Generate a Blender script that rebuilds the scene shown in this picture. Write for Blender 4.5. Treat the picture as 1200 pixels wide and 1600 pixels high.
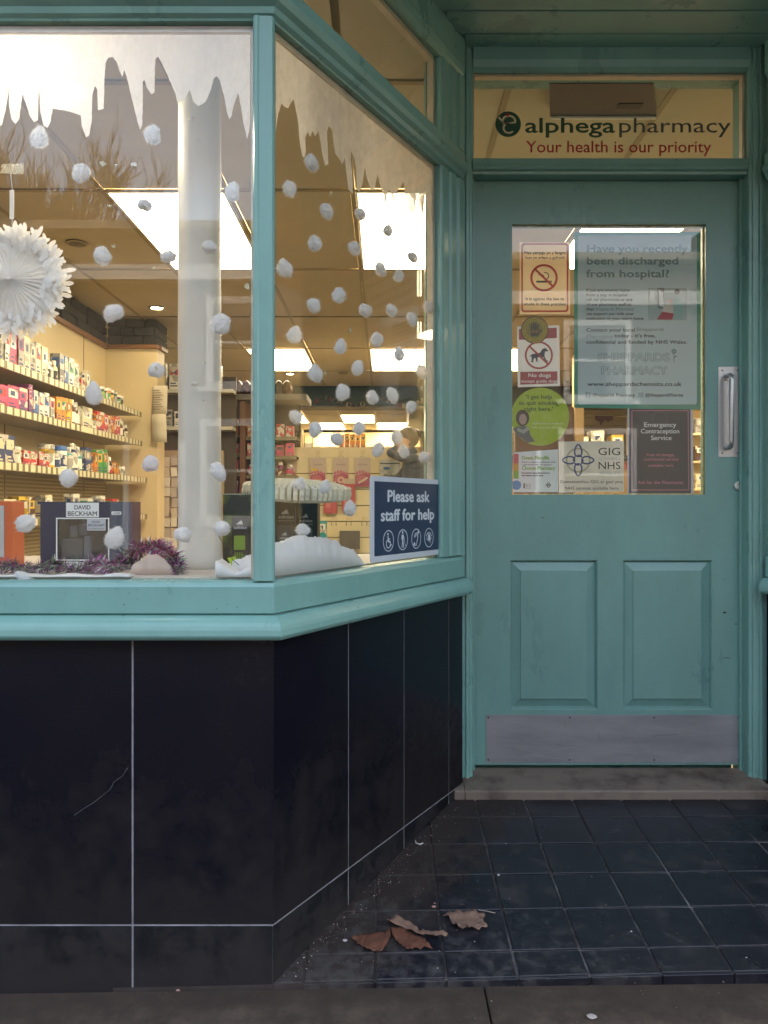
import bpy, bmesh, math, random
from mathutils import Vector, Matrix, noise

random.seed(7)
R = math.radians
for o in list(bpy.data.objects):
    bpy.data.objects.remove(o, do_unlink=True)
SC = bpy.context.scene
COL = SC.collection

# ------------------------------------------------------------------ camera, world, sun, exposure
H, F, CX, HZ = 1.08, 1200.0, 600.0, 788.0
cd = bpy.data.cameras.new('camera')
cam = bpy.data.objects.new('camera', cd); COL.objects.link(cam)
cam.location = (0, 0, H); cam.rotation_euler = (R(90), 0, 0)
cd.sensor_fit = 'VERTICAL'; cd.sensor_height = 24; cd.sensor_width = 18
cd.lens = 24 * F / 1600; cd.shift_y = -12 / 1600
cd.clip_start = .05; cd.clip_end = 3000
SC.camera = cam

SUN_EL, SUN_AZ = 30, 40           # winter sun veiled by cloud, behind the shop
W = bpy.data.worlds.new('World'); SC.world = W; W.use_nodes = True
nt = W.node_tree; nt.nodes.clear()
out = nt.nodes.new('ShaderNodeOutputWorld'); bg = nt.nodes.new('ShaderNodeBackground')
sky = nt.nodes.new('ShaderNodeTexSky'); sky.sky_type = 'NISHITA'; sky.sun_disc = False
sky.sun_elevation = R(SUN_EL); sky.sun_rotation = R(SUN_AZ)
sky.air_density = 1.0; sky.dust_density = 6.0; sky.ozone_density = 0.6
bg.inputs['Strength'].default_value = 0.15
hsv = nt.nodes.new('ShaderNodeHueSaturation'); hsv.inputs['Saturation'].default_value = .60     # thin cloud takes the blue out
wtc = nt.nodes.new('ShaderNodeTexCoord'); wn = nt.nodes.new('ShaderNodeTexNoise'); wn.inputs['Scale'].default_value = 2.2; wn.inputs['Detail'].default_value = 5
nt.links.new(wtc.outputs['Generated'], wn.inputs['Vector'])
wr = nt.nodes.new('ShaderNodeMapRange'); wr.inputs['From Min'].default_value = .3; wr.inputs['From Max'].default_value = .7
wr.inputs['To Min'].default_value = .85; wr.inputs['To Max'].default_value = 1.2
nt.links.new(wn.outputs['Fac'], wr.inputs[0]); nt.links.new(wr.outputs[0], hsv.inputs['Value']); nt.links.new(sky.outputs[0], hsv.inputs['Color'])
nt.links.new(hsv.outputs[0], bg.inputs[0]); nt.links.new(bg.outputs[0], out.inputs[0])
sl = bpy.data.lights.new('sun', 'SUN'); sl.energy = 0.5; sl.angle = R(40); sl.color = (1, .95, .88)
sun = bpy.data.objects.new('sun', sl); COL.objects.link(sun)
sd = Vector((math.sin(R(SUN_AZ)) * math.cos(R(SUN_EL)), math.cos(R(SUN_AZ)) * math.cos(R(SUN_EL)), math.sin(R(SUN_EL))))
sun.rotation_euler = sd.to_track_quat('Z', 'Y').to_euler(); sun.location = (4, -6, 12)
SC.view_settings.view_transform = 'Standard'; SC.view_settings.look = 'None'
SC.view_settings.gamma = 1; SC.view_settings.use_curve_mapping = False
SC.view_settings.exposure = 3.08
SC.render.engine = 'CYCLES'
cy = SC.cycles
cy.use_denoising = True; cy.max_bounces = 10; cy.diffuse_bounces = 4; cy.glossy_bounces = 4
cy.transparent_max_bounces = 40; cy.transmission_bounces = 6
cy.sample_clamp_indirect = 5; cy.caustics_reflective = False; cy.caustics_refractive = False
LAMP = 3.1                        # emission of the ceiling panels

# ------------------------------------------------------------------ helpers
def P(px, py, Y):
    return Vector(((px - CX) / F * Y, Y, H - (py - HZ) / F * Y))
def PX(px, Y): return (px - CX) / F * Y
def PZ(py, Y): return H - (py - HZ) / F * Y

MATS = {}
def mat(name, col, rough=.5, metal=0, var=0, vscale=8, bump=0, bscale=40, spec=.5, col2=None, c2fac=.5,
        emit=0, transl=0, stretch=None, coat=0, rvar=0):
    if name in MATS: return MATS[name]
    m = bpy.data.materials.new(name); m.use_nodes = True
    N, L = m.node_tree.nodes, m.node_tree.links
    b = N['Principled BSDF']; o = N['Material Output']
    c = (*col, 1)
    b.inputs['Base Color'].default_value = c
    b.inputs['Roughness'].default_value = rough; b.inputs['Metallic'].default_value = metal
    b.inputs['Specular IOR Level'].default_value = spec
    b.inputs['Coat Weight'].default_value = coat
    if emit:
        b.inputs['Emission Color'].default_value = c; b.inputs['Emission Strength'].default_value = emit
    tc = None
    if var or bump or col2 or rvar:
        tc = N.new('ShaderNodeTexCoord'); mp = N.new('ShaderNodeMapping')
        L.new(tc.outputs['Object'], mp.inputs[0])
        if stretch: mp.inputs['Scale'].default_value = stretch
    if var or col2 or rvar:
        n = N.new('ShaderNodeTexNoise'); n.inputs['Scale'].default_value = vscale
        n.inputs['Detail'].default_value = 6; n.inputs['Roughness'].default_value = .65
        L.new(mp.outputs[0], n.inputs['Vector'])
        r = N.new('ShaderNodeValToRGB')
        if col2:
            r.color_ramp.elements[0].position = c2fac - .12; r.color_ramp.elements[1].position = c2fac + .12
            r.color_ramp.elements[0].color = c; r.color_ramp.elements[1].color = (*col2, 1)
        else:
            r.color_ramp.elements[0].position = .3; r.color_ramp.elements[1].position = .7
            r.color_ramp.elements[0].color = tuple(x * (1 - var) for x in col) + (1,)
            r.color_ramp.elements[1].color = tuple(min(1, x * (1 + var)) for x in col) + (1,)
        L.new(n.outputs['Fac'], r.inputs[0])
        if var or col2: L.new(r.outputs[0], b.inputs['Base Color'])
        if rvar:
            mr = N.new('ShaderNodeMapRange'); mr.inputs['From Min'].default_value = .3; mr.inputs['From Max'].default_value = .7
            mr.inputs['To Min'].default_value = max(.02, rough - rvar); mr.inputs['To Max'].default_value = min(1, rough + rvar)
            L.new(n.outputs['Fac'], mr.inputs[0]); L.new(mr.outputs[0], b.inputs['Roughness'])
    if bump:
        n2 = N.new('ShaderNodeTexNoise'); n2.inputs['Scale'].default_value = bscale; n2.inputs['Detail'].default_value = 4
        L.new(mp.outputs[0], n2.inputs['Vector'])
        bp = N.new('ShaderNodeBump'); bp.inputs['Strength'].default_value = bump; bp.inputs['Distance'].default_value = .002
        L.new(n2.outputs['Fac'], bp.inputs['Height']); L.new(bp.outputs[0], b.inputs['Normal'])
    if transl:
        t = N.new('ShaderNodeBsdfTranslucent'); t.inputs[0].default_value = c
        mx = N.new('ShaderNodeMixShader'); mx.inputs[0].default_value = transl
        L.new(b.outputs[0], mx.inputs[1]); L.new(t.outputs[0], mx.inputs[2]); L.new(mx.outputs[0], o.inputs[0])
    MATS[name] = m
    return m

def glass_mat(name='window_glass', tint=(.97, .98, .97), f0=.031, rough=0.0, dirt=.005):
    if name in MATS: return MATS[name]
    m = bpy.data.materials.new(name); m.use_nodes = True
    N, L = m.node_tree.nodes, m.node_tree.links; N.clear()
    o = N.new('ShaderNodeOutputMaterial'); tr = N.new('ShaderNodeBsdfTransparent'); gl = N.new('ShaderNodeBsdfGlossy')
    tr.inputs[0].default_value = (*tint, 1); gl.inputs['Roughness'].default_value = rough
    gl.inputs[0].default_value = (1, 1, 1, 1)
    g = N.new('ShaderNodeNewGeometry'); d = N.new('ShaderNodeVectorMath'); d.operation = 'DOT_PRODUCT'
    L.new(g.outputs['Incoming'], d.inputs[0]); L.new(g.outputs['True Normal'], d.inputs[1])
    a = N.new('ShaderNodeMath'); a.operation = 'ABSOLUTE'; L.new(d.outputs['Value'], a.inputs[0])
    s = N.new('ShaderNodeMath'); s.operation = 'SUBTRACT'; s.inputs[0].default_value = 1; L.new(a.outputs[0], s.inputs[1])
    p = N.new('ShaderNodeMath'); p.operation = 'POWER'; p.inputs[1].default_value = 5; L.new(s.outputs[0], p.inputs[0])
    q = N.new('ShaderNodeMath'); q.operation = 'MULTIPLY_ADD'; q.inputs[1].default_value = 1 - f0; q.inputs[2].default_value = f0
    L.new(p.outputs[0], q.inputs[0])
    mx = N.new('ShaderNodeMixShader'); L.new(q.outputs[0], mx.inputs[0]); L.new(tr.outputs[0], mx.inputs[1]); L.new(gl.outputs[0], mx.inputs[2])
    last = mx
    if dirt:      # faint film of dust and wiped smears on the pane
        tc = N.new('ShaderNodeTexCoord'); n = N.new('ShaderNodeTexNoise'); n.inputs['Scale'].default_value = 6; n.inputs['Detail'].default_value = 8
        L.new(tc.outputs['Object'], n.inputs['Vector'])
        mr = N.new('ShaderNodeMapRange'); mr.inputs['From Min'].default_value = .4; mr.inputs['From Max'].default_value = .8
        mr.inputs['To Min'].default_value = dirt * .3; mr.inputs['To Max'].default_value = dirt * 2
        L.new(n.outputs['Fac'], mr.inputs[0])
        df = N.new('ShaderNodeBsdfDiffuse'); df.inputs[0].default_value = (.7, .7, .68, 1)
        m2 = N.new('ShaderNodeMixShader'); L.new(mr.outputs[0], m2.inputs[0]); L.new(mx.outputs[0], m2.inputs[1]); L.new(df.outputs[0], m2.inputs[2])
        last = m2
    L.new(last.outputs[0], o.inputs[0])
    MATS[name] = m
    return m

def film_mat(name, col, alpha_lo, alpha_hi, scale=30, transl=.5, stretch=(1, 1, 1)):
    """thin spray / film: noise-broken cover, diffuse and translucent"""
    if name in MATS: return MATS[name]
    m = bpy.data.materials.new(name); m.use_nodes = True
    N, L = m.node_tree.nodes, m.node_tree.links; N.clear()
    o = N.new('ShaderNodeOutputMaterial'); tr = N.new('ShaderNodeBsdfTransparent')
    df = N.new('ShaderNodeBsdfDiffuse'); df.inputs[0].default_value = (*col, 1)
    tl = N.new('ShaderNodeBsdfTranslucent'); tl.inputs[0].default_value = (*col, 1)
    mx = N.new('ShaderNodeMixShader'); mx.inputs[0].default_value = transl
    L.new(df.outputs[0], mx.inputs[1]); L.new(tl.outputs[0], mx.inputs[2])
    tc = N.new('ShaderNodeTexCoord'); mp = N.new('ShaderNodeMapping'); mp.inputs['Scale'].default_value = stretch
    L.new(tc.outputs['Object'], mp.inputs[0])
    n = N.new('ShaderNodeTexNoise'); n.inputs['Scale'].default_value = scale; n.inputs['Detail'].default_value = 8
    n.inputs['Roughness'].default_value = .7
    L.new(mp.outputs[0], n.inputs['Vector'])
    mr = N.new('ShaderNodeMapRange'); mr.inputs['From Min'].default_value = .35; mr.inputs['From Max'].default_value = .62
    mr.inputs['To Min'].default_value = alpha_lo; mr.inputs['To Max'].default_value = alpha_hi
    L.new(n.outputs['Fac'], mr.inputs[0])
    m2 = N.new('ShaderNodeMixShader'); L.new(mr.outputs[0], m2.inputs[0]); L.new(tr.outputs[0], m2.inputs[1]); L.new(mx.outputs[0], m2.inputs[2])
    L.new(m2.outputs[0], o.inputs[0])
    MATS[name] = m
    return m

class MB:
    """collects shapes; build() links them as ONE mesh object"""
    def __init__(s): s.v = []; s.f = []; s.mi = []; s.cur = 0
    def add(s, vs, fs, mi=None):
        b = len(s.v); s.v += [tuple(v) for v in vs]
        s.f += [tuple(b + i for i in f) for f in fs]; s.mi += [s.cur if mi is None else mi] * len(fs)
        return s
    def box(s, x0, x1, y0, y1, z0, z1, mi=None):
        return s.add([(x0, y0, z0), (x1, y0, z0), (x1, y1, z0), (x0, y1, z0), (x0, y0, z1), (x1, y0, z1), (x1, y1, z1), (x0, y1, z1)],
                     [(0, 3, 2, 1), (4, 5, 6, 7), (0, 1, 5, 4), (1, 2, 6, 5), (2, 3, 7, 6), (3, 0, 4, 7)], mi)
    def prism(s, poly, a0, a1, axis='x', mi=None):
        """poly of 2-tuples extruded along axis; for x: (y,z), y: (x,z), z: (x,y)"""
        n = len(poly)
        def pt(p, a):
            return (a, p[0], p[1]) if axis == 'x' else (p[0], a, p[1]) if axis == 'y' else (p[0], p[1], a)
        vs = [pt(p, a0) for p in poly] + [pt(p, a1) for p in poly]
        fs = [tuple(range(n))[::-1], tuple(range(n, 2 * n))] + [(i, (i + 1) % n, n + (i + 1) % n, n + i) for i in range(n)]
        return s.add(vs, fs, mi)
    def lathe(s, prof, seg=16, c=(0, 0, 0), axis='z', mi=None):
        vs = []; fs = []
        for r, z in prof:
            for k in range(seg):
                a = 2 * math.pi * k / seg; x, y = r * math.cos(a), r * math.sin(a)
                p = (x, y, z) if axis == 'z' else (x, z, y) if axis == 'y' else (z, x, y)
                vs.append((c[0] + p[0], c[1] + p[1], c[2] + p[2]))
        n = len(prof)
        for i in range(n - 1):
            for k in range(seg):
                k2 = (k + 1) % seg
                fs.append((i * seg + k, i * seg + k2, (i + 1) * seg + k2, (i + 1) * seg + k))
        fs.append(tuple(range(seg))[::-1]); fs.append(tuple((n - 1) * seg + k for k in range(seg)))
        return s.add(vs, fs, mi)
    def tube(s, pts, r, seg=6, mi=None, r2=None):
        pts = [Vector(p) for p in pts]; n = len(pts); vs = []; fs = []
        for i, p in enumerate(pts):
            d = (pts[min(i + 1, n - 1)] - pts[max(i - 1, 0)])
            d = d.normalized() if d.length else Vector((0, 0, 1))
            a = d.cross(Vector((0, 0, 1)) if abs(d.z) < .9 else Vector((1, 0, 0))).normalized(); b = d.cross(a)
            rr = r if r2 is None else r + (r2 - r) * i / (n - 1)
            for k in range(seg):
                t = 2 * math.pi * k / seg; vs.append(p + a * (rr * math.cos(t)) + b * (rr * math.sin(t)))
        for i in range(n - 1):
            for k in range(seg):
                k2 = (k + 1) % seg; fs.append((i * seg + k, i * seg + k2, (i + 1) * seg + k2, (i + 1) * seg + k))
        fs.append(tuple(range(seg))[::-1]); fs.append(tuple((n - 1) * seg + k for k in range(seg)))
        return s.add(vs, fs, mi)
    def mesh(s, name, mats, smooth=False):
        me = bpy.data.meshes.new(name); me.from_pydata(s.v, [], s.f)
        for m in (mats if isinstance(mats, (list, tuple)) else [mats]): me.materials.append(m)
        for p, i in zip(me.polygons, s.mi): p.material_index = i; p.use_smooth = smooth
        bm = bmesh.new(); bm.from_mesh(me); bmesh.ops.recalc_face_normals(bm, faces=bm.faces); bm.to_mesh(me); bm.free()
        me.update(); return me
    def build(s, name, mats, parent=None, smooth=False, bevel=0, seg=2, kind=None, label=None, cat=None, group=None, loc=None, rz=0):
        o = bpy.data.objects.new(name, s.mesh(name, mats, smooth)); COL.objects.link(o); o.parent = parent
        if bevel:
            b = o.modifiers.new('bevel', 'BEVEL'); b.width = bevel; b.segments = seg; b.limit_method = 'ANGLE'; b.angle_limit = R(35)
            b.harden_normals = False
        if smooth:
            pass
        if loc: o.location = loc
        if rz: o.rotation_euler.z = rz
        tag(o, label, cat, group, kind)
        return o

def ball(mb, c, r, n=3, mi=0, nz=0, fn=None):
    b = bmesh.new(); bmesh.ops.create_icosphere(b, subdivisions=n, radius=1)
    vs = []
    for v in b.verts:
        p = Vector(v.co); p = Vector((p.x * r[0], p.y * r[1], p.z * r[2]))
        if fn: p = fn(p)
        vs.append((c[0] + p.x, c[1] + p.y, c[2] + p.z))
    fs = [tuple(v.index for v in f.verts) for f in b.faces]; b.free(); mb.add(vs, fs, mi); return mb
def tag(o, label=None, cat=None, group=None, kind=None):
    if label: o['label'] = label
    if cat: o['category'] = cat
    if group: o['group'] = group
    if kind: o['kind'] = kind
    return o
def thing(name, label, cat, loc=(0, 0, 0), rz=0, group=None):
    o = bpy.data.objects.new(name, None); COL.objects.link(o); o.location = loc; o.rotation_euler = (0, 0, rz)
    o.empty_display_size = .05
    return tag(o, label, cat, group)
def child_copy(src, parent, loc=None, name=None):
    c = src.copy(); COL.objects.link(c); c.parent = parent
    if loc is not None: c.location = loc
    return c

TEXTS = []
def txt(parent, body, x, z, h, m, y=0, w=None, align='CENTER', bold=0, name='lettering', ext=.0002, space=1.0, line=1.0, rot=0):
    """flat lettering standing in the xz plane facing -y; h = cap height, w = wanted width of the text"""
    c = bpy.data.curves.new(name, 'FONT'); c.body = body; c.size = h / .73; c.align_x = align
    c.extrude = ext; c.space_character = space; c.space_line = line; c.resolution_u = 3
    c.materials.append(m)
    o = bpy.data.objects.new(name, c); COL.objects.link(o); o.parent = parent
    o.location = (x, y, z); o.rotation_euler = (R(90), rot, 0); o['bold'] = bold
    if w: TEXTS.append((o, w))
    return o

def plate(parent, name, pts, m, y=0, th=.0004, label=None):
    """thin flat shape from a list of (x,z) points"""
    return MB().prism(pts, y, y + th, 'y').build(name, m, parent, label=label)
def circ(cx, cz, r, n=32, a0=0, a1=360, rz=None):
    rz = rz or r
    return [(cx + r * math.cos(R(a0 + (a1 - a0) * i / n)), cz + rz * math.sin(R(a0 + (a1 - a0) * i / n))) for i in range(n if abs(a1 - a0) == 360 else n + 1)]
def ring_faces(mb, cx, cz, ro, ri, y, th, n=40, a0=0, a1=360, ex=1):
    """annulus (or arc) as a thin solid"""
    k = n + 1; vs = []; fs = []
    for i in range(k):
        a = R(a0 + (a1 - a0) * i / n); c, s_ = math.cos(a), math.sin(a)
        vs += [(cx + ro * c * ex, y, cz + ro * s_), (cx + ri * c * ex, y, cz + ri * s_), (cx + ro * c * ex, y + th, cz + ro * s_), (cx + ri * c * ex, y + th, cz + ri * s_)]
    for i in range(n):
        b = 4 * i; d = b + 4
        fs += [(b, d, d + 1, b + 1), (b + 2, b + 3, d + 3, d + 2), (b, b + 2, d + 2, d), (b + 1, d + 1, d + 3, b + 3)]
    mb.add(vs, fs); return mb
def bar(mb, x0, z0, x1, z1, w, y, th):
    d = Vector((x1 - x0, z1 - z0)).normalized() * (w / 2); n = Vector((-d.y, d.x))
    mb.prism([(x0 + n.x, z0 + n.y), (x1 + n.x, z1 + n.y), (x1 - n.x, z1 - n.y), (x0 - n.x, z0 - n.y)], y, y + th, 'y'); return mb
def rrect(x0, x1, z0, z1, r, n=5):
    p = []
    for cx, cz, a in ((x1 - r, z1 - r, 0), (x0 + r, z1 - r, 90), (x0 + r, z0 + r, 180), (x1 - r, z0 + r, 270)):
        p += [(cx + r * math.cos(R(a + 90 * i / n)), cz + r * math.sin(R(a + 90 * i / n))) for i in range(n + 1)]
    return p

# plane frames: x along the wall seen from the street, y inward, z up
class Fr:
    def __init__(s, ox, oy, ux, uy):
        l = math.hypot(ux, uy); s.o = (ox, oy); s.u = (ux / l, uy / l); s.rz = math.atan2(uy, ux); s.inn = (-s.u[1], s.u[0])
    def pix(s, px, py, off=0):
        """pixel of the photograph -> (u, z) on the plane `off` metres inward"""
        k = (px - CX) / F; ox = s.o[0] + s.inn[0] * off; oy = s.o[1] + s.inn[1] * off
        t = (k * oy - ox) / (s.u[0] - k * s.u[1]); Y = oy + s.u[1] * t
        return t, PZ(py, Y)
    def w(s, u, y, z): return Vector((s.o[0] + s.u[0] * u + s.inn[0] * y, s.o[1] + s.u[1] * u + s.inn[1] * y, z))
YF = 1.70
FRONT = Fr(0, YF, 1, 0)
CORN = (-.245, YF)
SIDE = Fr(*CORN, 705, 1200)
SL = 1.0                                  # length of the splayed side
END = SIDE.w(SL, 0, 0)                     # (.2615, 2.562)
YD = 2.66                                  # door leaf face
YJ = 2.60                                  # door frame face
XR = 1.276                                 # right jamb outer edge
RIGHT = Fr(XR, END.y, 705, -1200)
RC = RIGHT.w(SL, 0, 0)

# ------------------------------------------------------------------ materials
def paint(name, base, rough=.32):
    m = mat(name, base, rough, var=.10, vscale=5, bump=.45, bscale=45, spec=.5, rvar=.10, stretch=(1, 1, .45))
    return m
TEAL = (.172, .345, .318)
M_teal = paint('teal_paint', TEAL)
M_door = paint('door_paint', (.150, .305, .282), .33)
M_bead = mat('cream_bead', (.62, .53, .40), .5, var=.12, vscale=14)
M_glass = glass_mat()
M_steel = mat('brushed_steel', (.45, .46, .48), .38, metal=.85, var=.08, vscale=30, stretch=(1, 1, 12), rvar=.1)
M_kick = mat('kick_plate_steel', (.225, .238, .262), .42, metal=.35, col2=(.29, .30, .32), c2fac=.5, vscale=7, rvar=.16, bump=.25, stretch=(.5, 1, 2.5))
M_screw = mat('dark_screw', (.06, .06, .07), .4, metal=.6)
M_slab = mat('black_slab', (.0060, .0060, .0118), .22, col2=(.0085, .0075, .011), c2fac=.54, vscale=2.6, bump=.05, bscale=18, spec=.24, rvar=.10)  # second tone paints soft brownish reflections into the slab colour
M_slab2 = mat('black_slab_dusty', (.0085, .009, .012), .55, spec=.25, col2=(.024, .023, .026), c2fac=.54, vscale=9, bump=.3, bscale=50, rvar=.1)
M_grout = mat('pale_grout', (.26, .26, .29), .8, var=.3, vscale=12)
M_ftile = mat('entrance_tile', (.0115, .0118, .0175), .38, spec=.40, col2=(.045, .041, .043), c2fac=.63, vscale=11, bump=.5, bscale=45, rvar=.15)
M_fgrout = mat('floor_grout', (.030, .027, .026), .85, col2=(.20, .19, .19), c2fac=.57, vscale=5)
M_stone = mat('doorstep_stone', (.185, .150, .120), .7, col2=(.075, .052, .042), c2fac=.60, vscale=9, bump=.5, bscale=50)
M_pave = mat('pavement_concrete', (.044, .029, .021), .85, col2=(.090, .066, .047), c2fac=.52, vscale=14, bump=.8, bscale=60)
M_white = mat('white_paper', (.78, .78, .76), .6)
M_cream = mat('cream_laminate', (.66, .54, .32), .5, var=.05, vscale=2)
M_black = mat('black_plastic', (.012, .012, .013), .4)

def add_dirt(m, col, vec, d0, d1, scale=14, amount=.8, contrast=.10, mid=.5):
    """grime with its own outline: noise cut by the distance dot(vec, p): full at d0, none at d1"""
    N, L = m.node_tree.nodes, m.node_tree.links; b = N['Principled BSDF']
    tc = N.new('ShaderNodeTexCoord'); d = N.new('ShaderNodeVectorMath'); d.operation = 'DOT_PRODUCT'; d.inputs[1].default_value = vec
    L.new(tc.outputs['Object'], d.inputs[0])
    mr = N.new('ShaderNodeMapRange'); mr.inputs['From Min'].default_value = d0; mr.inputs['From Max'].default_value = d1
    mr.inputs['To Min'].default_value = .30; mr.inputs['To Max'].default_value = -.30; L.new(d.outputs['Value'], mr.inputs[0])
    n = N.new('ShaderNodeTexNoise'); n.inputs['Scale'].default_value = scale; n.inputs['Detail'].default_value = 9; n.inputs['Roughness'].default_value = .72
    L.new(tc.outputs['Object'], n.inputs['Vector'])
    ad = N.new('ShaderNodeMath'); ad.operation = 'ADD'; L.new(mr.outputs[0], ad.inputs[0]); L.new(n.outputs['Fac'], ad.inputs[1])
    m2 = N.new('ShaderNodeMapRange'); m2.inputs['From Min'].default_value = mid - contrast; m2.inputs['From Max'].default_value = mid + contrast
    m2.inputs['To Max'].default_value = amount; L.new(ad.outputs[0], m2.inputs[0])
    mx = N.new('ShaderNodeMixRGB'); mx.inputs[2].default_value = (*col, 1)
    src = b.inputs['Base Color'].links
    if src: L.new(src[0].from_socket, mx.inputs[1])
    else: mx.inputs[1].default_value = b.inputs['Base Color'].default_value
    L.new(m2.outputs[0], mx.inputs[0]); L.new(mx.outputs[0], b.inputs['Base Color'])
    ro = b.inputs['Roughness'].links; rm = N.new('ShaderNodeMix'); rm.data_type = 'FLOAT'
    if ro: L.new(ro[0].from_socket, rm.inputs[2])
    else: rm.inputs[2].default_value = b.inputs['Roughness'].default_value
    rm.inputs[3].default_value = .85; L.new(m2.outputs[0], rm.inputs[0]); L.new(rm.outputs[0], b.inputs['Roughness'])
so = (SIDE.u[1], -SIDE.u[0], 0); s0 = so[0] * CORN[0] + so[1] * CORN[1]      # distance from the splayed wall
for m_ in (M_ftile, M_fgrout): add_dirt(m_, (.034, .024, .019), so, s0 - .02, s0 + .36, 13, .8)
add_dirt(M_ftile, (.075, .072, .070), (.8, 1, 0), 1.2, 4.2, 30, .45, .06, .70)        # chalky scuffs
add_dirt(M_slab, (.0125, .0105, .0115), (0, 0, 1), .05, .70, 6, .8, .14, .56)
add_dirt(M_slab2, (.022, .019, .019), (0, 0, 1), -.02, .20, 18, .8, .12, .5)
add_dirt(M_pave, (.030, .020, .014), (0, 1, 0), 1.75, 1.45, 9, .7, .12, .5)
add_dirt(M_door, (.060, .105, .098), (0, 0, 1), -.1, .5, 6, .35, .14, .62)

# ------------------------------------------------------------------ ground outside
def floor_z(X, Y):
    z0 = .020 + .027 * (X + .245) / 1.095
    z0 = max(.012, min(.055, z0)); t = max(0, min(1.1, (Y - YF) / .82))
    return z0 + (.118 - z0) * t
g = MB().box(-60, 60, -90, 120, -.35, -.13); g.build('ground', mat('soil', (.06, .055, .045), .95), kind='structure')
pv = MB().box(-30, 30, -1.4, YF - .004, -.12, -.03)
pave = pv.build('pavement', M_fgrout, kind='structure')
xs = [-8 + .745 + i * 1.3 for i in range(14)]
shift = PX(765, 1.62) - .0
rows = [(-1.38, -.70), (-.697, -.02), (-.017, .66), (.663, 1.02), (1.023, YF - .003)]
slab_n = 0
for ri, (y0, y1) in enumerate(rows):
    off = 0 if ri == 4 else .45 * (ri % 2)
    for k in range(-6, 7):
        x0 = shift + k * 1.35 + off; x1 = x0 + 1.3465
        # the kerb side falls gently, the wall side follows the step
        b = MB(); nx = 4
        zr = random.uniform(-.0015, .0015)
        def zt(x, y): return max(-.012, min(.03, (floor_z(x, YF) - .016))) * max(0, (y + 1.4) / 3.1) + zr
        vs = [(x0, y0, -.03), (x1, y0, -.03), (x1, y1, -.03), (x0, y1, -.03), (x0, y0, zt(x0, y0)), (x1, y0, zt(x1, y0)), (x1, y1, zt(x1, y1)), (x0, y1, zt(x0, y1))]
        b.add(vs, [(0, 3, 2, 1), (4, 5, 6, 7), (0, 1, 5, 4), (1, 2, 6, 5), (2, 3, 7, 6), (3, 0, 4, 7)])
        b.build('paving_slab', M_pave, pave, bevel=.003, seg=1)
MB().box(-30, 30, -1.62, -1.405, -.12, .0).build('kerb', mat('kerb_stone', (.12, .115, .105), .85, var=.2, bump=.4), kind='structure', bevel=.01)
MB().box(-60, 60, -8.2, -1.625, -.128, -.11).build('road', mat('asphalt', (.045, .045, .048), .8, var=.25, vscale=20, bump=.8, bscale=120), kind='structure')
MB().box(-60, 60, -10.4, -8.205, -.128, .0).build('pavement_opposite', mat('far_paving', (.16, .155, .145), .85, var=.15), kind='structure')

# entrance floor: recessed grout bed with separate tiles
ef = MB()
nx, ny = 16, 8
gx0, gx1 = -.6, 2.2
gv = []; gf = []
for j in range(ny + 1):
    for i in range(nx + 1):
        x = gx0 + (gx1 - gx0) * i / nx; y = YF + .001 + (2.60 - YF) * j / ny
        gv.append((x, y, floor_z(x, y) - .0035))
for j in range(ny):
    for i in range(nx):
        a = j * (nx + 1) + i; gf.append((a, a + 1, a + nx + 2, a + nx + 1))
nb = len(gv)
gv += [(gx0, YF + .001, -.05), (gx1, YF + .001, -.05), (gx1, 2.60, -.05), (gx0, 2.60, -.05)]
gf += [tuple([nb, nb + 1] + [nx - i for i in range(nx + 1)]), (nb, nb + 3, nb + 2, nb + 1)]
ef.add(gv, gf)
efloor = ef.build('entrance_floor', M_fgrout, kind='structure')
px_, py_ = .1588, .152
rng = random.Random(3)
for j in range(6):
    y0 = YF + .003 if j == 0 else 1.785 + (j - 1) * py_ + .0028
    y1 = 1.785 + j * py_ - .0028
    for i in range(-4, 9):
        x0 = .297 + i * px_ + .0028; x1 = x0 + px_ - .0056
        xm, ym = (x0 + x1) / 2, (y0 + y1) / 2
        lim_l = CORN[0] + (min(y1, 2.56) - YF) * 705 / 1200; lim_r = RC.x - (min(y1, 2.56) - YF) * 705 / 1200
        if x1 < lim_l - .25 - .0 and x1 < lim_l - .02 or x0 > lim_r + .02: continue
        c = []
        dz = rng.uniform(-.0007, .0007)
        for (x, y) in ((x0, y0), (x1, y0), (x1, y1), (x0, y1)):
            jx, jy = rng.uniform(-.0009, .0009), rng.uniform(-.0009, .0009)
            c.append((x + jx, y + jy, floor_z(x, y) + dz + rng.uniform(-.0004, .0004)))
        lo = [(x, y, z - .007) for x, y, z in c]
        MB().add(lo + c, [(0, 3, 2, 1), (4, 5, 6, 7), (0, 1, 5, 4), (1, 2, 6, 5), (2, 3, 7, 6), (3, 0, 4, 7)]).build('tile', M_ftile, efloor, bevel=.0015, seg=1)
# nosing along the street edge
for i in range(-3, 9):
    x0 = .297 + i * px_ + .002; x1 = x0 + px_ - .004
    if x1 < CORN[0] + .01: continue
    x0 = max(x0, CORN[0] + .004)
    c = [(x0, YF - .006), (x1, YF - .006), (x1, YF - .0005), (x0, YF - .0005)]
    vs = [(x, y, -.03) for x, y in c] + [(x, y, floor_z(x, YF) - .001) for x, y in c]
    MB().add(vs, [(0, 3, 2, 1), (4, 5, 6, 7), (0, 1, 5, 4), (1, 2, 6, 5), (2, 3, 7, 6), (3, 0, 4, 7)]).build('edge_tile', M_ftile, efloor, bevel=.001, seg=1)

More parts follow.
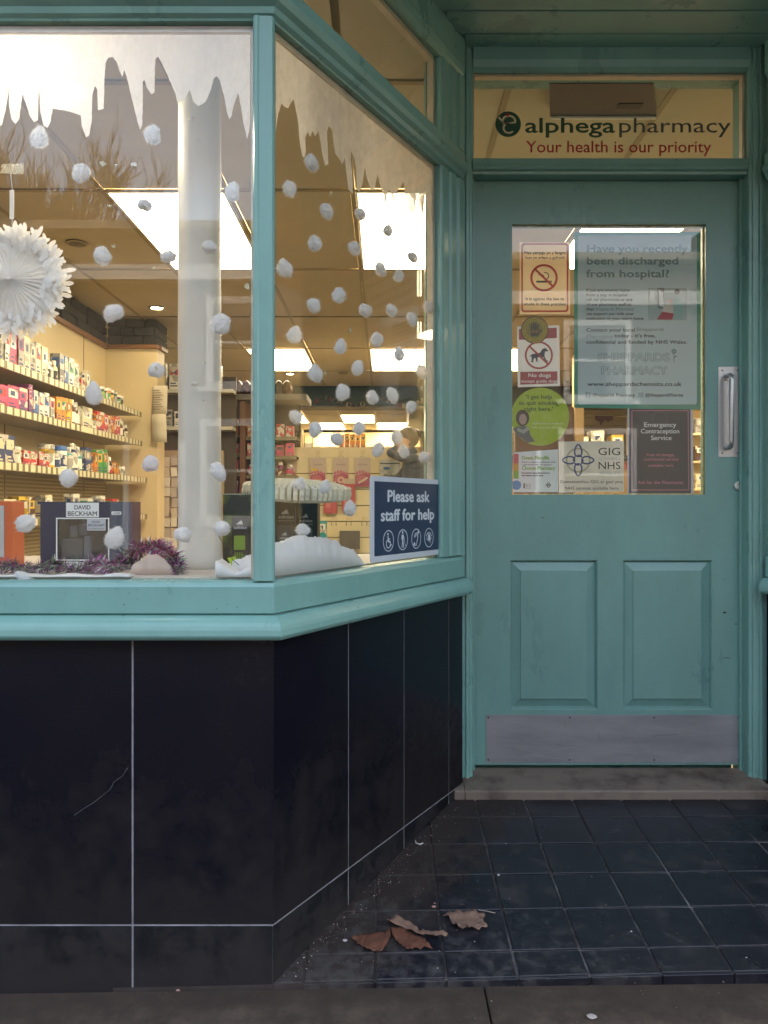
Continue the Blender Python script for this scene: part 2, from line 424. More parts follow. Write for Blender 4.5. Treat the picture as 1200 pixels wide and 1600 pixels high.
# doorstep
st = MB()
fy, by = 2.505, 2.665
zf0, zf1, zb = .110, .146, .166
st.prism([(fy, .09), (fy, zf1 - .004), (fy + .005, zf1), (by, zb), (by, .09)], END.x + .003, XR - .003, 'x')
st.prism([(fy, .09), (fy, zf1 - .004), (fy + .005, zf1), (fy + .06, zf1 + .008), (fy + .06, .09)], END.x - .032, END.x + .002, 'x')
st.build('doorstep', M_stone, bevel=.003, label='worn brown stone doorstep with damp stains under the teal door', cat='doorstep')

# ------------------------------------------------------------------ shopfront: stall risers, sills, windows
ZG = PZ(1000, YF - .03)        # underside of the sill moulding
ZS = PZ(960, YF)               # sill board bottom
ZB = PZ(907, YF)               # glass bottom
ZT = PZ(29, YF)                # glass top of the lower light
ZBAR = ZT + .095               # transom bar top
ZUT = 2.50                     # upper light top
ZSOF = 2.63
ZJ = PZ(1446, YF)              # joint above the skirting slab

def moulding_profile():
    # (y outward negative, z) profile of the sill nosing
    zm = ZS - .001; out_ = [(.0, zm), (-.006, zm)]
    out_ += [(-.006 - .034 * math.sin(R(a)), zm - .034 * (1 - math.cos(R(a)))) for a in (12, 25, 38, 52, 66, 80, 90)]
    return out_ + [(-.0405, zm - .040), (-.039, ZG + .006), (-.034, ZG), (0, ZG)]

def riser(fr, u0, u1, joints, name, label, zoff=None, miter0=0, miter1=0):
    t = thing(name, label, 'wall cladding', (fr.o[0], fr.o[1], 0), fr.rz)
    MB().box(u0, u1, .0022, .06, -.02, ZG + .02).build('grout_bed', M_grout, t)
    js = [u0] + joints + [u1]
    for a, b in zip(js[:-1], js[1:]):
        if b - a < .01: continue
        ga, gb = a + (.0022 if a != u0 else 0), b - (.0022 if b != u1 else 0)
        zr = random.uniform(-.0006, .0006)
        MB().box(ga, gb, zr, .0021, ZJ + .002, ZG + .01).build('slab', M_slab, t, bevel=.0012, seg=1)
        MB().box(ga, gb, zr + .0008, .00215, -.01, ZJ - .002).build('skirting_slab', M_slab2, t, bevel=.0012, seg=1)
    return t
riser(FRONT, -3.2, CORN[0], [CORN[0] - .312 * k for k in range(9, 0, -1)], 'stall_riser', 'black slab cladding under the large front window, facing the street')
riser(SIDE, .0, SL, [.306, .600, .899], 'stall_riser', 'black slab cladding under the splayed window, beside the tiled entrance floor')
riser(RIGHT, .0, SL, [.1, .4, .7], 'stall_riser', 'black slab cladding at the right edge, just past the door frame')
FRR = Fr(RC.x, YF, 1, 0)
riser(FRR, .0, 2.4, [.3 * k for k in range(1, 8)], 'stall_riser', 'black slab cladding of the far right shop window')

ck = [FRONT.pix(x, y, 0) for x, y in ((116, 1274), (130, 1264), (148, 1253), (160, 1243), (172, 1234), (178, 1222), (192, 1212), (200, 1199))]
rc_ = thing('hairline_crack', 'fine pale crack running diagonally across the left black slab', 'crack', (0, YF, 0))
MB().tube([(u, -.0004, z) for u, z in ck], .0005, 4).build('crack_line', mat('crack_pale', (.10, .10, .11), .8), rc_)

def splice(fr, u0, u1, w0, w1, prof, name, m, parent, bevel=0):
    """profile (y,z) run from u0 to u1; ends mitred: x += w*y"""
    n = len(prof)
    vs = [(u0 + w0 * y, y, z) for y, z in prof] + [(u1 + w1 * y, y, z) for y, z in prof]
    fs = [tuple(range(n))[::-1], tuple(range(n, 2 * n))] + [(i, (i + 1) % n, n + (i + 1) % n, n + i) for i in range(n)]
    return MB().add(vs, fs).build(name, m, parent, bevel=bevel)

# mitre at the corner (front meets side): bisector
ang = SIDE.rz
MT = math.tan(ang / 2)          # x offset per outward metre
def bay(fr, u0, u1, name, label, m0=0, m1=0, posts=(.045, .045), upper=True):
    """m0/m1: mitre slopes. Outward is -y, so a convex corner on the right end uses -MT"""
    t = thing(name, label, 'shop window', (fr.o[0], fr.o[1], 0), fr.rz)
    splice(fr, u0, u1, m0, m1, moulding_profile(), 'sill', M_teal, t)
    sb = [(-.002, ZS + .0005), (-.005, ZS + .004), (-.005, ZB - .014), (-.001, ZB - .006), (.010, ZB - .001), (.05, ZB), (.05, ZS + .0005)]
    splice(fr, u0, u1, m0, m1, sb, 'bottom_rail', M_teal, t)
    # transom bar with its moulding
    tb = [(.045, ZT), (.008, ZT), (.006, ZT + .004), (-.004, ZT + .010), (-.008, ZT + .022), (-.020, ZT + .030), (-.026, ZT + .042), (-.022, ZT + .052), (-.012, ZT + .056), (-.010, ZBAR - .004), (.008, ZBAR), (.045, ZBAR)]
    splice(fr, u0, u1, m0, m1, tb, 'transom_bar', M_teal, t)
    hd = [(.045, ZUT), (.006, ZUT), (-.006, ZUT + .012), (-.010, ZUT + .03), (-.010, ZSOF + .1), (.045, ZSOF + .1)]
    splice(fr, u0, u1, m0, m1, hd, 'head_rail', M_teal, t)
    g0, g1 = u0 + posts[0], u1 - posts[1]
    bd = [(-.010, ZB), (.010, ZB)]
    pane = MB().box(g0 - .008, g1 + .008, .018, .024, ZB - .006, ZT + .006).build('pane', M_glass, t)
    pane2 = MB().box(g0 - .008, g1 + .008, .018, .024, ZBAR - .006, ZUT + .006).build('pane', M_glass, t)
    # inner timber beads, cream
    for (a, b, c, d) in ((g0, g0 + .010, ZB, ZT), (g1 - .010, g1, ZB, ZT)):
        MB().box(a - .004, b, .0255, .046, c + .0005, d - .0005).build('bead', M_bead, t)
    MB().box(g0 + .011, g1 - .011, .0255, .046, ZT - .014, ZT - .0005).build('bead', M_bead, t)
    MB().box(g0 + .011, g1 - .011, .0255, .046, ZUT - .014, ZUT - .0005).build('bead', M_bead, t)
    MB().box(g1 - .012, g1, .0255, .046, ZBAR + .0005, ZUT - .015).build('bead', M_bead, t)
    return t, g0, g1
wf, fg0, fg1 = bay(FRONT, -3.2, CORN[0], 'shop_window', 'large front shop window with white spray icicles and a hanging paper snowflake', 0, -MT, (.06, .040))
ws, sg0, sg1 = bay(SIDE, 0, SL, 'shop_window', 'narrow splayed side window between the corner post and the door', MT, 0, (.004, .155))
wr, rg0, rg1 = bay(RIGHT, 0, SL, 'shop_window', 'splayed window on the far side of the doorway, only its edge showing at the right', 0, -MT, (.10, .006))
wr2, _, _ = bay(FRR, 0, 2.4, 'shop_window', 'front window to the right of the entrance', MT, 0, (.045, .06))

# corner posts (moulded)
def corner_post(fr_corner, parent, z0, z1, mirror=1):
    cx, cy = fr_corner
    n_f = Vector((0, -1)); d = Vector((mirror * SIDE.u[0], SIDE.u[1])) ; n_s = Vector((mirror * SIDE.u[1], -SIDE.u[0]))
    c = Vector((cx, cy))
    p = [c + Vector((-mirror * .045, .03)), c + Vector((-mirror * .045, -.000)), c + Vector((-mirror * .041, -.006)), c + Vector((-mirror * .034, -.007)), c + Vector((-mirror * .031, -.004)),
         c + Vector((-mirror * .012, -.004)), c + Vector((-mirror * .002, -.002)),
         c + Vector((mirror * .002, .006)), c + d * .006 + n_s * .0, c + d * .010 - n_s * .03, c + Vector((-mirror * .02, .04))]
    b = MB(); b.prism([(q.x, q.y) for q in p], z0, z1, 'z')
    return b.build('corner_post', M_teal, parent, bevel=.0015)
cpw = thing('corner_post', 'teal moulded corner post where the front and splayed windows meet', 'window post', (0, 0, 0))
cp = corner_post(CORN, cpw, ZB - .001, ZT + .004); cp.name = 'post'
cp = corner_post(CORN, cpw, ZBAR - .002, ZSOF); cp.name = 'post'
cpw2 = thing('corner_post', 'teal corner post of the window beyond the right edge of the doorway', 'window post', (0, 0, 0))
cp = corner_post((RC.x, RC.y), cpw2, ZB - .001, ZSOF, -1); cp.name = 'post'

# wide end stile of the splay, moulded with grooves, from the sill to the soffit
def end_stile(t, u0, u1, z0, z1):
    w = u1 - u0
    prof = [(u0, .03), (u0, .006), (u0 + .004, .001), (u0 + .012, -.001), (u0 + w * .30, -.001), (u0 + w * .34, .003), (u0 + w * .38, .003), (u0 + w * .42, -.004),
            (u0 + w * .62, -.006), (u0 + w * .66, .001), (u0 + w * .72, .002), (u0 + w * .76, -.008), (u1 - .004, -.010), (u1, -.006), (u1, .03)]
    MB().prism(prof, z0, z1, 'z').build('end_stile', M_teal, t, bevel=.001)
end_stile(ws, sg1, SL, ZB + .0005, ZT - .0005); end_stile(ws, sg1, SL, ZBAR + .0005, ZUT - .0005)
end_stile(wr, 0, rg0, ZB + .0005, ZT - .0005); end_stile(wr, 0, rg0, ZBAR + .0005, ZUT - .0005)
# front window left end post, out of frame
MB().box(-3.26, -3.14, -.01, .05, ZB + .001, ZSOF).build('end_stile', M_teal, wf)

rg_ = random.Random(17)
for fr, t_, n_ in ((FRONT, wf, 16), (SIDE, ws, 12)):
    for q in range(n_):
        if fr is FRONT: u_, z_, y_ = rg_.uniform(-.85, -.3), rg_.uniform(ZS + .006, ZB - .018), -.0054
        else: u_, z_, y_ = rg_.uniform(.03, .95), rg_.uniform(ZS + .006, ZB - .018), -.0054
        plate(t_, 'paint_chip', circ(u_, z_, rg_.uniform(.0005, .0018), 6, rz=rg_.uniform(.0004, .0012)), M_black, y_)
# soffit over the recess and fascia above
sf = MB()
sf.prism([(-3.3, YF + .046), (CORN[0] - .02, YF + .046), (END.x - .06, 2.56), (END.x - .06, 2.62), (XR + .06, 2.62), (XR + .06, 2.56), (RC.x + .02, YF + .046), (RC.x + 2.5, YF + .046), (RC.x + 2.5, YF - .03), (-3.3, YF - .03)], ZSOF, ZSOF + .03, 'z')
soff = sf.build('soffit', M_teal, kind='structure')
for k, y in enumerate((1.80, 1.92, 2.04, 2.16, 2.28, 2.40, 2.52)):
    x0 = CORN[0] + (y - YF) * .5875 + .03; x1 = RC.x - (y - YF) * .5875 - .03
    MB().box(x0, x1, y + .003, y + .117, ZSOF - .008, ZSOF - .0005).build('soffit_board', M_teal, soff, bevel=.002, seg=1)
fas = thing('fascia', 'dark teal fascia board over the shopfront', 'shop fascia', (0, YF, ZSOF))
MB().box(-3.4, 4.5, -.06, -.031, .035, .55).build('board', M_teal, fas, bevel=.003)
MB().box(-3.4, 4.5, -.12, -.031, .552, .62).build('cornice', M_teal, fas, bevel=.01)
cnp = thing('canopy', 'unseen teal boxed canopy above the windows, deepened to shade the recess', 'canopy', (0, YF, ZSOF))
MB().box(-3.4, 4.5, -.78, -.125, .10, .40).build('box', M_teal, cnp, bevel=.01)  # out of view; drawn this deep to darken the recess and door
upw = thing('upper_wall', 'rendered wall of the shop building above the fascia', 'building wall', (0, YF, ZSOF + .62))
MB().box(-9, 9, .03, .3, 0, 4.5).build('render', mat('cream_render', (.42, .38, .32), .85, var=.1, bump=.4), upw)
for x in (-4.5, -1.5, 1.6, 4.6):
    fr_ = MB().box(x - .5, x + .5, .0, .029, .8, 2.3).build('window', mat('white_sash', (.7, .7, .68), .4), upw)
    MB().box(x - .44, x + .44, -.006, -.001, .86, 1.52).build('pane', mat('dark_pane', (.02, .02, .025), .08), fr_)
    MB().box(x - .44, x + .44, -.006, -.001, 1.58, 2.24).build('pane', MATS['dark_pane'], fr_)

# ------------------------------------------------------------------ door frame + transom light
df = thing('door_frame', 'teal door frame with glazed transom light above the shop door', 'door frame', (0, YJ, 0))
XJL, XJR = PX(739, YJ), PX(1170, YJ)          # opening edges
ZDT = PZ(283, YD) ; ZTB = PZ(246, YJ); ZTBL = PZ(276, YJ); ZTT = PZ(109, YJ)
Zb = .148
def jamb(x0, x1, side):
    w = x1 - x0; s = side
    e = (x1, x0) if s > 0 else (x0, x1)       # e[0] = edge at the opening
    k = -1 if s > 0 else 1
    pr = [(e[0], .12), (e[0], .004), (e[0] + k * .003, .0), (e[0] + k * w * .22, -.001), (e[0] + k * w * .26, -.008), (e[0] + k * w * .48, -.010), (e[0] + k * w * .52, -.004), (e[0] + k * w * .72, -.005), (e[0] + k * w * .78, -.014), (e[1], -.014), (e[1], .12)]
    return pr
for (x0, x1, s) in ((END.x - .01, XJL, 1), (XJR, XR, -1)):
    MB().prism(jamb(x0, x1, s), Zb + .002, ZSOF, 'z').build('jamb', M_teal, df, bevel=.001)
MB().box(XR + .0005, XR + .10, -.008, .119, Zb + .002, ZSOF - .001).build('jamb_return', M_teal, df)
MB().box(END.x - .12, END.x - .0105, .012, .119, Zb + .002, ZSOF - .001).build('jamb_return', M_teal, df)
# stops behind the jamb face
for (x0, x1) in ((XJL, XJL + .012), (XJR - .010, XJR)):
    MB().box(x0 + .0005, x1, .045, .058, Zb + .002, ZDT + .004).build('stop', M_teal, df, bevel=.001)
tb = [(.12, ZDT + .004), (.0, ZDT + .004), (-.004, ZDT + .010), (-.004, ZTBL), (-.010, ZTBL + .004), (-.012, ZTB - .008), (-.004, ZTB - .003), (.10, ZTB)]
tb = [(.12, ZDT + .003), (.012, ZDT + .003), (.010, ZDT + .012), (-.002, ZDT + .014), (-.008, ZDT + .022), (-.004, ZDT + .032), (-.002, ZTB - .004), (.006, ZTB), (.12, ZTB)]
MB().prism(tb, XJL + .0005, XJR - .0005, 'x').build('transom_bar', M_teal, df)
MB().prism([(.12, ZTT), (.014, ZTT), (.0, ZTT + .010), (-.006, ZTT + .022), (-.010, ZTT + .03), (-.010, ZTT + .10), (-.016, ZTT + .11), (-.016, ZSOF), (.12, ZSOF)], XJL + .0005, XJR - .0005, 'x').build('head', M_teal, df)
YTG = .022
tp = MB().box(XJL - .0, XJR + .0, YTG, YTG + .005, ZTB, ZTT).build('transom_pane', M_glass, df)
for (a, b, c, d) in ((XJL + .001, XJL + .007, ZTB + .0005, ZTT - .0005), (XJR - .010, XJR - .001, ZTB + .0005, ZTT - .0005)):
    MB().box(a, b, .0275, .05, c, d).build('bead', M_bead, df)
MB().box(XJL + .011, XJR - .011, .0275, .05, ZTT - .008, ZTT - .0005).build('bead', M_bead, df)
MB().box(XJL + .013, XJR - .011, YD + .047 - YJ, YD + .08 - YJ, ZFL + .0005 if 'ZFL' in globals() else .1505, .192).build('light_block_bar', M_teal, df)  # unseen bar added to block shop light in the gap under the door
# printed lettering on the transom light (inside face)
M_green = mat('vinyl_green', (.006, .055, .025), .5)
M_pgrey = mat('vinyl_dark_grey', (.035, .05, .045), .5)
M_red = mat('vinyl_red', (.32, .010, .014), .5)
TY = YJ + YTG - .0012
ty = YTG - .0012
def tx(px): return PX(px, TY)
def tz(py): return PZ(py, TY)
txt(df, 'alphega', tx(820), tz(207), tz(183) - tz(207), M_green, ty, w=tx(959) - tx(820), align='LEFT', bold=.0014)
txt(df, 'pharmacy', tx(965), tz(207), tz(183) - tz(207), M_pgrey, ty, w=tx(1139) - tx(965), align='LEFT', bold=-.0004)
txt(df, 'Your health is our priority', tx(822), tz(238), tz(219) - tz(238), M_red, ty, w=tx(1111) - tx(822), align='LEFT', bold=.0004)
lx, lz, lr = tx(794), tz(194), (tx(814) - tx(774)) / 2
plate(df, 'roundel', circ(lx, lz, lr), M_green, ty)
M_lcream = mat('vinyl_cream', (.62, .54, .36), .5)
lg = MB()
def swoosh(mb, pts, w0, w1, y, th):
    for i in range(len(pts) - 1):
        f = i / (len(pts) - 1); w = w0 + (w1 - w0) * abs(2 * f - 1)
        bar(mb, *pts[i], *pts[i + 1], w, y, th)
sw = [(lx + lr * .62 * math.cos(R(a)) * (1 if a < 200 else .75), lz + lr * .62 * math.sin(R(a)) * .55 + lr * .28) for a in range(10, 290, 20)]
ring_faces(lg, lx + lr * .05, lz + lr * .22, lr * .50, lr * .36, ty - .0006, .0004, 20, -20, 220, 1.15)
ring_faces(lg, lx + lr * .05, lz - lr * .30, lr * .46, lr * .32, ty - .0006, .0004, 20, 80, 320, 1.05)
bar(lg, lx - lr * .45, lz + lr * .02, lx + lr * .45, lz + lr * .12, lr * .13, ty - .0006, .0004)
bar(lg, lx - lr * .75, lz + lr * .55, lx - lr * .40, lz + lr * .12, lr * .13, ty - .0006, .0004)
lg.build('emblem', M_lcream, df)
plate(df, 'emblem_heart', circ(lx - lr * .05, lz + lr * .72, lr * .13, 12), M_red, ty - .0009)

# ------------------------------------------------------------------ the door
dr = thing('shop_door', 'teal panelled shop door with glazed upper half and steel kick plate', 'door', (0, YD, 0))
DX0, DX1, DZ0, DZ1 = PX(740.5, YD), PX(1168, YD), PZ(1195, YD), ZDT
def dx(px): return PX(px, YD)
def dz(py): return PZ(py, YD)
GX0, GX1, GZ0, GZ1 = dx(800), dx(1103), dz(773), dz(350)
PXs = [(dx(797), dx(934)), (dx(973), dx(1113))]; PZ0, PZ1 = dz(1109), dz(875)
lf = MB(); th = .045
lf.box(DX0, GX0 if GX0 < PXs[0][0] else PXs[0][0], 0, th, DZ0, DZ1)
xl = min(GX0, PXs[0][0]); xr = max(GX1, PXs[1][1])
lf.v.clear(); lf.f.clear(); lf.mi.clear()
lf.box(DX0, xl, 0, th, DZ0, DZ1); lf.box(xr, DX1, 0, th, DZ0, DZ1)
lf.box(xl, xr, 0, th, GZ1, DZ1); lf.box(xl, xr, 0, th, PZ1, GZ0); lf.box(xl, xr, 0, th, DZ0, PZ0)
lf.box(PXs[0][1], PXs[1][0], 0, th, PZ0, PZ1)
if xl < GX0: lf.box(xl, GX0, 0, th, GZ0, GZ1)
if xr > GX1: lf.box(GX1, xr, 0, th, GZ0, GZ1)
if xr > PXs[1][1]: lf.box(PXs[1][1], xr, 0, th, PZ0, PZ1)
if xl < PXs[0][0]: lf.box(xl, PXs[0][0], 0, th, PZ0, PZ1)
leaf = lf.mesh('leaf', M_door)
bm = bmesh.new(); bm.from_mesh(leaf); bmesh.ops.remove_doubles(bm, verts=bm.verts, dist=.0001); bm.to_mesh(leaf); bm.free()
leafo = bpy.data.objects.new('leaf', leaf); COL.objects.link(leafo); leafo.parent = dr
# raised and fielded panels
for (x0, x1) in PXs:
    m1, m2 = .008, .040
    def rect(i, y): return [(x0 + i, y, PZ0 + i), (x1 - i, y, PZ0 + i), (x1 - i, y, PZ1 - i), (x0 + i, y, PZ1 - i)]
    rings = [rect(-.001, .002), rect(.003, .003), rect(.006, .013), rect(.0075, .014), rect(.036, .004), rect(.0365, .001), rect(.039, .0005)]
    vs = [v for r_ in rings for v in r_]; fs = []
    for k in range(len(rings) - 1):
        for i in range(4):
            a, b = 4 * k + i, 4 * k + (i + 1) % 4; fs.append((a, b, b + 4, a + 4))
    n0 = 4 * (len(rings) - 1); fs.append((n0, n0 + 1, n0 + 2, n0 + 3))
    vs += rect(-.001, .03); nb = len(rings) * 4; fs += [(nb + 3, nb + 2, nb + 1, nb)] + [((i + 1) % 4, i, nb + i, nb + (i + 1) % 4) for i in range(4)]
    MB().add(vs, fs).build('raised_panel', M_door, dr)
# glazing beads and pane
gb = .006
M_gbead = mat('yellowed_sealant', (.62, .50, .22), .25, var=.5, vscale=60, bump=1, bscale=90, spec=.9)
MB().box(GX0, GX1, .012, .018, GZ0, GZ1).build('glass_pane', M_glass, dr)
for (a, b, c, d) in ((GX0, GX0 + .004, GZ0, GZ1), (GX1 - .005, GX1, GZ0, GZ1), (GX0 + .0045, GX1 - .0055, GZ0, GZ0 + .004), (GX0 + .0045, GX1 - .0055, GZ1 - .004, GZ1)):
    MB().box(a + .0002, b - .0002, .0185, .0205, c + .0002, d - .0002).build('sealant_strip', M_gbead, dr)
# kick plate
kp = MB().prism(rrect(dx(759), dx(1157), dz(1191.5), dz(1117), .003, 2), -.0022, -.0003, 'y').build('kick_plate', M_kick, dr)
for px in (763, 890, 1022, 1153):
    for py in (1121, 1187):
        MB().lathe([(.0032, 0), (.0028, -.0012)], 10, (dx(px), -.0023, dz(py)), 'y').build('screw', M_screw, kp)
for (px, py, w_, h_) in ((1132, 957, 6, 3), (1157, 972, 7, 3), (1160, 967, 5, 2), (1150, 975, 5, 1.5), (1166, 1008, 3, 4), (1167, 1022, 2, 2), (1136, 1028, 11, 1.2), (848, 809, 8, 1)):
    plate(dr, 'paint_chip', circ(dx(px), dz(py), w_ * .0011, 7, rz=h_ * .0011), M_black, -.0004)
rg_ = random.Random(31)
for q in range(16):
    px, py = rg_.choice(((rg_.uniform(1120, 1166), rg_.uniform(820, 1110)), (rg_.uniform(745, 795), rg_.uniform(800, 1190)), (rg_.uniform(760, 1150), rg_.uniform(1109, 1116))))
    plate(dr, 'paint_chip', circ(dx(px), dz(py), rg_.uniform(.0006, .0022), 6, rz=rg_.uniform(.0005, .0014)), M_black, -.0004)
for (a, b_, c, d_) in ((882, 1127, 883, 1138), (934, 1144, 936, 1153), (870, 1163, 905, 1166), (1020, 1150, 1060, 1147), (800, 1170, 830, 1176)):
    sc_ = MB(); bar(sc_, dx(a), dz(b_), dx(c), dz(d_), .0009, -.0026, .0002); sc_.build('scratch', mat('scratch_dark', (.09, .09, .10), .6), kp)
# pull handle
hp = MB().prism(rrect(dx(1122), dx(1158), dz(714), dz(573), .004, 3), -.0025, -.0003, 'y').build('pull_handle', M_steel, dr, bevel=.0004, seg=1)
hx0, hx1 = dx(1128), dx(1141)
gh = MB()
gp = []
za, zb_ = dz(588), dz(700)
xm = (hx0 + hx1) / 2
pts = [(xm, -.003, za), (xm, -.030, za - .001), (xm, -.040, za - .008), (xm, -.042, za - .02), (xm, -.042, zb_ + .02), (xm, -.040, zb_ + .008), (xm, -.030, zb_ + .001), (xm, -.003, zb_)]
gh.tube(pts, .0085, 12); gh.build('grip', M_steel, hp, smooth=True)
for zc in (za - .004, zb_ + .004):
    MB().prism(rrect(xm - .006, xm + .024, zc - .012, zc + .012, .008, 4), -.007, -.0028, 'y').build('foot', M_steel, hp, bevel=.001, seg=1)
    MB().lathe([(.0045, 0), (.004, -.0015)], 12, (xm + .016, -.0072, zc), 'y').build('screw', M_screw, hp)
for (px, py) in ((1128, 579), (1152, 579), (1128, 708), (1152, 708)):
    MB().lathe([(.003, 0), (.0025, -.001)], 10, (dx(px), -.0026, dz(py)), 'y').build('screw', M_screw, hp)
lk = MB(); lk.lathe([(.0165, -.0003), (.0165, -.006), (.0145, -.010), (.009, -.0105), (.0088, -.009), (.001, -.009)], 24, (dx(1153), 0, dz(759)), 'y')
lko = lk.build('lock', mat('pale_metal', (.50, .55, .56), .3, metal=.7), dr, smooth=False, bevel=.0006, seg=1)
MB().box(dx(1153) - .001, dx(1153) + .001, -.0112, -.0095, dz(759) + .002, dz(759) + .009).build('keyhole', M_screw, lko)

# ------------------------------------------------------------------ posters and stickers on the door glass
GY = YD + .0205
def gx(px): return PX(px, GY)
def gz(py): return PZ(py, GY)
M_pteal = mat('poster_teal', (.10, .33, .25), .5, transl=.3)
M_pwhite = mat('poster_pale', (.76, .85, .85), .55, transl=.45)
M_pgreytxt = mat('faded_grey_ink', (.17, .25, .24), .6)
M_pgreytx2 = mat('pale_grey_ink', (.36, .42, .42), .6)
M_ink = mat('black_ink', (.025, .03, .03), .6)
po = thing('poster', 'large pale green poster about hospital discharge, filling the middle of the door glass', 'poster', (0, GY, 0))
plate(po, 'backing', [(gx(897), gz(637)), (gx(1095), gz(640)), (gx(1095), gz(362)), (gx(897), gz(362))], M_pteal, .0012)
plate(po, 'face', rrect(gx(903), gx(1089), gz(632), gz(368), .008), M_pwhite, .0006)
def T(par, s, px0, px1, py, cap, m, bold=0, y=-.0002, align='LEFT'):
    x = gx(px0) if align == 'LEFT' else gx((px0 + px1) / 2)
    return txt(par, s, x, gz(py), cap * GY / F, m, y, w=gx(px1) - gx(px0), align=align, bold=bold)
T(po, 'Have you recently', 916, 1073, 394, 12, M_pgreytxt, .0012)
T(po, 'been discharged', 916, 1058, 413, 12, M_pgreytxt, .0012)
T(po, 'from hospital?', 916, 1045, 433, 12, M_pgreytxt, .0012)
for i, (s, x1) in enumerate((('If you are recently home', 983), ('from a stay in hospital', 980), ('tell our pharmacist or one', 988), ('of our pharmacy staff so', 986), ('that', 928), ('can support you with your', 990), ('medication on your return home.', 1006))):
    T(po, s, 916, x1, 455.5 + i * 7.35, 4.6, M_ink, .0002)
T(po, 'Sheppards Pharmacy', 930, 990, 455.5 + 4 * 7.35, 4.6, M_pgreytx2, .0002)
T(po, 'Contact your local', 916, 991, 518, 5.6, M_ink, .0002); T(po, 'Sheppards', 994, 1037, 517, 5.6, M_pgreytx2, .0002)
T(po, 'Pharmacy', 916, 957, 528, 5.6, M_pgreytx2, .0002); T(po, "today - it's free,", 960, 1024, 527, 5.6, M_ink, .0002)
T(po, 'confidential and funded by NHS Wales.', 916, 1073, 537, 5.8, M_ink, .0002)
T(po, 'SHEPPARDS', 934, 1045, 564, 13, M_pgreytxt, .0018); T(po, 'PHARMACY', 939, 1041, 585, 13, M_pgreytxt, .0018)
T(po, 'SHEPPARDS', 934, 1045, 564, 13, M_pwhite, .0002, y=-.0006); T(po, 'PHARMACY', 939, 1041, 585, 13, M_pwhite, .0002, y=-.0006)
T(po, 'www.sheppardschemists.co.uk', 918, 1065, 603, 6.5, M_ink, .0003)
T(po, '/Sheppards Pharmacy', 926, 992, 619.5, 5, M_ink, .0002); T(po, '@SheppardsPharma', 1008, 1067, 619.5, 5, M_ink, .0002)
for (a, b) in ((915, 922.5), (997, 1005)):
    plate(po, 'badge', rrect(gx(a), gx(b), gz(621), gz(613), .002, 3), M_pgreytx2, -.0002)
T(po, 'f', 917, 920.5, 620, 6, M_pwhite, .0004, y=-.0006)
# rose emblem beside the heading
em = MB(); ring_faces(em, gx(1053), gz(549), .0085, .006, -.0002, .0002, 16); ring_faces(em, gx(1053), gz(549), .0045, .0025, -.0002, .0002, 12)
bar(em, gx(1053), gz(553), gx(1053), gz(565), .002, -.0002, .0002); bar(em, gx(1053), gz(559), gx(1057), gz(556), .003, -.0002, .0002)
em.build('emblem', M_pgreytxt, po)
# printed photo on the poster: a visit on a ward
ph = plate(po, 'photo', [(gx(1013), gz(500)), (gx(1073), gz(500)), (gx(1073), gz(450)), (gx(1013), gz(450))], mat('photo_bg', (.36, .44, .42), .6), -.0001)
def blob(m, pts, y): plate(po, 'photo_shape', [(gx(a), gz(b)) for a, b in pts], m, y)
blob(mat('photo_grey', (.14, .16, .16), .6), [(1028, 482), (1036, 482), (1038, 450), (1027, 450)], -.0004)
blob(mat('photo_white', (.66, .68, .66), .6), [(1014, 470), (1023, 472), (1022, 456), (1016, 454)], -.0004)
blob(MATS['photo_white'], [(1030, 478), (1037, 480), (1036, 458), (1029, 452)], -.0006)
blob(mat('photo_teal', (.28, .45, .42), .6), [(1053, 499), (1067, 499), (1067, 468), (1060, 462), (1054, 470)], -.0004)
blob(mat('photo_hair', (.05, .035, .03), .6), circ(1058, 456, 4.5, 12), -.0006)
blob(mat('photo_skin', (.55, .36, .28), .6), circ(1046, 471, 4, 12), -.0004)
blob(mat('photo_cream', (.62, .58, .50), .6), [(1034, 487), (1052, 490), (1052, 477), (1045, 474), (1038, 478)], -.0006)
blob(mat('photo_red', (.32, .04, .06), .6), [(1026, 499), (1050, 500), (1053, 490), (1035, 487)], -.0008)

# no smoking notice
ns = thing('no_smoking_sign', 'cream bilingual no smoking notice with red border, top left of the door glass', 'sign', (0, GY, 0))
M_nsb = mat('notice_cream', (.80, .68, .48), .5, transl=.45); M_nred = mat('notice_red', (.50, .045, .035), .5)
plate(ns, 'sheet', [(gx(812), gz(491)), (gx(891), gz(491)), (gx(891), gz(378)), (gx(812), gz(378))], M_nsb, .001)
fr_ = MB(); o1 = rrect(gx(814.5), gx(888), gz(487.5), gz(380), .010, 5); i1 = rrect(gx(817), gx(885.5), gz(485), gz(382.5), .007, 5)
def frame_ring(mb, o_, i_, y, th):
    n = len(o_); vs = [(a, y, b) for a, b in o_] + [(a, y, b) for a, b in i_] + [(a, y + th, b) for a, b in o_] + [(a, y + th, b) for a, b in i_]
    fs = []
    for k in range(n):
        j = (k + 1) % n; fs += [(k, j, n + j, n + k), (2 * n + k, 3 * n + k, 3 * n + j, 2 * n + j), (k, 2 * n + k, 2 * n + j, j), (n + k, n + j, 3 * n + j, 3 * n + k)]
    mb.add(vs, fs); return mb
frame_ring(fr_, o1, i1, .0003, .0003).build('border', M_nred, ns)
T(ns, 'Mae ysmygu yn y fangre', 819, 883, 397, 4.6, M_ink, .0005, y=.0002); T(ns, 'hon yn erbyn y gyfraith', 821, 882, 404.5, 4.6, M_ink, .0002, y=.0002)
T(ns, 'It is against the law to', 821, 881, 469, 4.8, M_ink, .0005, y=.0002); T(ns, 'smoke in these premises', 818, 884, 477, 4.8, M_ink, .0005, y=.0002)
s_ = MB(); c_ = (gx(850), gz(434)); sc = GY / F
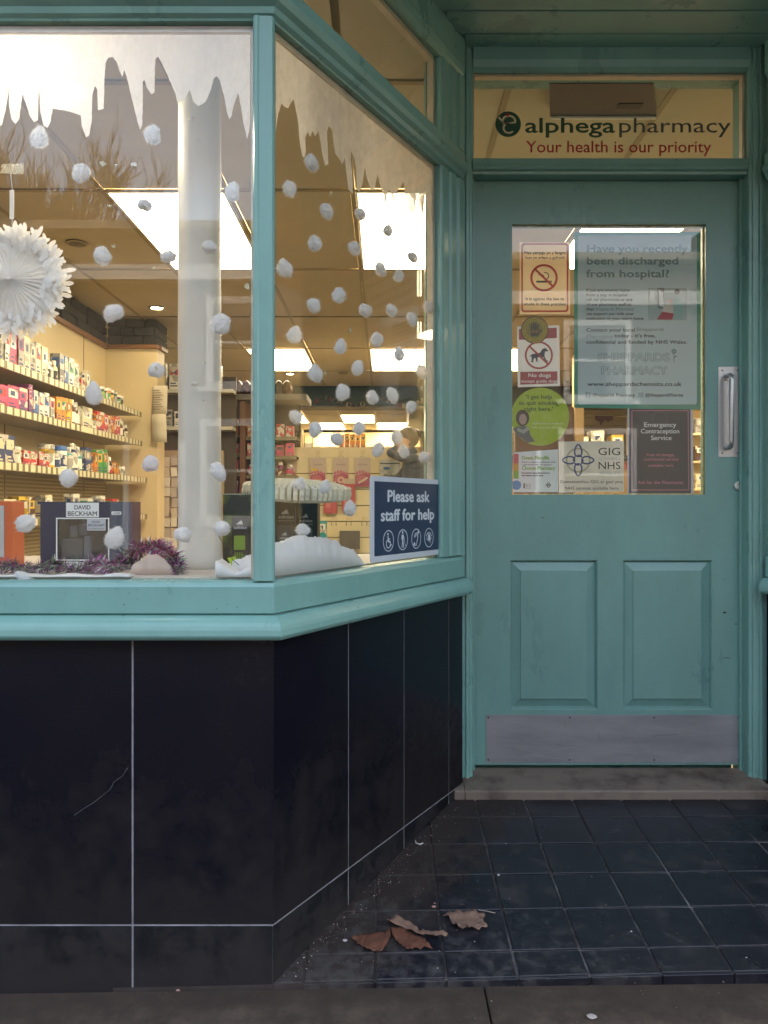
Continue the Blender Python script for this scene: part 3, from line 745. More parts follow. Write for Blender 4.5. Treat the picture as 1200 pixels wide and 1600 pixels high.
s_.box(c_[0] - 12 * sc, c_[0] + 9 * sc, .0004, .0006, c_[1] - 7.5 * sc, c_[1] - 4.5 * sc)
s_.box(c_[0] + 9.6 * sc, c_[0] + 12 * sc, .0004, .0006, c_[1] - 7.5 * sc, c_[1] - 4.5 * sc)
ring_faces(s_, c_[0] + 2 * sc, c_[1] + 3 * sc, 6 * sc, 4.6 * sc, .0004, .0002, 14, -110, 110)
ring_faces(s_, c_[0] - 5 * sc, c_[1] + 0 * sc, 6 * sc, 4.6 * sc, .0004, .0002, 12, 20, 130)
s_.build('cigarette', M_ink, ns)
r_ = MB(); ring_faces(r_, *c_, 21.5 * sc, 18 * sc, .0001, .0002); bar(r_, c_[0] - 14 * sc, c_[1] + 13.5 * sc, c_[0] + 14 * sc, c_[1] - 13.5 * sc, 3.2 * sc, .0001, .0002)
r_.build('prohibition_ring', M_nred, ns)

# no dogs notice
nd = thing('no_dogs_sign', 'white and red no dogs notice, half under the yellow round sticker', 'sign', (0, GY, 0))
plate(nd, 'sheet', [(gx(809), gz(605)), (gx(875), gz(603)), (gx(874), gz(508)), (gx(808), gz(510))], mat('notice_white', (.72, .73, .76), .5, transl=.4), .0016)
plate(nd, 'band', [(gx(813), gz(601)), (gx(871), gz(599)), (gx(871), gz(580)), (gx(813), gz(581))], M_nred2 if 'M_nred2' in globals() else mat('dull_red', (.36, .06, .07), .5), .0009)
plate(nd, 'band', [(gx(811), gz(531)), (gx(870), gz(528)), (gx(870), gz(512)), (gx(811), gz(514))], MATS['dull_red'], .0009)
T(nd, 'No dogs', 825, 860, 589, 6, M_white, .0003, y=.0005); T(nd, 'except guide dogs', 814, 871, 597.5, 4.6, M_white, .0001, y=.0005)
c_ = (gx(842), gz(555)); r_ = MB(); ring_faces(r_, *c_, 22 * sc, 19 * sc, .0002, .0002); bar(r_, c_[0] - 14.5 * sc, c_[1] + 14 * sc, c_[0] + 14.5 * sc, c_[1] - 14 * sc, 3 * sc, .0002, .0002)
r_.build('prohibition_ring', MATS['dull_red'], nd)
dog = [(-15, -3), (-12, 1), (-9, 2), (-3, 3), (2, 4), (5, 9), (8, 11), (11, 11), (13, 8.5), (15, 8), (14, 6), (10, 6), (9, 2), (9, -2), (12, -8), (14, -8), (14, -10), (11, -10), (7, -3), (3, -3), (-2, -3), (-2, -9), (0, -10), (-4, -10), (-5, -5), (-7, -4), (-9, -9), (-8, -11), (-12, -11), (-11, -5), (-12, -1)]
plate(nd, 'dog_silhouette', [(c_[0] + a * sc, c_[1] + b * sc) for a, b in dog], mat('dog_ink', (.06, .07, .10), .6), .0006)

# round yellow guide sticker
ys = thing('round_sticker', 'small round black and yellow sticker with a hand, above the no dogs notice', 'sticker', (0, GY, 0))
M_ylw = mat('sticker_yellow', (.36, .27, .03), .5); c_ = (gx(835.5), gz(515.5))
plate(ys, 'disc', circ(*c_, 21.5 * sc), M_black, .0004); plate(ys, 'face', circ(*c_, 20 * sc), M_ylw, .0001); plate(ys, 'centre', circ(*c_, 13.5 * sc), mat('sticker_olive', (.20, .17, .04), .5), -.0002)
hnd = MB()
for k, (a, l) in enumerate(((-5, 9), (-1.7, 11.5), (1.6, 11), (4.8, 8.5))): hnd.prism(rrect(c_[0] + (a - 1.3) * sc, c_[0] + (a + 1.3) * sc, c_[1] - 2 * sc, c_[1] + l * sc, 1.1 * sc, 3), -.0006, -.0004, 'y')
hnd.prism(rrect(c_[0] - 6.5 * sc, c_[0] + 6.2 * sc, c_[1] - 10 * sc, c_[1] - .5 * sc, 2 * sc, 3), -.0006, -.0004, 'y')
bar(hnd, c_[0] + 5 * sc, c_[1] - 6 * sc, c_[0] + 10 * sc, c_[1] + 0 * sc, 2.6 * sc, -.0006, .0002)
hnd.build('hand', M_black, ys)
T(ys, 'STOP', 830, 841, 520, 3.5, MATS['sticker_yellow'], .0002, y=-.0009)
for k in range(26):
    a = R(k * 360 / 26); o = txt(ys, "IT'S ACCESSIBLE LAW DOGS OK "[k % 28], c_[0] + 15.2 * sc * math.sin(a), c_[1] + 15.2 * sc * math.cos(a), 3.1 * sc, M_black, -.0002, rot=a)

# green round "quit smoking" sticker
gs = thing('round_sticker', 'large lime green round sticker about quitting smoking, left of the door glass', 'sticker', (0, GY, 0))
M_lime = mat('lime_vinyl', (.38, .50, .04), .5, col2=(.50, .58, .14), c2fac=.58, vscale=30, transl=.3); c_ = (gx(844), gz(651))
plate(gs, 'disc', circ(*c_, 45.5 * sc, 48), M_lime, .0010)
M_dgr = mat('dark_green_ink', (.05, .09, .03), .6)
T(gs, "'I get help", 822, 862, 623, 6.5, M_dgr, .0005, y=.0006); T(gs, 'to quit smoking', 811, 873, 632.5, 6.5, M_dgr, .0005, y=.0006); T(gs, "right here.'", 819, 863, 642, 6.5, M_dgr, .0005, y=.0006)
M_plime = mat('pale_lime_ink', (.60, .66, .35), .6)
T(gs, 'Staff here are ready to', 831, 880, 663, 3.4, M_plime, .0003, y=.0006); T(gs, 'help you too, just ask.', 831, 879, 669, 3.4, M_plime, .0003, y=.0006)
def gsb(name, m, pts, y): plate(gs, name, [(gx(a), gz(b)) for a, b in pts], m, y)
gsb('printed_hair', mat('print_hair', (.07, .045, .04), .6), circ(816.5, 653, 10.5, 20, rz=13), .0006)
gsb('printed_face', mat('print_skin', (.42, .30, .24), .6), circ(817, 655, 6, 16, rz=8.5), .0002)
gsb('printed_coat', mat('print_coat', (.15, .15, .15), .6), [(801, 670), (808, 666), (826, 666), (829, 680), (836, 690), (824, 692), (808, 680)], .0004)
gsb('printed_scarf', mat('print_scarf', (.36, .38, .30), .6), [(809, 668), (817, 672), (826, 665), (827, 671), (818, 678), (808, 673)], .0001)

# choose pharmacy leaflet
cl = thing('leaflet', 'pale leaflet with a thermometer print, bottom left corner of the door glass', 'poster', (0, GY, 0))
M_leaf = mat('leaflet_paper', (.66, .72, .76), .55, transl=.3)
plate(cl, 'sheet', [(gx(801.5), gz(769)), (gx(872), gz(769)), (gx(872), gz(702)), (gx(801.5), gz(707))], M_leaf, .0014)
M_lg = mat('leaf_green_ink', (.22, .38, .06), .6)
T(cl, 'Dewis Fferyllfa', 815, 858, 718, 6, M_lg, .0006, y=.0009); T(cl, 'Choose Pharmacy', 815.5, 867, 734, 6, M_lg, .0006, y=.0009)
for i, (s, x1) in enumerate((('Rydym yn darparu y gwasanaeth dewis', 868), ('a gall pawb ofyn am gyngor', 862))): T(cl, s, 815, x1, 723 + i * 4, 2.4, M_ink, .0001, y=.0009)
for i, (s, x1) in enumerate((('We provide the Common Ailments Service for', 859), ('minor ailments. Ask for details.', 849))): T(cl, s, 815, x1, 740 + i * 4, 2.4, M_ink, .0003, y=.0009)
for (c, y0, y1) in (((.50, .10, .09), 709, 724), ((.55, .30, .03), 724, 736), ((.18, .42, .05), 736, 748)):
    plate(cl, 'thermometer_band', [(gx(802.2), gz(y1)), (gx(810.5), gz(y1)), (gx(810.5), gz(y0)), (gx(802.2), gz(y0))], mat('band%d' % y0, c, .5), .0009)
plate(cl, 'thermometer_bulb', circ(gx(807), gz(758), 7.5 * sc, 20), mat('bulb_blue', (.10, .30, .52), .5), .0006)
pm = MB()
for a in range(4):
    ca, sa = math.cos(R(45 + 90 * a)), math.sin(R(45 + 90 * a))
    ring_faces(pm, gx(857) + 2.4 * sc * (1 if a in (0,) else -1 if a == 2 else 0), gz(758) + 2.4 * sc * (1 if a == 1 else -1 if a == 3 else 0), 1.9 * sc, 1.0 * sc, .0009, .0002, 8)
pm.build('emblem', M_ink, cl)
MB().box(gx(818), gx(820), .0009, .0011, gz(763), gz(755)).build('small_mark', M_ink, cl)
for i in range(4): T(cl, 'Choose well', 821, 829, 757 + i * 2.2, 1.4, M_ink, 0, y=.0009)

# NHS / GIG sign
nh = thing('services_sign', 'white square sign with knotwork emblem and GIG NHS lettering on the door glass', 'sign', (0, GY, 0))
M_nhp = mat('sign_offwhite', (.70, .68, .60), .5, col2=(.54, .55, .50), c2fac=.55, vscale=16, transl=.3)
plate(nh, 'sheet', [(gx(873.5), gz(769.5)), (gx(975.5), gz(768.5)), (gx(975), gz(688.5)), (gx(873), gz(690)), ], M_nhp, .0010)
M_navy = mat('navy_ink', (.025, .045, .15), .5)
T(nh, 'GIG', 934, 968, 711, 12, M_ink, -.0002, y=.0006); T(nh, 'NHS', 934, 968, 733, 12, M_ink, -.0002, y=.0006)
T(nh, 'CYMRU', 936, 968, 719, 4.5, M_pgreytx2, 0, y=.0006); T(nh, 'WALES', 936, 968, 741, 4.5, M_pgreytx2, 0, y=.0006)
T(nh, 'Gwasanaethau GIG ar gael yma', 875, 973, 755, 5, M_ink, 0, y=.0006); T(nh, 'NHS services available here', 883, 966, 765, 5, M_ink, 0, y=.0006)
c_ = (gx(903.5), gz(719)); kn = MB(); ring_faces(kn, *c_, 19.5 * sc, 17 * sc, .0007, .0002); kn.build('emblem_ring', mat('olive_ink', (.36, .34, .18), .5), nh)
kn = MB()
for a in range(4):
    ca, sa = math.cos(R(90 * a)), math.sin(R(90 * a))
    lp = []
    for k in range(17):
        t_ = k / 16; ang_ = math.pi * (t_ * 2 - 1)
        rr = 15 + 9.5 * math.cos(ang_); ww = 4.8 * math.sin(ang_) * (1.15 - .35 * math.cos(ang_))
        lp.append((c_[0] + (ca * rr - sa * ww) * sc, c_[1] + (sa * rr + ca * ww) * sc))
    for k in range(16): bar(kn, *lp[k], *lp[k + 1], 2.4 * sc, .0003 + (k % 2) * .00005, .0002)
    bar(kn, c_[0] + (ca * 6 - sa * 5) * sc, c_[1] + (sa * 6 + ca * 5) * sc, c_[0] + (-ca * 1 - sa * 8) * sc, c_[1] + (-sa * 1 + ca * 8) * sc, 2.4 * sc, .0003, .0002)
kn.build('knot_emblem', M_navy, nh)

# emergency contraception poster
ec = thing('poster', 'dark charcoal poster with pink border for a contraception service, right of the square sign', 'poster', (0, GY, 0))
plate(ec, 'sleeve', [(gx(980.5), gz(773)), (gx(1084), gz(773)), (gx(1083), gz(637)), (gx(981), gz(637))], mat('clear_sleeve', (.5, .52, .55), .3), .0022)
plate(ec, 'face', [(gx(983.5), gz(771)), (gx(1080), gz(771)), (gx(1079), gz(638)), (gx(983.5), gz(638))], mat('charcoal_print', (.035, .034, .042), .45, transl=.05), .0015)
M_pink = mat('pink_ink', (.46, .16, .22), .5)
fr_ = MB(); o1 = [(gx(987), gz(766)), (gx(1077), gz(766)), (gx(1076), gz(641)), (gx(987), gz(641))]; i1 = [(gx(988.2), gz(764.8)), (gx(1075.8), gz(764.8)), (gx(1074.8), gz(642.2)), (gx(988.2), gz(642.2))]
frame_ring(fr_, o1, i1, .0010, .0003).build('border', M_pink, ec)
T(ec, 'Emergency', 1006, 1056, 667, 7.5, M_white, .0001, y=.0010); T(ec, 'Contraception', 1001, 1061, 677, 7.5, M_white, .0001, y=.0010); T(ec, 'Service', 1017, 1049, 687.5, 7.5, M_white, .0001, y=.0010)
T(ec, 'Free of charge,', 1010, 1053, 712.5, 4.3, M_pink, .0004, y=.0010); T(ec, 'confidential service', 1006, 1060, 719.5, 4.3, M_pink, .0004, y=.0010); T(ec, 'available here', 1013, 1052, 729, 4.3, M_pink, .0004, y=.0010)
T(ec, 'Ask for the Pharmacist', 997, 1068, 756, 5, M_pink, .0005, y=.0010)
ring = MB(); ring_faces(ring, gx(1031), gz(655), 13 * sc, 10.5 * sc, .0012, .0001, 24); ring.build('watermark_ring', mat('dim_grey_ink', (.06, .06, .07), .5), ec)

# ================================================================== INSIDE THE SHOP
ZC = H + 1.5                       # suspended ceiling
ZFL = .15
M_ceil = mat('ceiling_tile_white', (.50, .43, .31), .85, var=.04, vscale=6, bump=.4, bscale=160)
M_tbar = mat('ceiling_bar', (.30, .24, .15), .5)
M_lamp = mat('lamp_diffuser', (1, .83, .56), .5, emit=LAMP)
M_shopfl = mat('vinyl_floor', (.16, .13, .10), .45, var=.2, vscale=5)
_pl, _pr = SIDE.w(.03, .075, 0), RIGHT.w(SL - .03, .075, 0); _ql, _qr = SIDE.w(SL, .075, 0), RIGHT.w(0, .075, 0)
MB().prism([(-2.6, 1.79), (_pl.x, 1.79), (_ql.x, _ql.y), (_ql.x, 2.70), (_qr.x, 2.70), (_qr.x, _qr.y), (_pr.x, 1.79), (4.2, 1.79), (4.2, 17.2), (-2.6, 17.2)], ZFL - .2, ZFL, 'z').build('shop_floor', M_shopfl, kind='structure')
M_wall = mat('shop_wall_paint', (.58, .49, .32), .8, var=.05)
MB().box(-2.75, -2.6, YF + .07, 17.2, ZFL - .1, ZC + .1).build('shop_wall', M_wall, kind='structure')
MB().box(4.2, 4.35, YF + .07, 17.2, ZFL - .1, ZC + .1).build('shop_wall', M_wall, kind='structure')
MB().box(-2.75, 4.35, 17.2, 17.35, ZFL - .1, ZC + .1).build('shop_wall', M_wall, kind='structure')
ceil = MB().box(-2.75, 4.35, YF + .07, 17.35, ZC + .075, ZC + .11).build('shop_ceiling', M_wall, kind='structure')
# inside face of the wall under the windows and round the recess, so that light cannot leak
for fr, u0, u1 in ((FRONT, -3.2, CORN[0] - .03), (SIDE, .03, SL + .05), (RIGHT, -.05, SL - .03), (FRR, .03, 2.4)):
    MB().box(u0, u1, .061, .10, -.02, ZB - .012).build('inner_wall', M_wall, thing('dwarf_wall', 'boxed wall panel behind the cladding below the window', 'wall', (fr.o[0], fr.o[1], 0), fr.rz))
def clip(poly, n, d):
    o = []
    for i in range(len(poly)):
        a, b = poly[i], poly[(i + 1) % len(poly)]
        fa, fb = n[0] * a[0] + n[1] * a[1] - d, n[0] * b[0] + n[1] * b[1] - d
        if fa >= 0: o.append(a)
        if fa * fb < 0:
            t = fa / (fa - fb); o.append((a[0] + (b[0] - a[0]) * t, a[1] + (b[1] - a[1]) * t))
    return o
nl = SIDE.inn; nr = RIGHT.inn
dl = nl[0] * SIDE.o[0] + nl[1] * SIDE.o[1] + .055; drr = nr[0] * RIGHT.o[0] + nr[1] * RIGHT.o[1] + .055
ROW = [1.76, 2.73] + [3.67 + 1.24 * k for k in range(6)]
COLX = [-2.55] + [-1.95 + .6 * k for k in range(11)]
lit = set()
lights = []
for j in range(len(ROW) - 1):
    y0, y1 = ROW[j], min(ROW[j + 1], 9.78)
    for i in range(len(COLX) - 1):
        x0, x1 = COLX[i], COLX[i + 1]
        poly = [(x0 + .013, y0 + .013), (x1 - .013, y0 + .013), (x1 - .013, y1 - .013), (x0 + .013, y1 - .013)]
        if j == 0:
            if x0 < .6: poly = clip(poly, nl, dl)
            else: poly = clip(poly, nr, drr)
            if len(poly) < 3: continue
        if j in (2, 5) and abs((round((x0 + 1.35) / .6)) % 2) == 0 and x0 > -1.4:
            lights.append((x0, x1, y0, y1)); continue
        MB().prism(poly, ZC + .004, ZC + .02, 'z').build('ceiling_tile', M_ceil, ceil)
tbm = MB()
for x in COLX: tbm.box(x - .012, x + .012, 2.73, 9.78, ZC, ZC + .003)
for y in ROW[1:]: tbm.box(-2.55, 4.1, y - .012, y + .012, ZC - .0031, ZC - .0001)
for x in (-1.95, -1.35, -.75): tbm.box(x - .012, x + .012, 1.78, 2.715, ZC, ZC + .003)
tbm.build('ceiling_bars', M_tbar, ceil)
# rear part beyond the beam
rear = MB(); bars = MB()
RR = [10.1, 11.6, 12.87, 14.13, 15.39, 17.1]
rl = {(2, -.75), (2, -1.95), (3, -.15), (3, -1.35), (2, 1.65), (3, 2.25)}
for j in range(5):
    for i in range(len(COLX) - 1):
        x0, x1 = COLX[i], COLX[i + 1]
        if (j, round(x0, 2)) in rl: lights.append((x0, x1, RR[j], RR[j + 1])); continue
        MB().box(x0 + .013, x1 - .013, RR[j] + .013, RR[j + 1] - .013, ZC + .004, ZC + .02).build('ceiling_tile', M_ceil, ceil)
for x in COLX: bars.box(x - .012, x + .012, 10.1, 17.1, ZC, ZC + .003)
for y in RR: bars.box(-2.55, 4.1, y - .012, y + .012, ZC - .0031, ZC - .0001)
bars.build('ceiling_bars', mat('rear_bar', (.60, .52, .38), .5), ceil)
wh = ['nearest lit ceiling panel, {} in its row', 'lit ceiling panel before the dark beam, {} in its row', 'lit ceiling panel beyond the dark beam, {} in its row']
for n_, (x0, x1, y0, y1) in enumerate(lights):
    r_ = 0 if y0 < 5 else 1 if y0 < 9.8 else 2
    same = sorted({l[0] for l in lights if (0 if l[2] < 5 else 1 if l[2] < 9.8 else 2) == r_})
    ordn = ['leftmost', 'second from left', 'third from left', 'fourth from left', 'fifth from left', 'rightmost'][min(same.index(x0), 5)]
    t = thing('ceiling_light', wh[r_].format(ordn), 'ceiling light', ((x0 + x1) / 2, (y0 + y1) / 2, ZC), group='lit ceiling panels')
    hx, hy = (x1 - x0) / 2 - .013, (y1 - y0) / 2 - .013
    MB().box(-hx + .012, hx - .012, -hy + .012, hy - .012, -.002, .012).build('diffuser', M_lamp, t)
    f_ = MB()
    for a in ((-hx, -hx + .0115, -hy, hy), (hx - .0115, hx, -hy, hy), (-hx + .0117, hx - .0117, -hy, -hy + .0115), (-hx + .0117, hx - .0117, hy - .0115, hy)): f_.box(*a, -.004, .014)
    f_.build('frame', mat('lamp_frame', (.7, .66, .58), .4), t)
# recessed spots
M_spot = mat('spot_bulb', (1, .80, .5), .5, emit=26)
M_chrome = mat('spot_ring', (.30, .26, .2), .3, metal=.6)
def spot(px, py, on, label):
    Y = 1.5 * F / (HZ - py); t = thing('spotlight', label, 'spotlight', (PX(px, Y), Y, ZC), group='recessed ceiling spots')
    r_ = MB(); r_.lathe([(.060, .003), (.062, -.004), (.050, -.008), (.046, -.004), (.044, .02)], 24); r_.build('ring', M_chrome, t, smooth=True)
    b = MB().lathe([(.042, .0), (.040, -.002), (.02, -.005)], 20).build('bulb', M_spot if on else mat('spot_off', (.10, .08, .06), .4), t)
spot(245, 481, True, 'lit recessed spotlight between the stone beam and the white column')
spot(453, 584, True, 'lit recessed spotlight just before the dark beam, by the corner post')
spot(120, 380, False, 'unlit recessed spotlight to the right of the hanging paper snowflake')
spot(536, 583, False, 'unlit recessed spotlight right of the lit one before the beam')
# window display lamp, hung behind the spray icicles
dl_ = thing('display_lamp', 'glaring white display lamp behind the spray icicles at the top left', 'lamp', (PX(96, 2.02), 2.02, PZ(128, 2.02)))
MB().lathe([(.02, .20), (.022, .195), (.022, .07), (.05, .05), (.062, -.02), (.058, -.022), (.054, .0)], 20).build('housing', mat('lamp_housing', (.6, .58, .52), .4), dl_, smooth=True)
ball(MB(), (0, 0, -.03), (.034, .034, .038), 3).build('bulb', mat('display_bulb', (1, .86, .62), .5, emit=30), dl_, smooth=True)

# beams
M_dstone = mat('dark_stone', (.008, .010, .011), .8, var=.6, vscale=14, bump=1, bscale=30)
bm_ = thing('beam', 'dark green beam across the shop with paper chains hung on it', 'beam', (0, 9.8, 0))
MB().box(-2.6, 4.2, 0, .28, H + 1.25, ZC + .07).build('board', mat('beam_paint', (.018, .028, .026), .6, var=.3), bm_)
MB().box(-2.6, 4.2, -.02, .30, H + 1.235, H + 1.2495).build('batten', mat('beam_batten', (.10, .07, .03), .5), bm_)
# stone bulkhead over the left shelving
sb_ = thing('stone_bulkhead', 'dark rough stone bulkhead above the left shelving', 'wall', (0, 0, 0))
SX, SY, SZ0 = -2.25, 6.2, H + 1.285
rng = random.Random(5)
z = SZ0
while z < ZC - .03:
    hh = rng.uniform(.055, .085); hh = min(hh, ZC - .002 - z)
    y = 3.0 - rng.uniform(0, .1)
    while y < SY:
        w_ = rng.uniform(.12, .26); y2 = min(y + w_, SY)
        d = rng.uniform(0, .018)
        MB().box(SX - .12, SX + d, y + .004, y2 - .004, z + .003, z + hh - .003).build('stone', M_dstone, sb_, bevel=.006, seg=1); y = y2
    x = SX + .02
    while x < -1.84:
        w_ = rng.uniform(.10, .2); x2 = min(x + w_, -1.83); d = rng.uniform(0, .02)
        MB().box(x + .004, x2 - .004, SY - d, SY + .3, z + .003, z + hh - .003).build('stone', M_dstone, sb_, bevel=.006, seg=1); x = x2
    z += hh

# ------------------------------------------------------------------ left shelving unit
M_strip_l = mat('label_cream', (.66, .60, .40), .4); M_strip_d = mat('strip_dark', (.16, .14, .08), .35)
M_shelf = mat('shelf_metal', (.36, .30, .22), .45)
M_trim = mat('wood_trim', (.20, .085, .03), .4, var=.2, vscale=3, stretch=(1, 1, 8))
FXs = -1.93
un = thing('shelving_unit', 'cream wall shelving full of medicine packs, left side of the shop', 'shelving', (0, 0, 0))
MB().box(SX - .05, SX, 2.4, SY + .05, ZFL, SZ0 - .03).build('back_panel', M_cream, un)
MB().box(SX + .001, -1.86, SY, SY + .05, ZFL, SZ0 - .03).build('end_panel', M_cream, un)
MB().box(-1.86, -1.83, SY - .0, SY + .2, ZFL, SZ0 - .03).build('end_panel', M_cream, un)
MB().box(SX - .03, SX + .03, 2.4, SY - .031, SZ0 - .029, SZ0 - .001).build('cornice', M_trim, un)
MB().box(SX - .03, -1.82, SY - .03, SY + .02, SZ0 - .029, SZ0 - .001).build('cornice', M_trim, un)
MB().box(-1.865, -1.80, SY + .021, SY + .2, SZ0 - .029, SZ0 - .001).build('cornice', M_trim, un)
jm = MB()
for y in (4.55, 5.75): jm.box(SX, SX + .002, y, y + .006, ZFL, SZ0 - .03)
jm.box(SX + .0021, SX + .004, 2.4, SY, 1.98, 1.984)
jm.build('panel_joint', mat('joint_dark', (.07, .05, .03), .7), un)
sl_ = MB()
zz = 1.34
while zz > .5:
    sl_.box(SX, SX + .008, 2.4, SY - .001, zz - .016, zz - .004); zz -= .024
sl_.build('louvre_slats', mat('louvre', (.40, .32, .19), .5), un, kind='stuff')
shelves = [(.725, SX + .001, FXs, 2.5, 6.10), (.495, SX + .001, FXs, 2.5, 6.12), (.205, SX + .001, FXs + .03, 2.5, 6.15), (-.085, SX + .001, FXs + .03, 2.5, 6.15), (-.38, SX + .001, FXs + .05, 2.5, 6.15)]
rng = random.Random(11)
for k, (dzv, x0, x1, y0, y1) in enumerate(shelves):
    z_ = H + dzv
    s_ = MB().box(x0, x1, y0, y1, z_ - .022, z_).build('shelf', M_shelf, un, bevel=.002, seg=1)
    MB().box(x1 + .001, x1 + .004, y0, y1, z_ - .034, z_ + .008).build('price_rail', M_strip_d, s_)
    lb = MB(); y = y0 + .02
    while y < y1 - .05:
        w_ = rng.choice((.036, .036, .040, .055, .2 if rng.random() < .15 else .036)); lb.box(x1 + .0042, x1 + .0052, y, min(y + w_, y1), z_ - .031, z_ + .006); y += w_ + rng.choice((.022, .030, .034))
    lb.build('price_labels', M_strip_l, s_, kind='stuff')

PAL = dict(white=(.70, .68, .60), cream=(.66, .58, .40), red=(.48, .035, .035), orange=(.62, .22, .03), pink=(.55, .06, .16), purple=(.20, .04, .16), navy=(.03, .05, .14),
           blue=(.05, .14, .38), green=(.06, .28, .08), lime=(.35, .48, .06), teal=(.03, .25, .25), brown=(.07, .025, .012), yellow=(.65, .42, .04), grey=(.30, .29, .27), black=(.02, .02, .022), dark_green=(.02, .07, .03))
def cm(c):
    n_ = 'pack_' + c
    if n_ in MATS: return MATS[n_]
    m = mat(n_, PAL[c], .38); N, L = m.node_tree.nodes, m.node_tree.links; b = N['Principled BSDF']
    tc = N.new('ShaderNodeTexCoord'); oi = N.new('ShaderNodeObjectInfo'); ad = N.new('ShaderNodeVectorMath'); ad.operation = 'MULTIPLY_ADD'
    sc_ = N.new('ShaderNodeVectorMath'); sc_.operation = 'SCALE'; sc_.inputs[0].default_value = (17, 31, 23); L.new(oi.outputs['Random'], sc_.inputs['Scale'])
    ad.inputs[1].default_value = (1.2, 1.2, 2.6); L.new(tc.outputs['Object'], ad.inputs[0]); L.new(sc_.outputs[0], ad.inputs[2])
    vo = N.new('ShaderNodeTexVoronoi'); vo.inputs['Scale'].default_value = 1.5; L.new(ad.outputs[0], vo.inputs['Vector'])
    mx = N.new('ShaderNodeMixRGB'); mx.inputs[1].default_value = (*PAL[c], 1)
    lum = sum(PAL[c]) / 3; mx.inputs[2].default_value = (.55, .50, .42, 1) if lum < .25 else (*[x * .45 for x in PAL[c]], 1)
    sp = N.new('ShaderNodeSeparateColor'); L.new(vo.outputs['Color'], sp.inputs[0])
    gt = N.new('ShaderNodeMath'); gt.operation = 'GREATER_THAN'; gt.inputs[1].default_value = .74; L.new(sp.outputs[0], gt.inputs[0]); L.new(gt.outputs[0], mx.inputs[0])
    L.new(mx.outputs[0], b.inputs['Base Color']); return m
PMESH = {}
def pack_mesh(kind, c, c2):
    k = (kind, c, c2)
    if k in PMESH: return PMESH[k]
    b = MB()
    if kind in ('carton', 'low carton', 'tall carton'):
        b.cur = 0; b.box(-.5, .5, -.5, .5, 0, 1)
        b.cur = 1; b.box(-.40, .40, -.506, -.5005, .55, .88); b.box(.5005, .506, -.40, .40, .50, .85)
        b.cur = 2; b.box(-.40, .30, -.506, -.5005, .12, .17); b.box(-.40, .15, -.506, -.5005, .22, .27); b.box(.5005, .506, -.38, .28, .10, .16); b.box(.5005, .506, -.38, .10, .22, .28)
        b.box(-.2, .2, -.508, -.5062, .62, .80); b.box(.5062, .508, -.25, .15, .58, .78)
        mats = [cm(c), cm(c2), cm('navy' if c != 'navy' else 'cream')]
    elif kind == 'bottle':
        b.cur = 0; b.lathe([(.46, 0), (.5, .03), (.5, .62), (.42, .70), (.24, .76), (.24, .79)], 14)
        b.cur = 2; b.lathe([(.505, .12), (.505, .52)], 14)
        b.cur = 1; b.lathe([(.30, .79), (.31, .80), (.31, .98), (.28, 1)], 14)
        mats = [cm(c), cm('white'), cm(c2)]
    else:   # tub
        b.cur = 0; b.lathe([(.46, 0), (.5, .03), (.5, .74), (.46, .80)], 14)
        b.cur = 2; b.lathe([(.505, .15), (.505, .62)], 14)
        b.cur = 1; b.lathe([(.50, .80), (.51, .81), (.51, .97), (.47, 1)], 14)
        mats = [cm(c), cm('white' if c != 'white' else 'blue'), cm(c2)]
    PMESH[k] = b.mesh('pack', mats); return PMESH[k]
ORD = ['first', 'second', 'third', 'fourth', 'fifth', 'sixth', 'seventh', 'eighth', 'ninth', 'tenth', 'eleventh', 'twelfth', 'thirteenth', 'fourteenth', 'fifteenth', 'sixteenth', 'seventeenth', 'eighteenth', 'nineteenth', 'twentieth', 'twenty-first', 'twenty-second', 'twenty-third', 'twenty-fourth', 'twenty-fifth', 'twenty-sixth', 'twenty-seventh', 'twenty-eighth', 'twenty-ninth', 'thirtieth', 'thirty-first', 'thirty-second', 'thirty-third', 'thirty-fourth', 'thirty-fifth']
def product(kind, c, c2, loc, sx, sy, sz, label, group, rz=0):
    nm = {'bottle': 'medicine_bottle', 'tub': 'pill_tub'}.get(kind, 'medicine_carton')
    o = bpy.data.objects.new(nm, pack_mesh(kind, c, c2)); COL.objects.link(o); o.location = loc; o.scale = (sx, sy, sz * (.93 + .14 * ((loc[1] * 37.7 + loc[0] * 11.3) % 1))); o.rotation_euler.z = rz
    return tag(o, label, kind.split()[-1] if kind != 'tub' else 'tub', group)
def fill(row_items, yst, xf, z_, shelf_word, group):
    """items: (kind, colour, second colour, width along the shelf, depth, height, gap)"""
    y = yst
    for n_, it in enumerate(row_items):
        kind, c, c2, w_, d_, h_, gp_ = it
        product(kind, c, c2, (xf - d_ / 2 - .012 + rng.uniform(-.006, .004), y + w_ / 2, z_ + .0005), d_, w_, h_,
                '%s %s with %s panel on the %s shelf, %s from the left' % (c.replace('_', ' '), kind, c2.replace('_', ' '), shelf_word, ORD[n_]) if kind not in ('bottle', 'tub') else
                '%s %s with %s cap on the %s shelf, %s from the left' % (c.replace('_', ' '), kind, c2.replace('_', ' '), shelf_word, ORD[n_]), group, rng.uniform(-.06, .06))
        y += w_ + gp_
C_, B_, T_, LC, TC = 'carton', 'bottle', 'tub', 'low carton', 'tall carton'
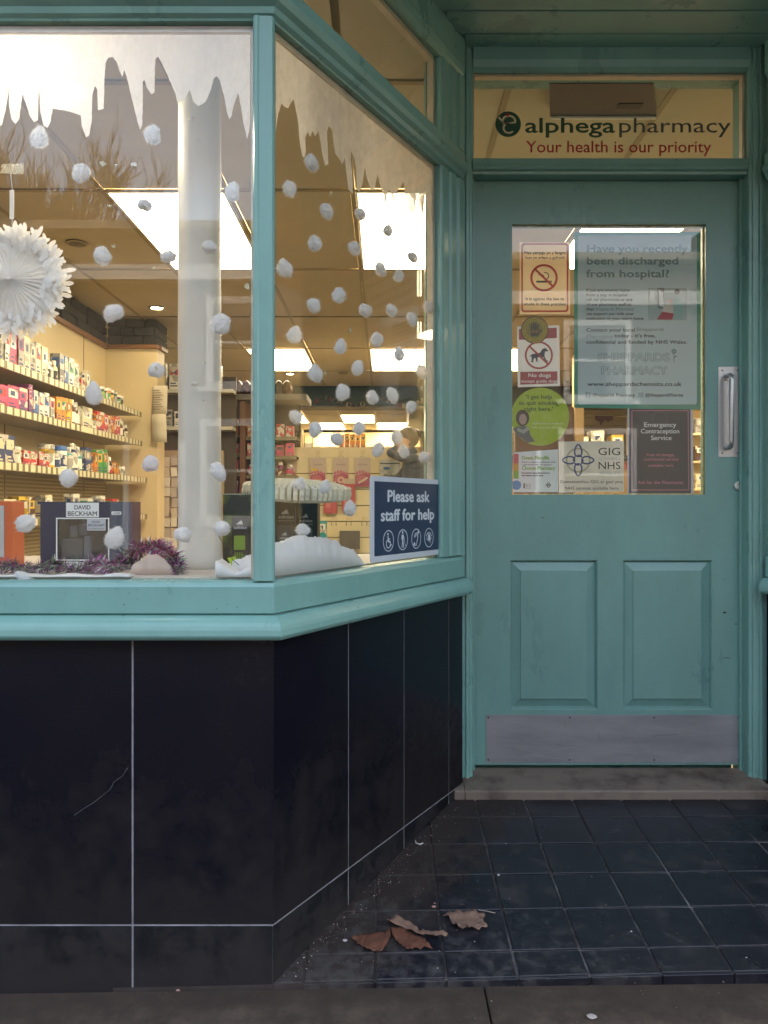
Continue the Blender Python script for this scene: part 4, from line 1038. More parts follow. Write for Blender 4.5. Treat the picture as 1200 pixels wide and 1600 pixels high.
row1 = [(TC, 'white', 'green', .07, .05, .20, .01), (TC, 'lime', 'cream', .05, .05, .20, .01), (C_, 'cream', 'lime', .08, .06, .12, .02), (TC, 'grey', 'cream', .06, .06, .19, .01), (TC, 'white', 'red', .05, .06, .19, .006), (TC, 'pink', 'white', .08, .06, .185, .008),
        (TC, 'grey', 'purple', .07, .06, .19, .006), (TC, 'cream', 'grey', .07, .06, .185, .006), (TC, 'grey', 'cream', .06, .05, .18, .006), (TC, 'cream', 'red', .07, .06, .175, .004), (TC, 'cream', 'white', .07, .06, .17, .01), (B_, 'white', 'black', .045, .045, .12, .004), (B_, 'white', 'black', .045, .045, .12, .004), (B_, 'cream', 'black', .045, .045, .12, .02),
        (TC, 'grey', 'blue', .06, .06, .18, .005), (TC, 'blue', 'white', .05, .06, .17, .005), (TC, 'white', 'green', .08, .06, .18, .005), (TC, 'white', 'green', .07, .06, .16, .06), (C_, 'cream', 'red', .06, .05, .10, .01), (TC, 'cream', 'white', .06, .05, .14, .04), (C_, 'teal', 'navy', .07, .05, .09, .13)]
row1 += [(T_, 'dark_green', 'lime', .05, .05, .10, .015), (T_, 'brown', 'green', .05, .05, .09, .01), (T_, 'orange', 'green', .05, .05, .10, .01), (T_, 'brown', 'yellow', .05, .05, .09, .01), (T_, 'dark_green', 'grey', .05, .05, .10, .03), (T_, 'brown', 'green', .05, .05, .08, .01), (T_, 'grey', 'brown', .05, .05, .08, .01)]
fill(row1, 3.62, FXs, H + .725, 'top', 'packs on the top shelf')
row2 = [(LC, 'teal', 'white', .09, .07, .05, .01), (C_, 'pink', 'red', .16, .09, .11, .008), (C_, 'pink', 'red', .14, .09, .12, .008), (C_, 'pink', 'white', .11, .08, .13, .008), (C_, 'purple', 'pink', .10, .08, .13, .008), (TC, 'purple', 'pink', .05, .08, .16, .02), (TC, 'blue', 'white', .06, .06, .14, .015),
        (C_, 'white', 'red', .06, .06, .14, .008), (C_, 'white', 'blue', .06, .06, .14, .008), (C_, 'white', 'red', .06, .06, .13, .02), (C_, 'orange', 'yellow', .07, .06, .14, .006), (C_, 'orange', 'green', .08, .06, .15, .006), (C_, 'yellow', 'orange', .07, .06, .15, .01), (B_, 'brown', 'white', .06, .06, .16, .01), (B_, 'brown', 'white', .06, .06, .16, .03),
        (C_, 'cream', 'white', .16, .07, .14, .01), (LC, 'white', 'cream', .07, .06, .06, .02), (C_, 'red', 'orange', .12, .07, .14, .005), (C_, 'red', 'white', .06, .07, .14, .005), (C_, 'cream', 'red', .05, .07, .13, .005), (C_, 'orange', 'red', .07, .07, .13, .005), (C_, 'red', 'cream', .06, .07, .14, .005), (C_, 'red', 'cream', .06, .07, .14, .015),
        (B_, 'brown', 'white', .05, .05, .13, .01), (B_, 'cream', 'black', .05, .05, .12, .01), (B_, 'brown', 'cream', .05, .05, .11, .01)]
fill(row2, 3.55, FXs, H + .495, 'second', 'packs on the second shelf')
row3 = [(C_, 'navy', 'white', .07, .06, .15, .008), (TC, 'cream', 'navy', .07, .06, .15, .01), (TC, 'navy', 'cream', .10, .06, .15, .012), (TC, 'navy', 'cream', .09, .06, .15, .02), (T_, 'cream', 'white', .08, .08, .10, .005), (LC, 'red', 'white', .07, .06, .085, .006), (LC, 'red', 'cream', .08, .06, .085, .006), (LC, 'red', 'white', .06, .06, .09, .006), (LC, 'red', 'cream', .08, .06, .085, .01),
        (T_, 'yellow', 'white', .09, .09, .14, .01), (T_, 'white', 'navy', .07, .07, .10, .008), (T_, 'white', 'navy', .09, .09, .15, .008), (B_, 'teal', 'white', .07, .07, .14, .006), (B_, 'navy', 'white', .07, .07, .17, .006), (B_, 'teal', 'white', .07, .07, .16, .008), (C_, 'navy', 'grey', .10, .07, .15, .008), (C_, 'orange', 'navy', .05, .06, .14, .004), (C_, 'orange', 'yellow', .06, .06, .14, .008),
        (C_, 'green', 'yellow', .09, .06, .16, .006), (C_, 'green', 'orange', .08, .06, .16, .01), (B_, 'brown', 'white', .05, .05, .13, .006), (B_, 'black', 'red', .05, .05, .12, .01), (C_, 'orange', 'cream', .04, .05, .09, .005), (C_, 'orange', 'yellow', .05, .05, .08, .01), (T_, 'cream', 'grey', .045, .045, .07, .006), (T_, 'grey', 'cream', .045, .045, .07, .006), (T_, 'cream', 'grey', .045, .045, .07, .01)]
fill(row3, 3.62, FXs + .03, H + .205, 'third', 'packs on the third shelf')
row4 = [(C_, 'cream', 'white', .10, .06, .10, .02), (C_, 'cream', 'yellow', .14, .06, .11, .02), (C_, 'yellow', 'brown', .10, .06, .12, .012), (C_, 'brown', 'yellow', .08, .06, .12, .1), (C_, 'cream', 'white', .10, .06, .13, .3), (C_, 'white', 'grey', .1, .06, .14, .15), (C_, 'white', 'green', .09, .06, .13, .1), (C_, 'white', 'grey', .1, .06, .14, .06), (C_, 'green', 'white', .09, .06, .10, .01), (C_, 'red', 'green', .12, .06, .12, .01), (C_, 'navy', 'grey', .06, .06, .10, .01)]
fill(row4, 3.75, FXs + .03, H - .085, 'fourth', 'packs on the fourth shelf')
row5 = [(C_, 'cream', 'yellow', .09, .06, .10, .08), (C_, 'cream', 'white', .09, .06, .10, .08), (C_, 'cream', 'yellow', .1, .06, .10, .6), (C_, 'yellow', 'cream', .1, .06, .12, .2), (C_, 'cream', 'white', .12, .06, .10, .1), (C_, 'yellow', 'cream', .1, .06, .12, .05)]
fill(row5, 3.85, FXs + .05, H - .38, 'lowest', 'packs on the lowest shelf')

# notice hung on the end of the shelving
nt_ = thing('paper_notice', 'curled printed notice hung on the end of the left shelving', 'notice', (-1.862, SY - .03, 0), R(-8))
for k, (z0, z1) in enumerate(((PZ(648, 6.2), PZ(604, 6.2)), (PZ(692, 6.2), PZ(649, 6.2)))):
    b = MB(); w_ = .13
    vs = []; n_ = 6
    for i in range(n_ + 1):
        u = i / n_; yy = -.012 - .03 * math.sin(u * 3.1) * (.4 + k * .3)
        for j in range(4): vs.append((u * w_, yy - .01 * j * (k - .5), z0 + (z1 - z0) * j / 3))
    fs = [(i * 4 + j, (i + 1) * 4 + j, (i + 1) * 4 + j + 1, i * 4 + j + 1) for i in range(n_) for j in range(3)]
    o = b.add(vs, fs).build('sheet', mat('notice_paper', (.58, .52, .40), .7), nt_, smooth=True); s_ = o.modifiers.new('solid', 'SOLIDIFY'); s_.thickness = .0006
for r_ in range(9): MB().box(.012, .012 + .10 * (.6 + .4 * ((r_ * 37) % 5) / 5), -.0262, -.0256, PZ(612 + r_ * 3.6, 6.2) - .003, PZ(612 + r_ * 3.6, 6.2) + .003).build('print_line', mat('faint_print', (.22, .20, .16), .7), nt_)

# rack of small carded packs behind the column
rk = thing('card_rack', 'wire rack of small clear carded packs between the shelving and the column', 'display rack', (0, 6.7, 0))
MB().box(-2.0, -1.40, .0, .03, .55, 1.55).build('back_panel', mat('rack_back', (.34, .27, .18), .5), rk)
M_clear = [mat('clear_pack_a', (.80, .76, .66), .15), mat('clear_pack_b', (.50, .46, .42), .2), mat('clear_pack_c', (.66, .58, .48), .15)]
pk = MB().box(-.026, .026, -.012, 0, -.042, .042)
base = [pk.mesh('card', [m]) for m in M_clear]
for r_ in range(10):
    for c_i in range(8):
        o = bpy.data.objects.new('card_pack', base[rng.randrange(3)]); COL.objects.link(o); o.parent = rk
        o.location = (-1.95 + c_i * .064 + rng.uniform(-.006, .006), -.012 - rng.uniform(0, .02), .66 + r_ * .088 + rng.uniform(-.008, .008)); o.rotation_euler.y = rng.uniform(-.12, .12)
for r_ in range(10): MB().tube([(-1.99, -.03, .70 + r_ * .088), (-1.41, -.03, .70 + r_ * .088)], .0025, 5).build('wire', M_chrome, rk)
MB().box(-2.02, -1.40, -.02, .05, ZFL, .54).build('plinth', mat('rack_wood', (.24, .11, .035), .45, var=.2, vscale=3), rk)
MB().box(-2.05, -1.3, -.10, .04, 1.72, 1.75).build('shelf', mat('shelf_edge', (.5, .48, .40), .4), rk)
MB().box(-2.05, -1.3, -.10, .04, 2.04, 2.07).build('shelf', MATS['shelf_edge'], rk)
MB().box(-2.05, -1.3, .05, .08, ZFL, 2.2).build('back_board', mat('rack_dark', (.05, .035, .022), .6), rk)
for i in range(5): product(C_, ('cream', 'white', 'grey', 'cream', 'white')[i], ('black', 'red', 'white', 'grey', 'black')[i], (-1.93 + i * .12, 6.66, 2.071), .09, .05, (.24, .22, .2, .24, .2)[i], '%s carton standing on the high shelf above the card rack, %s from the left' % (('cream', 'white', 'grey', 'cream', 'white')[i], ORD[i]), 'cartons above the card rack')
for i in range(6): product(C_, ('white', 'grey', 'white', 'pink', 'white', 'cream')[i], ('black', 'black', 'black', 'white', 'red', 'black')[i], (-1.97 + i * .1, 6.66, 1.751), .08, .05, .14, '%s carton on the shelf just above the card rack, %s from the left' % (('white', 'grey', 'white', 'pink', 'white', 'cream')[i], ORD[i]), 'cartons above the card rack')

# dark shelving between column and corner post
dg = thing('dark_shelving', 'dark shelving of red and pink packs seen between the column and the corner post', 'shelving', (0, 7.0, 0))
M_dk = mat('dark_board', (.035, .022, .015), .6, var=.2); M_wd = mat('brown_wood', (.17, .075, .030), .45, var=.15, vscale=4)
MB().box(-1.55, -.80, .35, .38, ZFL, 2.1).build('back_panel', M_dk, dg)
MB().box(-1.315, -1.265, .0, .34, ZFL, 2.02).build('upright', M_wd, dg)
for k, zz in enumerate((1.72, 1.545, 1.37, 1.16, .95)):
    s_ = MB().box(-1.55, -1.32, .02, .349, zz - .02, zz).build('shelf', M_dk, dg); MB().box(-1.55, -1.32, .014, .0195, zz - .03, zz + .004).build('price_rail', M_strip_d, s_)
    s_ = MB().box(-1.26, -.80, .02, .349, zz - .045, zz - .025).build('shelf', M_dk, dg); MB().box(-1.26, -.80, .014, .0195, zz - .055, zz - .021).build('price_rail', M_strip_d, s_)
    for i in range(3):
        c = ('orange', 'red', 'red', 'purple', 'grey')[k]
        product(C_, c, ('brown', 'white', 'pink', 'pink', 'cream')[k], (-1.50 + i * .068, 7.06, zz + .0005), .055, .06, .09 + .02 * ((i + k) % 3), '%s carton left of the wooden upright, dark shelf %s from the top, %s along' % (c, ORD[k], ORD[i]), 'packs on the dark shelving')
    for i in range(5):
        c = ('orange', 'red', 'pink', 'purple', 'white')[(k + (i > 2)) % 5]
        product(C_ if k != 2 else B_, c, ('brown', 'pink', 'white')[i % 3], (-1.215 + i * .088, 7.06, zz - .0245), .07, .06, .10 + .02 * ((i + k) % 2), '%s pack right of the wooden upright, dark shelf %s from the top, %s along' % (c, ORD[k], ORD[i]), 'packs on the dark shelving')
MB().box(-1.62, -.70, -.05, .40, 2.03, 2.08).build('top_board', mat('grey_board', (.20, .19, .17), .6), dg)
for i in range(9):
    a = -1.50 + i * .075
    lm = MB(); nn = 8
    lm.lathe([(.005, 0), (.045, .02), (.055, .07), (.03, .13), (.004, .15)], 10)
    o = lm.build('wrapped_ornament', mat('dark_foil_%d' % (i % 3), ((.10, .03, .03), (.05, .04, .05), (.14, .08, .05))[i % 3], .3, metal=.4, var=.5, vscale=30), smooth=True, loc=(a, 7.12, 2.0805), label='small dark wrapped ornament on the top board of the dark shelving, %s from the left' % ORD[i], cat='ornament', group='ornaments on the dark shelving')

# ------------------------------------------------------------------ slatwall gondola with foot care packs
GYD = 7.2
def slat_unit(name, label, X0, X1, Y, z0, z1, pitch, m, cat='display stand'):
    t = thing(name, label, cat, (0, Y, 0))
    MB().box(X0, X1, .018, .05, z0, z1).build('back_board', mat('slat_groove', (.25, .18, .08), .6), t)
    zz = z1; k = 0
    me = MB().prism([(0, -pitch + .010), (.018, -pitch + .010), (.018, -.0), (0, -.0), (-.001, -.004), (-.001, -pitch + .014)], X0, X1, 'x').mesh('slat', [m])
    while zz - pitch > z0 - .01:
        o = bpy.data.objects.new('slat', me); COL.objects.link(o); o.parent = t; o.location = (0, -.001, zz); zz -= pitch
    return t
M_slat = mat('slat_cream', (.72, .62, .38), .45, var=.03)
gz1 = PZ(699, GYD)
gn = slat_unit('slatwall_stand', 'waist high cream slatwall stand hung with foot care packs, middle of the shop', -1.25, .20, GYD, ZFL, gz1 - .10, .15, M_slat)
MB().box(-1.25, .20, -.004, .05, gz1 - .098, gz1).build('header_board', M_slat, gn)
MB().box(-1.25, .20, .051, .42, gz1 - .02, gz1 - .001).build('top_shelf', M_slat, gn)
M_card = mat('footcare_card', (.50, .40, .34), .5); M_foot = mat('footcare_pink', (.34, .05, .10), .5); M_toe = mat('footcare_rose', (.46, .13, .17), .5); M_hook = mat('hook_wire', (.25, .2, .14), .3, metal=.8)
M_fc = mat('yellow_tag', (.62, .42, .04), .5)
titles = ['Corn Caps', 'Corn Shields', 'Bunion Pads', 'Hide Grips']
sG = GYD / F
for i, (px, kind) in enumerate(((436, 0), (452, 0), (497, 1), (533, 2), (567, 3))):
    X = PX(px, GYD); zt = PZ(716, GYD)
    t = thing('foot_care_pack', 'pink foot care pack with printed toes, %s from left on the stand' % ORD[i], 'hanging pack', (X, GYD - .03, zt), group='foot care packs on the slatwall')
    hk = MB().tube([(-.02, .028, .0), (-.02, -.01, .012), (0, -.03, .02), (.02, -.01, .012), (.02, .028, 0)], .002, 5).build('hook', M_hook, t)
    w_, h_ = .072, .27
    plate(t, 'card', rrect(-w_, w_, -h_, .005, .006, 3), M_card, -.002, .0015)
    plate(t, 'print', [(-w_ + .004, -h_ + .004), (w_ - .004, -h_ + .004), (w_ - .004, -.155), (.03, -.135), (-w_ + .004, -.165)], M_foot, -.0026)
    for q in range(5): plate(t, 'toe', circ(-.054 + q * .027, -.125 - abs(q - 1.6) * .010, .0125, 12, rz=.017), M_toe, -.0032)
    plate(t, 'sole', circ(-.01, -.195, .05, 18, rz=.038), M_toe, -.0034)
    b = MB()
    if kind == 2: ring_faces(b, .0, -.205, .030, .017, -.012, .006, 20)
    elif kind == 1: b.box(-.04, .035, -.016, -.0065, -.235, -.20)
    else: b.prism([(-.05, -.23), (-.035, -.24), (.05, -.19), (.04, -.175)], -.012, -.006, 'y')
    b.build('blister_pad', mat('pad_cream', (.62, .55, .40), .4) if kind != 1 else mat('pad_orange', (.68, .30, .06), .4), t)
    if kind == 1: plate(t, 'yellow_label', [(-.06, -.12), (-.005, -.12), (-.005, -.095), (-.06, -.095)], M_fc, -.0040)
    txt(t, titles[min(kind, 3)], 0, -.068, .016, mat('card_ink', (.10, .08, .08), .6), -.0026, w=.085)
    plate(t, 'price_tag', [(-.022, .035), (.022, .035), (.022, .075), (-.022, .075)], M_cream, .012)
# silver pouch at the end of the row
t = thing('silver_pouch', 'silver and pale pouch pack hung at the right end of the foot care row', 'hanging pack', (PX(609, GYD), GYD - .03, PZ(718, GYD)))
MB().tube([(-.02, .028, .0), (-.02, -.01, .012), (0, -.03, .02), (.02, -.01, .012), (.02, .028, 0)], .002, 5).build('hook', M_hook, t)
MB().prism(rrect(-.095, .095, -.21, .0, .012, 3), -.018, -.004, 'y').build('pouch', mat('pouch_silver', (.42, .41, .36), .28, metal=.4, var=.2, vscale=20, bump=.6), t, bevel=.006)
plate(t, 'black_band', [(-.094, -.035), (.094, -.035), (.094, -.045), (-.094, -.045)], M_black, -.0186)
plate(t, 'oval_logo', circ(-.03, -.085, .032, 20, rz=.016), mat('logo_blue', (.03, .12, .25), .5), -.0186)
txt(t, 'flight', -.0, -.165, .028, M_ink, -.0186, w=.12)
# red cartons lower down and other hung things
for i, px in enumerate((517, 545)):
    t = thing('red_carton_pack', 'red hanging carton on the slatwall under the foot care row, %s one' % ('left' if i == 0 else 'right'), 'hanging pack', (PX(px, GYD), GYD - .03, PZ(757 - i * 4, GYD)))
    MB().box(-.062, .062, -.04, -.002, -.27, -.02).build('carton', mat('carton_red', (.42, .07, .07), .45), t, bevel=.002)
    MB().box(-.040, .0, -.043, -.0405, -.22, -.04).build('window', mat('carton_pink', (.56, .18, .18), .4), t)
    plate(t, 'header', [(-.05, -.018), (.05, -.018), (.05, .03), (-.05, .03)], mat('carton_top', (.55, .48, .36), .4), -.004)
    MB().tube([(0, .028, .02), (0, -.05, .02)], .002, 5).build('hook', M_hook, t)
for i, px in enumerate((523, 546, 570)):
    t = thing('empty_hook', 'empty double wire hook on the lower slats, %s from the left' % ORD[i], 'display hook', (PX(px, GYD), GYD - .004, PZ(820, GYD)), group='empty display hooks')
    for s_ in (-.022, .022): MB().tube([(s_, .0, .0), (s_, -.15, .0), (s_, -.16, .03)], .004, 6).build('prong', M_hook, t)
    plate(t, 'price_tag', [(-.03, .035), (.03, .035), (.03, .075), (-.03, .075)], M_cream, -.004)
t = thing('grey_pouch', 'dark grey translucent pouch hung low on the slatwall, left of the blue sign', 'hanging pack', (PX(547, GYD), GYD - .05, PZ(829, GYD)))
MB().prism(rrect(-.095, .095, -.17, .0, .008, 3), -.014, .01, 'y').build('pouch', mat('pouch_grey', (.13, .11, .09), .4, var=.15), t, bevel=.004)
product(C_, 'teal', 'white', (PX(502, 6.9), 6.9, PZ(850, 6.9)), .10, .08, .20, 'teal green carton beside the black gift boxes, under the foot care row', 'loose cartons') 
stnd = thing('side_shelf', 'small shelf under the teal carton on the slatwall', 'shelf', (0, 7.0, 0)); MB().box(PX(480, 7), PX(520, 7), -.18, .19, PZ(850, 6.9) - .02, PZ(850, 6.9) - .0005).build('board', M_slat, stnd)
# things on top of the stand
for i in range(5):
    X = PX(534 + i * 8.4, GYD + .2)
    product(C_, 'orange', 'yellow', (X, GYD + .2, gz1), .045, .10, .135, 'orange carton on top of the slatwall stand, %s from the left' % ORD[i], 'orange cartons on the slatwall stand')
mg = thing('magazine_holder', 'row of thin grey leaflets in a holder on top of the slatwall stand', 'leaflet holder', (PX(455, GYD + .2), GYD + .2, gz1))
MB().box(-.10, .10, -.05, .06, .0, .012).build('base', M_cream, mg)
MB().box(.102, .112, -.06, .06, .0, .19).build('end', M_cream, mg)
for i in range(9): MB().box(-.095 + i * .021, -.083 + i * .021, -.05, .05, .0125, .145 + .012 * ((i * 7) % 3)).build('leaflet', mat('leaflet_%d' % (i % 4), ((.22, .22, .20), (.45, .42, .34), (.10, .11, .11), (.32, .33, .22))[i % 4], .5), mg)
fr2 = thing('wire_frame_box', 'small cream box frame beside the leaflets on the slatwall stand', 'box', (PX(480, GYD + .2), GYD + .2, gz1))
b = MB(); 
for a in ((-.03, -.024, 0, .13), (.05, .056, 0, .10)): b.box(a[0], a[1], -.03, .03, a[2], a[3])
b.box(-.0235, .0495, -.03, .03, .0, .006); b.build('frame', mat('frame_tan', (.35, .22, .08), .5), fr2)
MB().box(-.02, .045, -.02, .02, .0065, .055).build('inlay', M_white, fr2)

# back of the shop: slatted wall, dispensary shelves, air conditioner
bw = slat_unit('rear_slatwall', 'cream slatted wall at the back of the shop, right of the person', .72, 4.1, 13.0, ZFL, ZC - .02, .15, mat('slat_pale', (.66, .58, .36), .45), cat='slatted wall')
MB().box(.66, .718, -.03, .06, ZFL, ZC - .021).build('upright', mat('upright_wood', (.42, .26, .10), .5), bw)
MB().box(2.78, 2.86, -.06, -.02, ZFL, ZC - .3).build('upright', MATS['upright_wood'], bw)
pn = thing('wall_poster', 'pale wall poster with a purple speech bubble, seen through the door glass', 'poster', (PX(945, 12.9), 12.95, PZ(665, 12.9)))
plate(pn, 'sheet', [(-.15, -.30), (.15, -.30), (.15, .20), (-.15, .20)], mat('poster_cream', (.62, .56, .40), .6), .0)
plate(pn, 'bubble', [(-.15, .17), (.15, .17), (.15, .10), (.06, .06), (.03, .10), (-.02, .06), (-.06, .0), (-.07, .06), (-.15, .10)], mat('bubble_purple', (.20, .05, .14), .6), -.002)
ds = thing('dispensary_shelving', 'bright cream dispensary shelves at the far end of the shop', 'shelving', (0, 15.2, 0))
MB().box(-2.5, .72, .3, .34, ZFL, ZC - .05).build('back_panel', mat('disp_cream', (.68, .58, .36), .5), ds)
for z_ in (1.75, 2.05, 2.25): MB().box(-2.5, .72, .0, .299, z_ - .03, z_).build('shelf', MATS['disp_cream'], ds)
for x in (-2.0, -1.25, -.6, .0, .5): MB().box(x, x + .03, -.005, .30, ZFL, 2.3).build('upright', MATS['disp_cream'], ds)
ac = thing('air_conditioner', 'cream wall cabinet hung under the rear ceiling above the person', 'cabinet', (PX(650, 10.6), 10.6, 0))
MB().box(-.10, .24, 0, .9, PZ(668, 10.6), ZC - .01).build('casing', mat('cabinet_cream', (.60, .52, .34), .5), ac, bevel=.01)
MB().prism([(-.10, PZ(668, 10.6) - .001), (.24, PZ(668, 10.6) - .001), (.20, PZ(679, 10.6)), (-.02, PZ(679, 10.6))], .02, .85, 'y').build('cowl', MATS['cabinet_cream'], ac)
MB().box(.0, .06, .005, .018, PZ(676, 10.6), PZ(671, 10.6)).build('switch_box', mat('switch_dark', (.10, .08, .05), .5), ac)
# paper chains on the beam
M_ch = [mat('paper_chain_%d' % i, c, .6) for i, c in enumerate(((.20, .05, .05), (.34, .28, .20), (.12, .10, .08)))]
pc = thing('paper_chain', 'paper ring chain in red and cream draped along the dark beam', 'paper chain', (0, 9.79, 0))
for i in range(46):
    u = i / 45; X = PX(432, 9.78) + u * 2.6; zz = H + 1.36 - .10 * abs(math.sin(u * 3.14159 * 4)) + rng.uniform(-.01, .01)
    b = MB(); a0 = rng.uniform(0, 3); n_ = 10; vs = []; fs = []
    for k in range(n_):
        a = 2 * math.pi * k / n_; x_, z_ = .042 * math.cos(a), .030 * math.sin(a)
        ca, sa = math.cos(a0), math.sin(a0)
        vs += [(x_ * ca - .011 * sa, -.045 + x_ * sa * .5 - .011, z_), (x_ * ca + .011 * sa, -.045 + x_ * sa * .5 + .011, z_)]
    for k in range(n_): fs.append((2 * k, 2 * ((k + 1) % n_), 2 * ((k + 1) % n_) + 1, 2 * k + 1))
    o = b.add(vs, fs).build('paper_ring', M_ch[i % 3], pc); o.location = (X, 0, zz)
# counter and things seen through the door glass
ct = thing('shop_counter', 'brown fronted shop counter with dark top, seen through the door glass', 'counter', (0, 9.2, 0))
MB().box(1.2, 3.9, 0, .6, ZFL, PZ(712, 9.2) - .05).build('front', mat('counter_front', (.24, .14, .05), .5, var=.1), ct)
MB().box(1.1, 3.95, -.06, .66, PZ(712, 9.2) - .049, PZ(712, 9.2)).build('top', mat('counter_top', (.03, .028, .025), .4), ct, bevel=.005)
MB().box(1.2, 3.9, -.012, -.002, PZ(733, 9.2), PZ(722, 9.2)).build('red_band', mat('counter_red', (.24, .05, .03), .5), ct)
dpn = thing('panelled_partition', 'plum brown partition with a pale wooden post behind the door stickers', 'partition', (0, 7.6, 0))
MB().box(PX(805, 7.6), PX(896, 7.6), 0, .08, ZFL, PZ(636, 7.6)).build('panel', mat('plum_panel', (.085, .045, .035), .5), dpn)
MB().box(PX(897, 7.6), PX(911, 7.6), -.03, .08, ZFL, ZC - .01).build('post', mat('pale_post', (.48, .34, .16), .5), dpn)
for i, (px, w_, h_, c) in enumerate(((905, .20, .14, 'cream'), (932, .16, .20, 'cream'), (963, .14, .16, 'yellow'))):
    product(C_, c, 'white', (PX(px, 9.3), 9.35, PZ(712, 9.2) + .001), w_, .2, h_ + .1, '%s box on the counter top behind the square door sign, %s from the left' % (c, ORD[i]), 'boxes on the counter')
rs = thing('right_shelving', 'cream shelving on the right side, seen beside the dark poster', 'shelving', (0, 8.3, 0))
MB().box(3.2, 3.9, .3, .33, ZFL, 2.5).build('back_panel', M_cream, rs)
for k, zz in enumerate((1.25, 1.55, 1.85, 2.15)):
    MB().box(3.2, 3.9, 0, .299, zz - .02, zz).build('shelf', M_cream, rs)
    for i in range(4): product(C_, ('yellow', 'cream', 'brown', 'grey')[(i + k) % 4], 'white', (3.29 + i * .16, 8.4, zz + .0005), .12, .1, .16, '%s carton on right hand shelf %s from the bottom, %s along' % (('yellow', 'cream', 'brown', 'grey')[(i + k) % 4], ORD[k], ORD[i]), 'cartons on the right hand shelving')
# box unit inside above the door
hb = thing('door_heater', 'shallow grey unit hanging inside just above the door', 'heater', (0, 2.68, 0))
MB().prism([(PX(858, 2.68), 0), (PX(1022, 2.68), 0), (PX(1028, 2.90), .23), (PX(860, 2.90), .23)], ZC - .032, ZC - .012, 'z').build('casing', mat('heater_grey', (.075, .058, .05), .4), hb, bevel=.003)
MB().box(PX(862, 2.90), PX(1026, 2.90), .222, .236, ZC - .040, ZC - .033).build('lower_edge', mat('heater_edge', (.62, .60, .56), .3), hb)
MB().box(PX(966, 2.82), PX(1004, 2.82), .13, .165, ZC - .0345, ZC - .0325).build('grille', M_black, hb)

# the assistant, seen from the side behind the sign
def skin_body(name, joints, edges, m, parent, sub=2):
    me = bpy.data.meshes.new(name); me.from_pydata([j[0] for j in joints], edges, []); me.materials.append(m)
    o = bpy.data.objects.new(name, me); COL.objects.link(o); o.parent = parent
    sk = o.modifiers.new('skin', 'SKIN'); ss = o.modifiers.new('sub', 'SUBSURF'); ss.levels = ss.render_levels = sub; sk.use_smooth_shade = True
    for v, j in zip(me.skin_vertices[0].data, joints): v.radius = (j[1], j[2] if len(j) > 2 else j[1])
    me.skin_vertices[0].data[0].use_root = True
    return o
PY = 6.9
pe = thing('person', 'person with brown ponytail in dark grey top, side on behind the blue sign', 'person', (PX(642, PY), PY, ZFL))
M_top = mat('charcoal_knit', (.055, .058, .066), .85, var=.12, vscale=20); M_skin = mat('skin', (.50, .30, .21), .55); M_hair = mat('brown_hair', (.035, .018, .009), .5, var=.35, vscale=40, stretch=(6, 6, 1))
zf = -ZFL
body_j = [((.045, 0, .95), .12, .14), ((.05, 0, 1.12), .10, .13), ((.035, 0, 1.28), .105, .15), ((.005, 0, 1.36), .07, .10), ((-.015, 0, 1.43), .045), ((-.03, 0, 1.50), .05),
          ((.01, -.15, 1.325), .055), ((-.11, -.20, 1.345), .042), ((-.20, -.12, 1.385), .036), ((-.13, .02, 1.44), .028),
          ((.01, .15, 1.32), .055), ((-.09, .20, 1.18), .042), ((-.22, .16, 1.15), .03),
          ((.045, -.09, .88), .085), ((.04, -.09, .48), .055), ((.05, -.09, .08), .036), ((.045, .09, .88), .085), ((.02, .09, .48), .055), ((.04, .09, .08), .036), ((-.09, -.09, .035), .03), ((-.10, .09, .035), .03)]
body_e = [(0, 1), (1, 2), (2, 3), (3, 4), (4, 5), (2, 6), (6, 7), (7, 8), (8, 9), (2, 10), (10, 11), (11, 12), (0, 13), (13, 14), (14, 15), (0, 16), (16, 17), (17, 18), (15, 19), (18, 20)]
skin_body('body', body_j, body_e, M_top, pe)
hd = MB()
ball(hd, (-.045, 0, 1.50), (.088, .072, .105), 3, fn=lambda p: Vector((p.x * (1 - .25 * max(0, -p.z / .105)), p.y * (1 - .25 * max(0, -p.z / .105)), p.z)))
ball(hd, (-.135, 0, 1.49), (.018, .011, .018), 2); hd.build('head', M_skin, pe, smooth=True)
for s_ in (-1, 1): MB_ = ball(MB(), (-.118, s_ * .032, 1.515), (.009, .010, .007), 2); MB_.build('eye', M_ink, pe, smooth=True)
ball(MB(), (-.118, 0, 1.445), (.010, .022, .006), 2).build('mouth', mat('lip', (.35, .12, .10), .5), pe, smooth=True)
ball(MB(), (-.02, -.072, 1.495), (.016, .008, .024), 2).build('ear', M_skin, pe, smooth=True)
hr = MB(); ball(hr, (-.022, 0, 1.53), (.098, .086, .10), 3, fn=lambda p: p if p.z > -.02 else Vector((max(p.x, .0), p.y, p.z)))
hr.tube([(.05, 0, 1.57), (.10, -.01, 1.56), (.125, -.015, 1.50), (.13, -.02, 1.42), (.15, -.025, 1.33)], .038, 10, r2=.016); hr.build('hair', M_hair, pe, smooth=True)
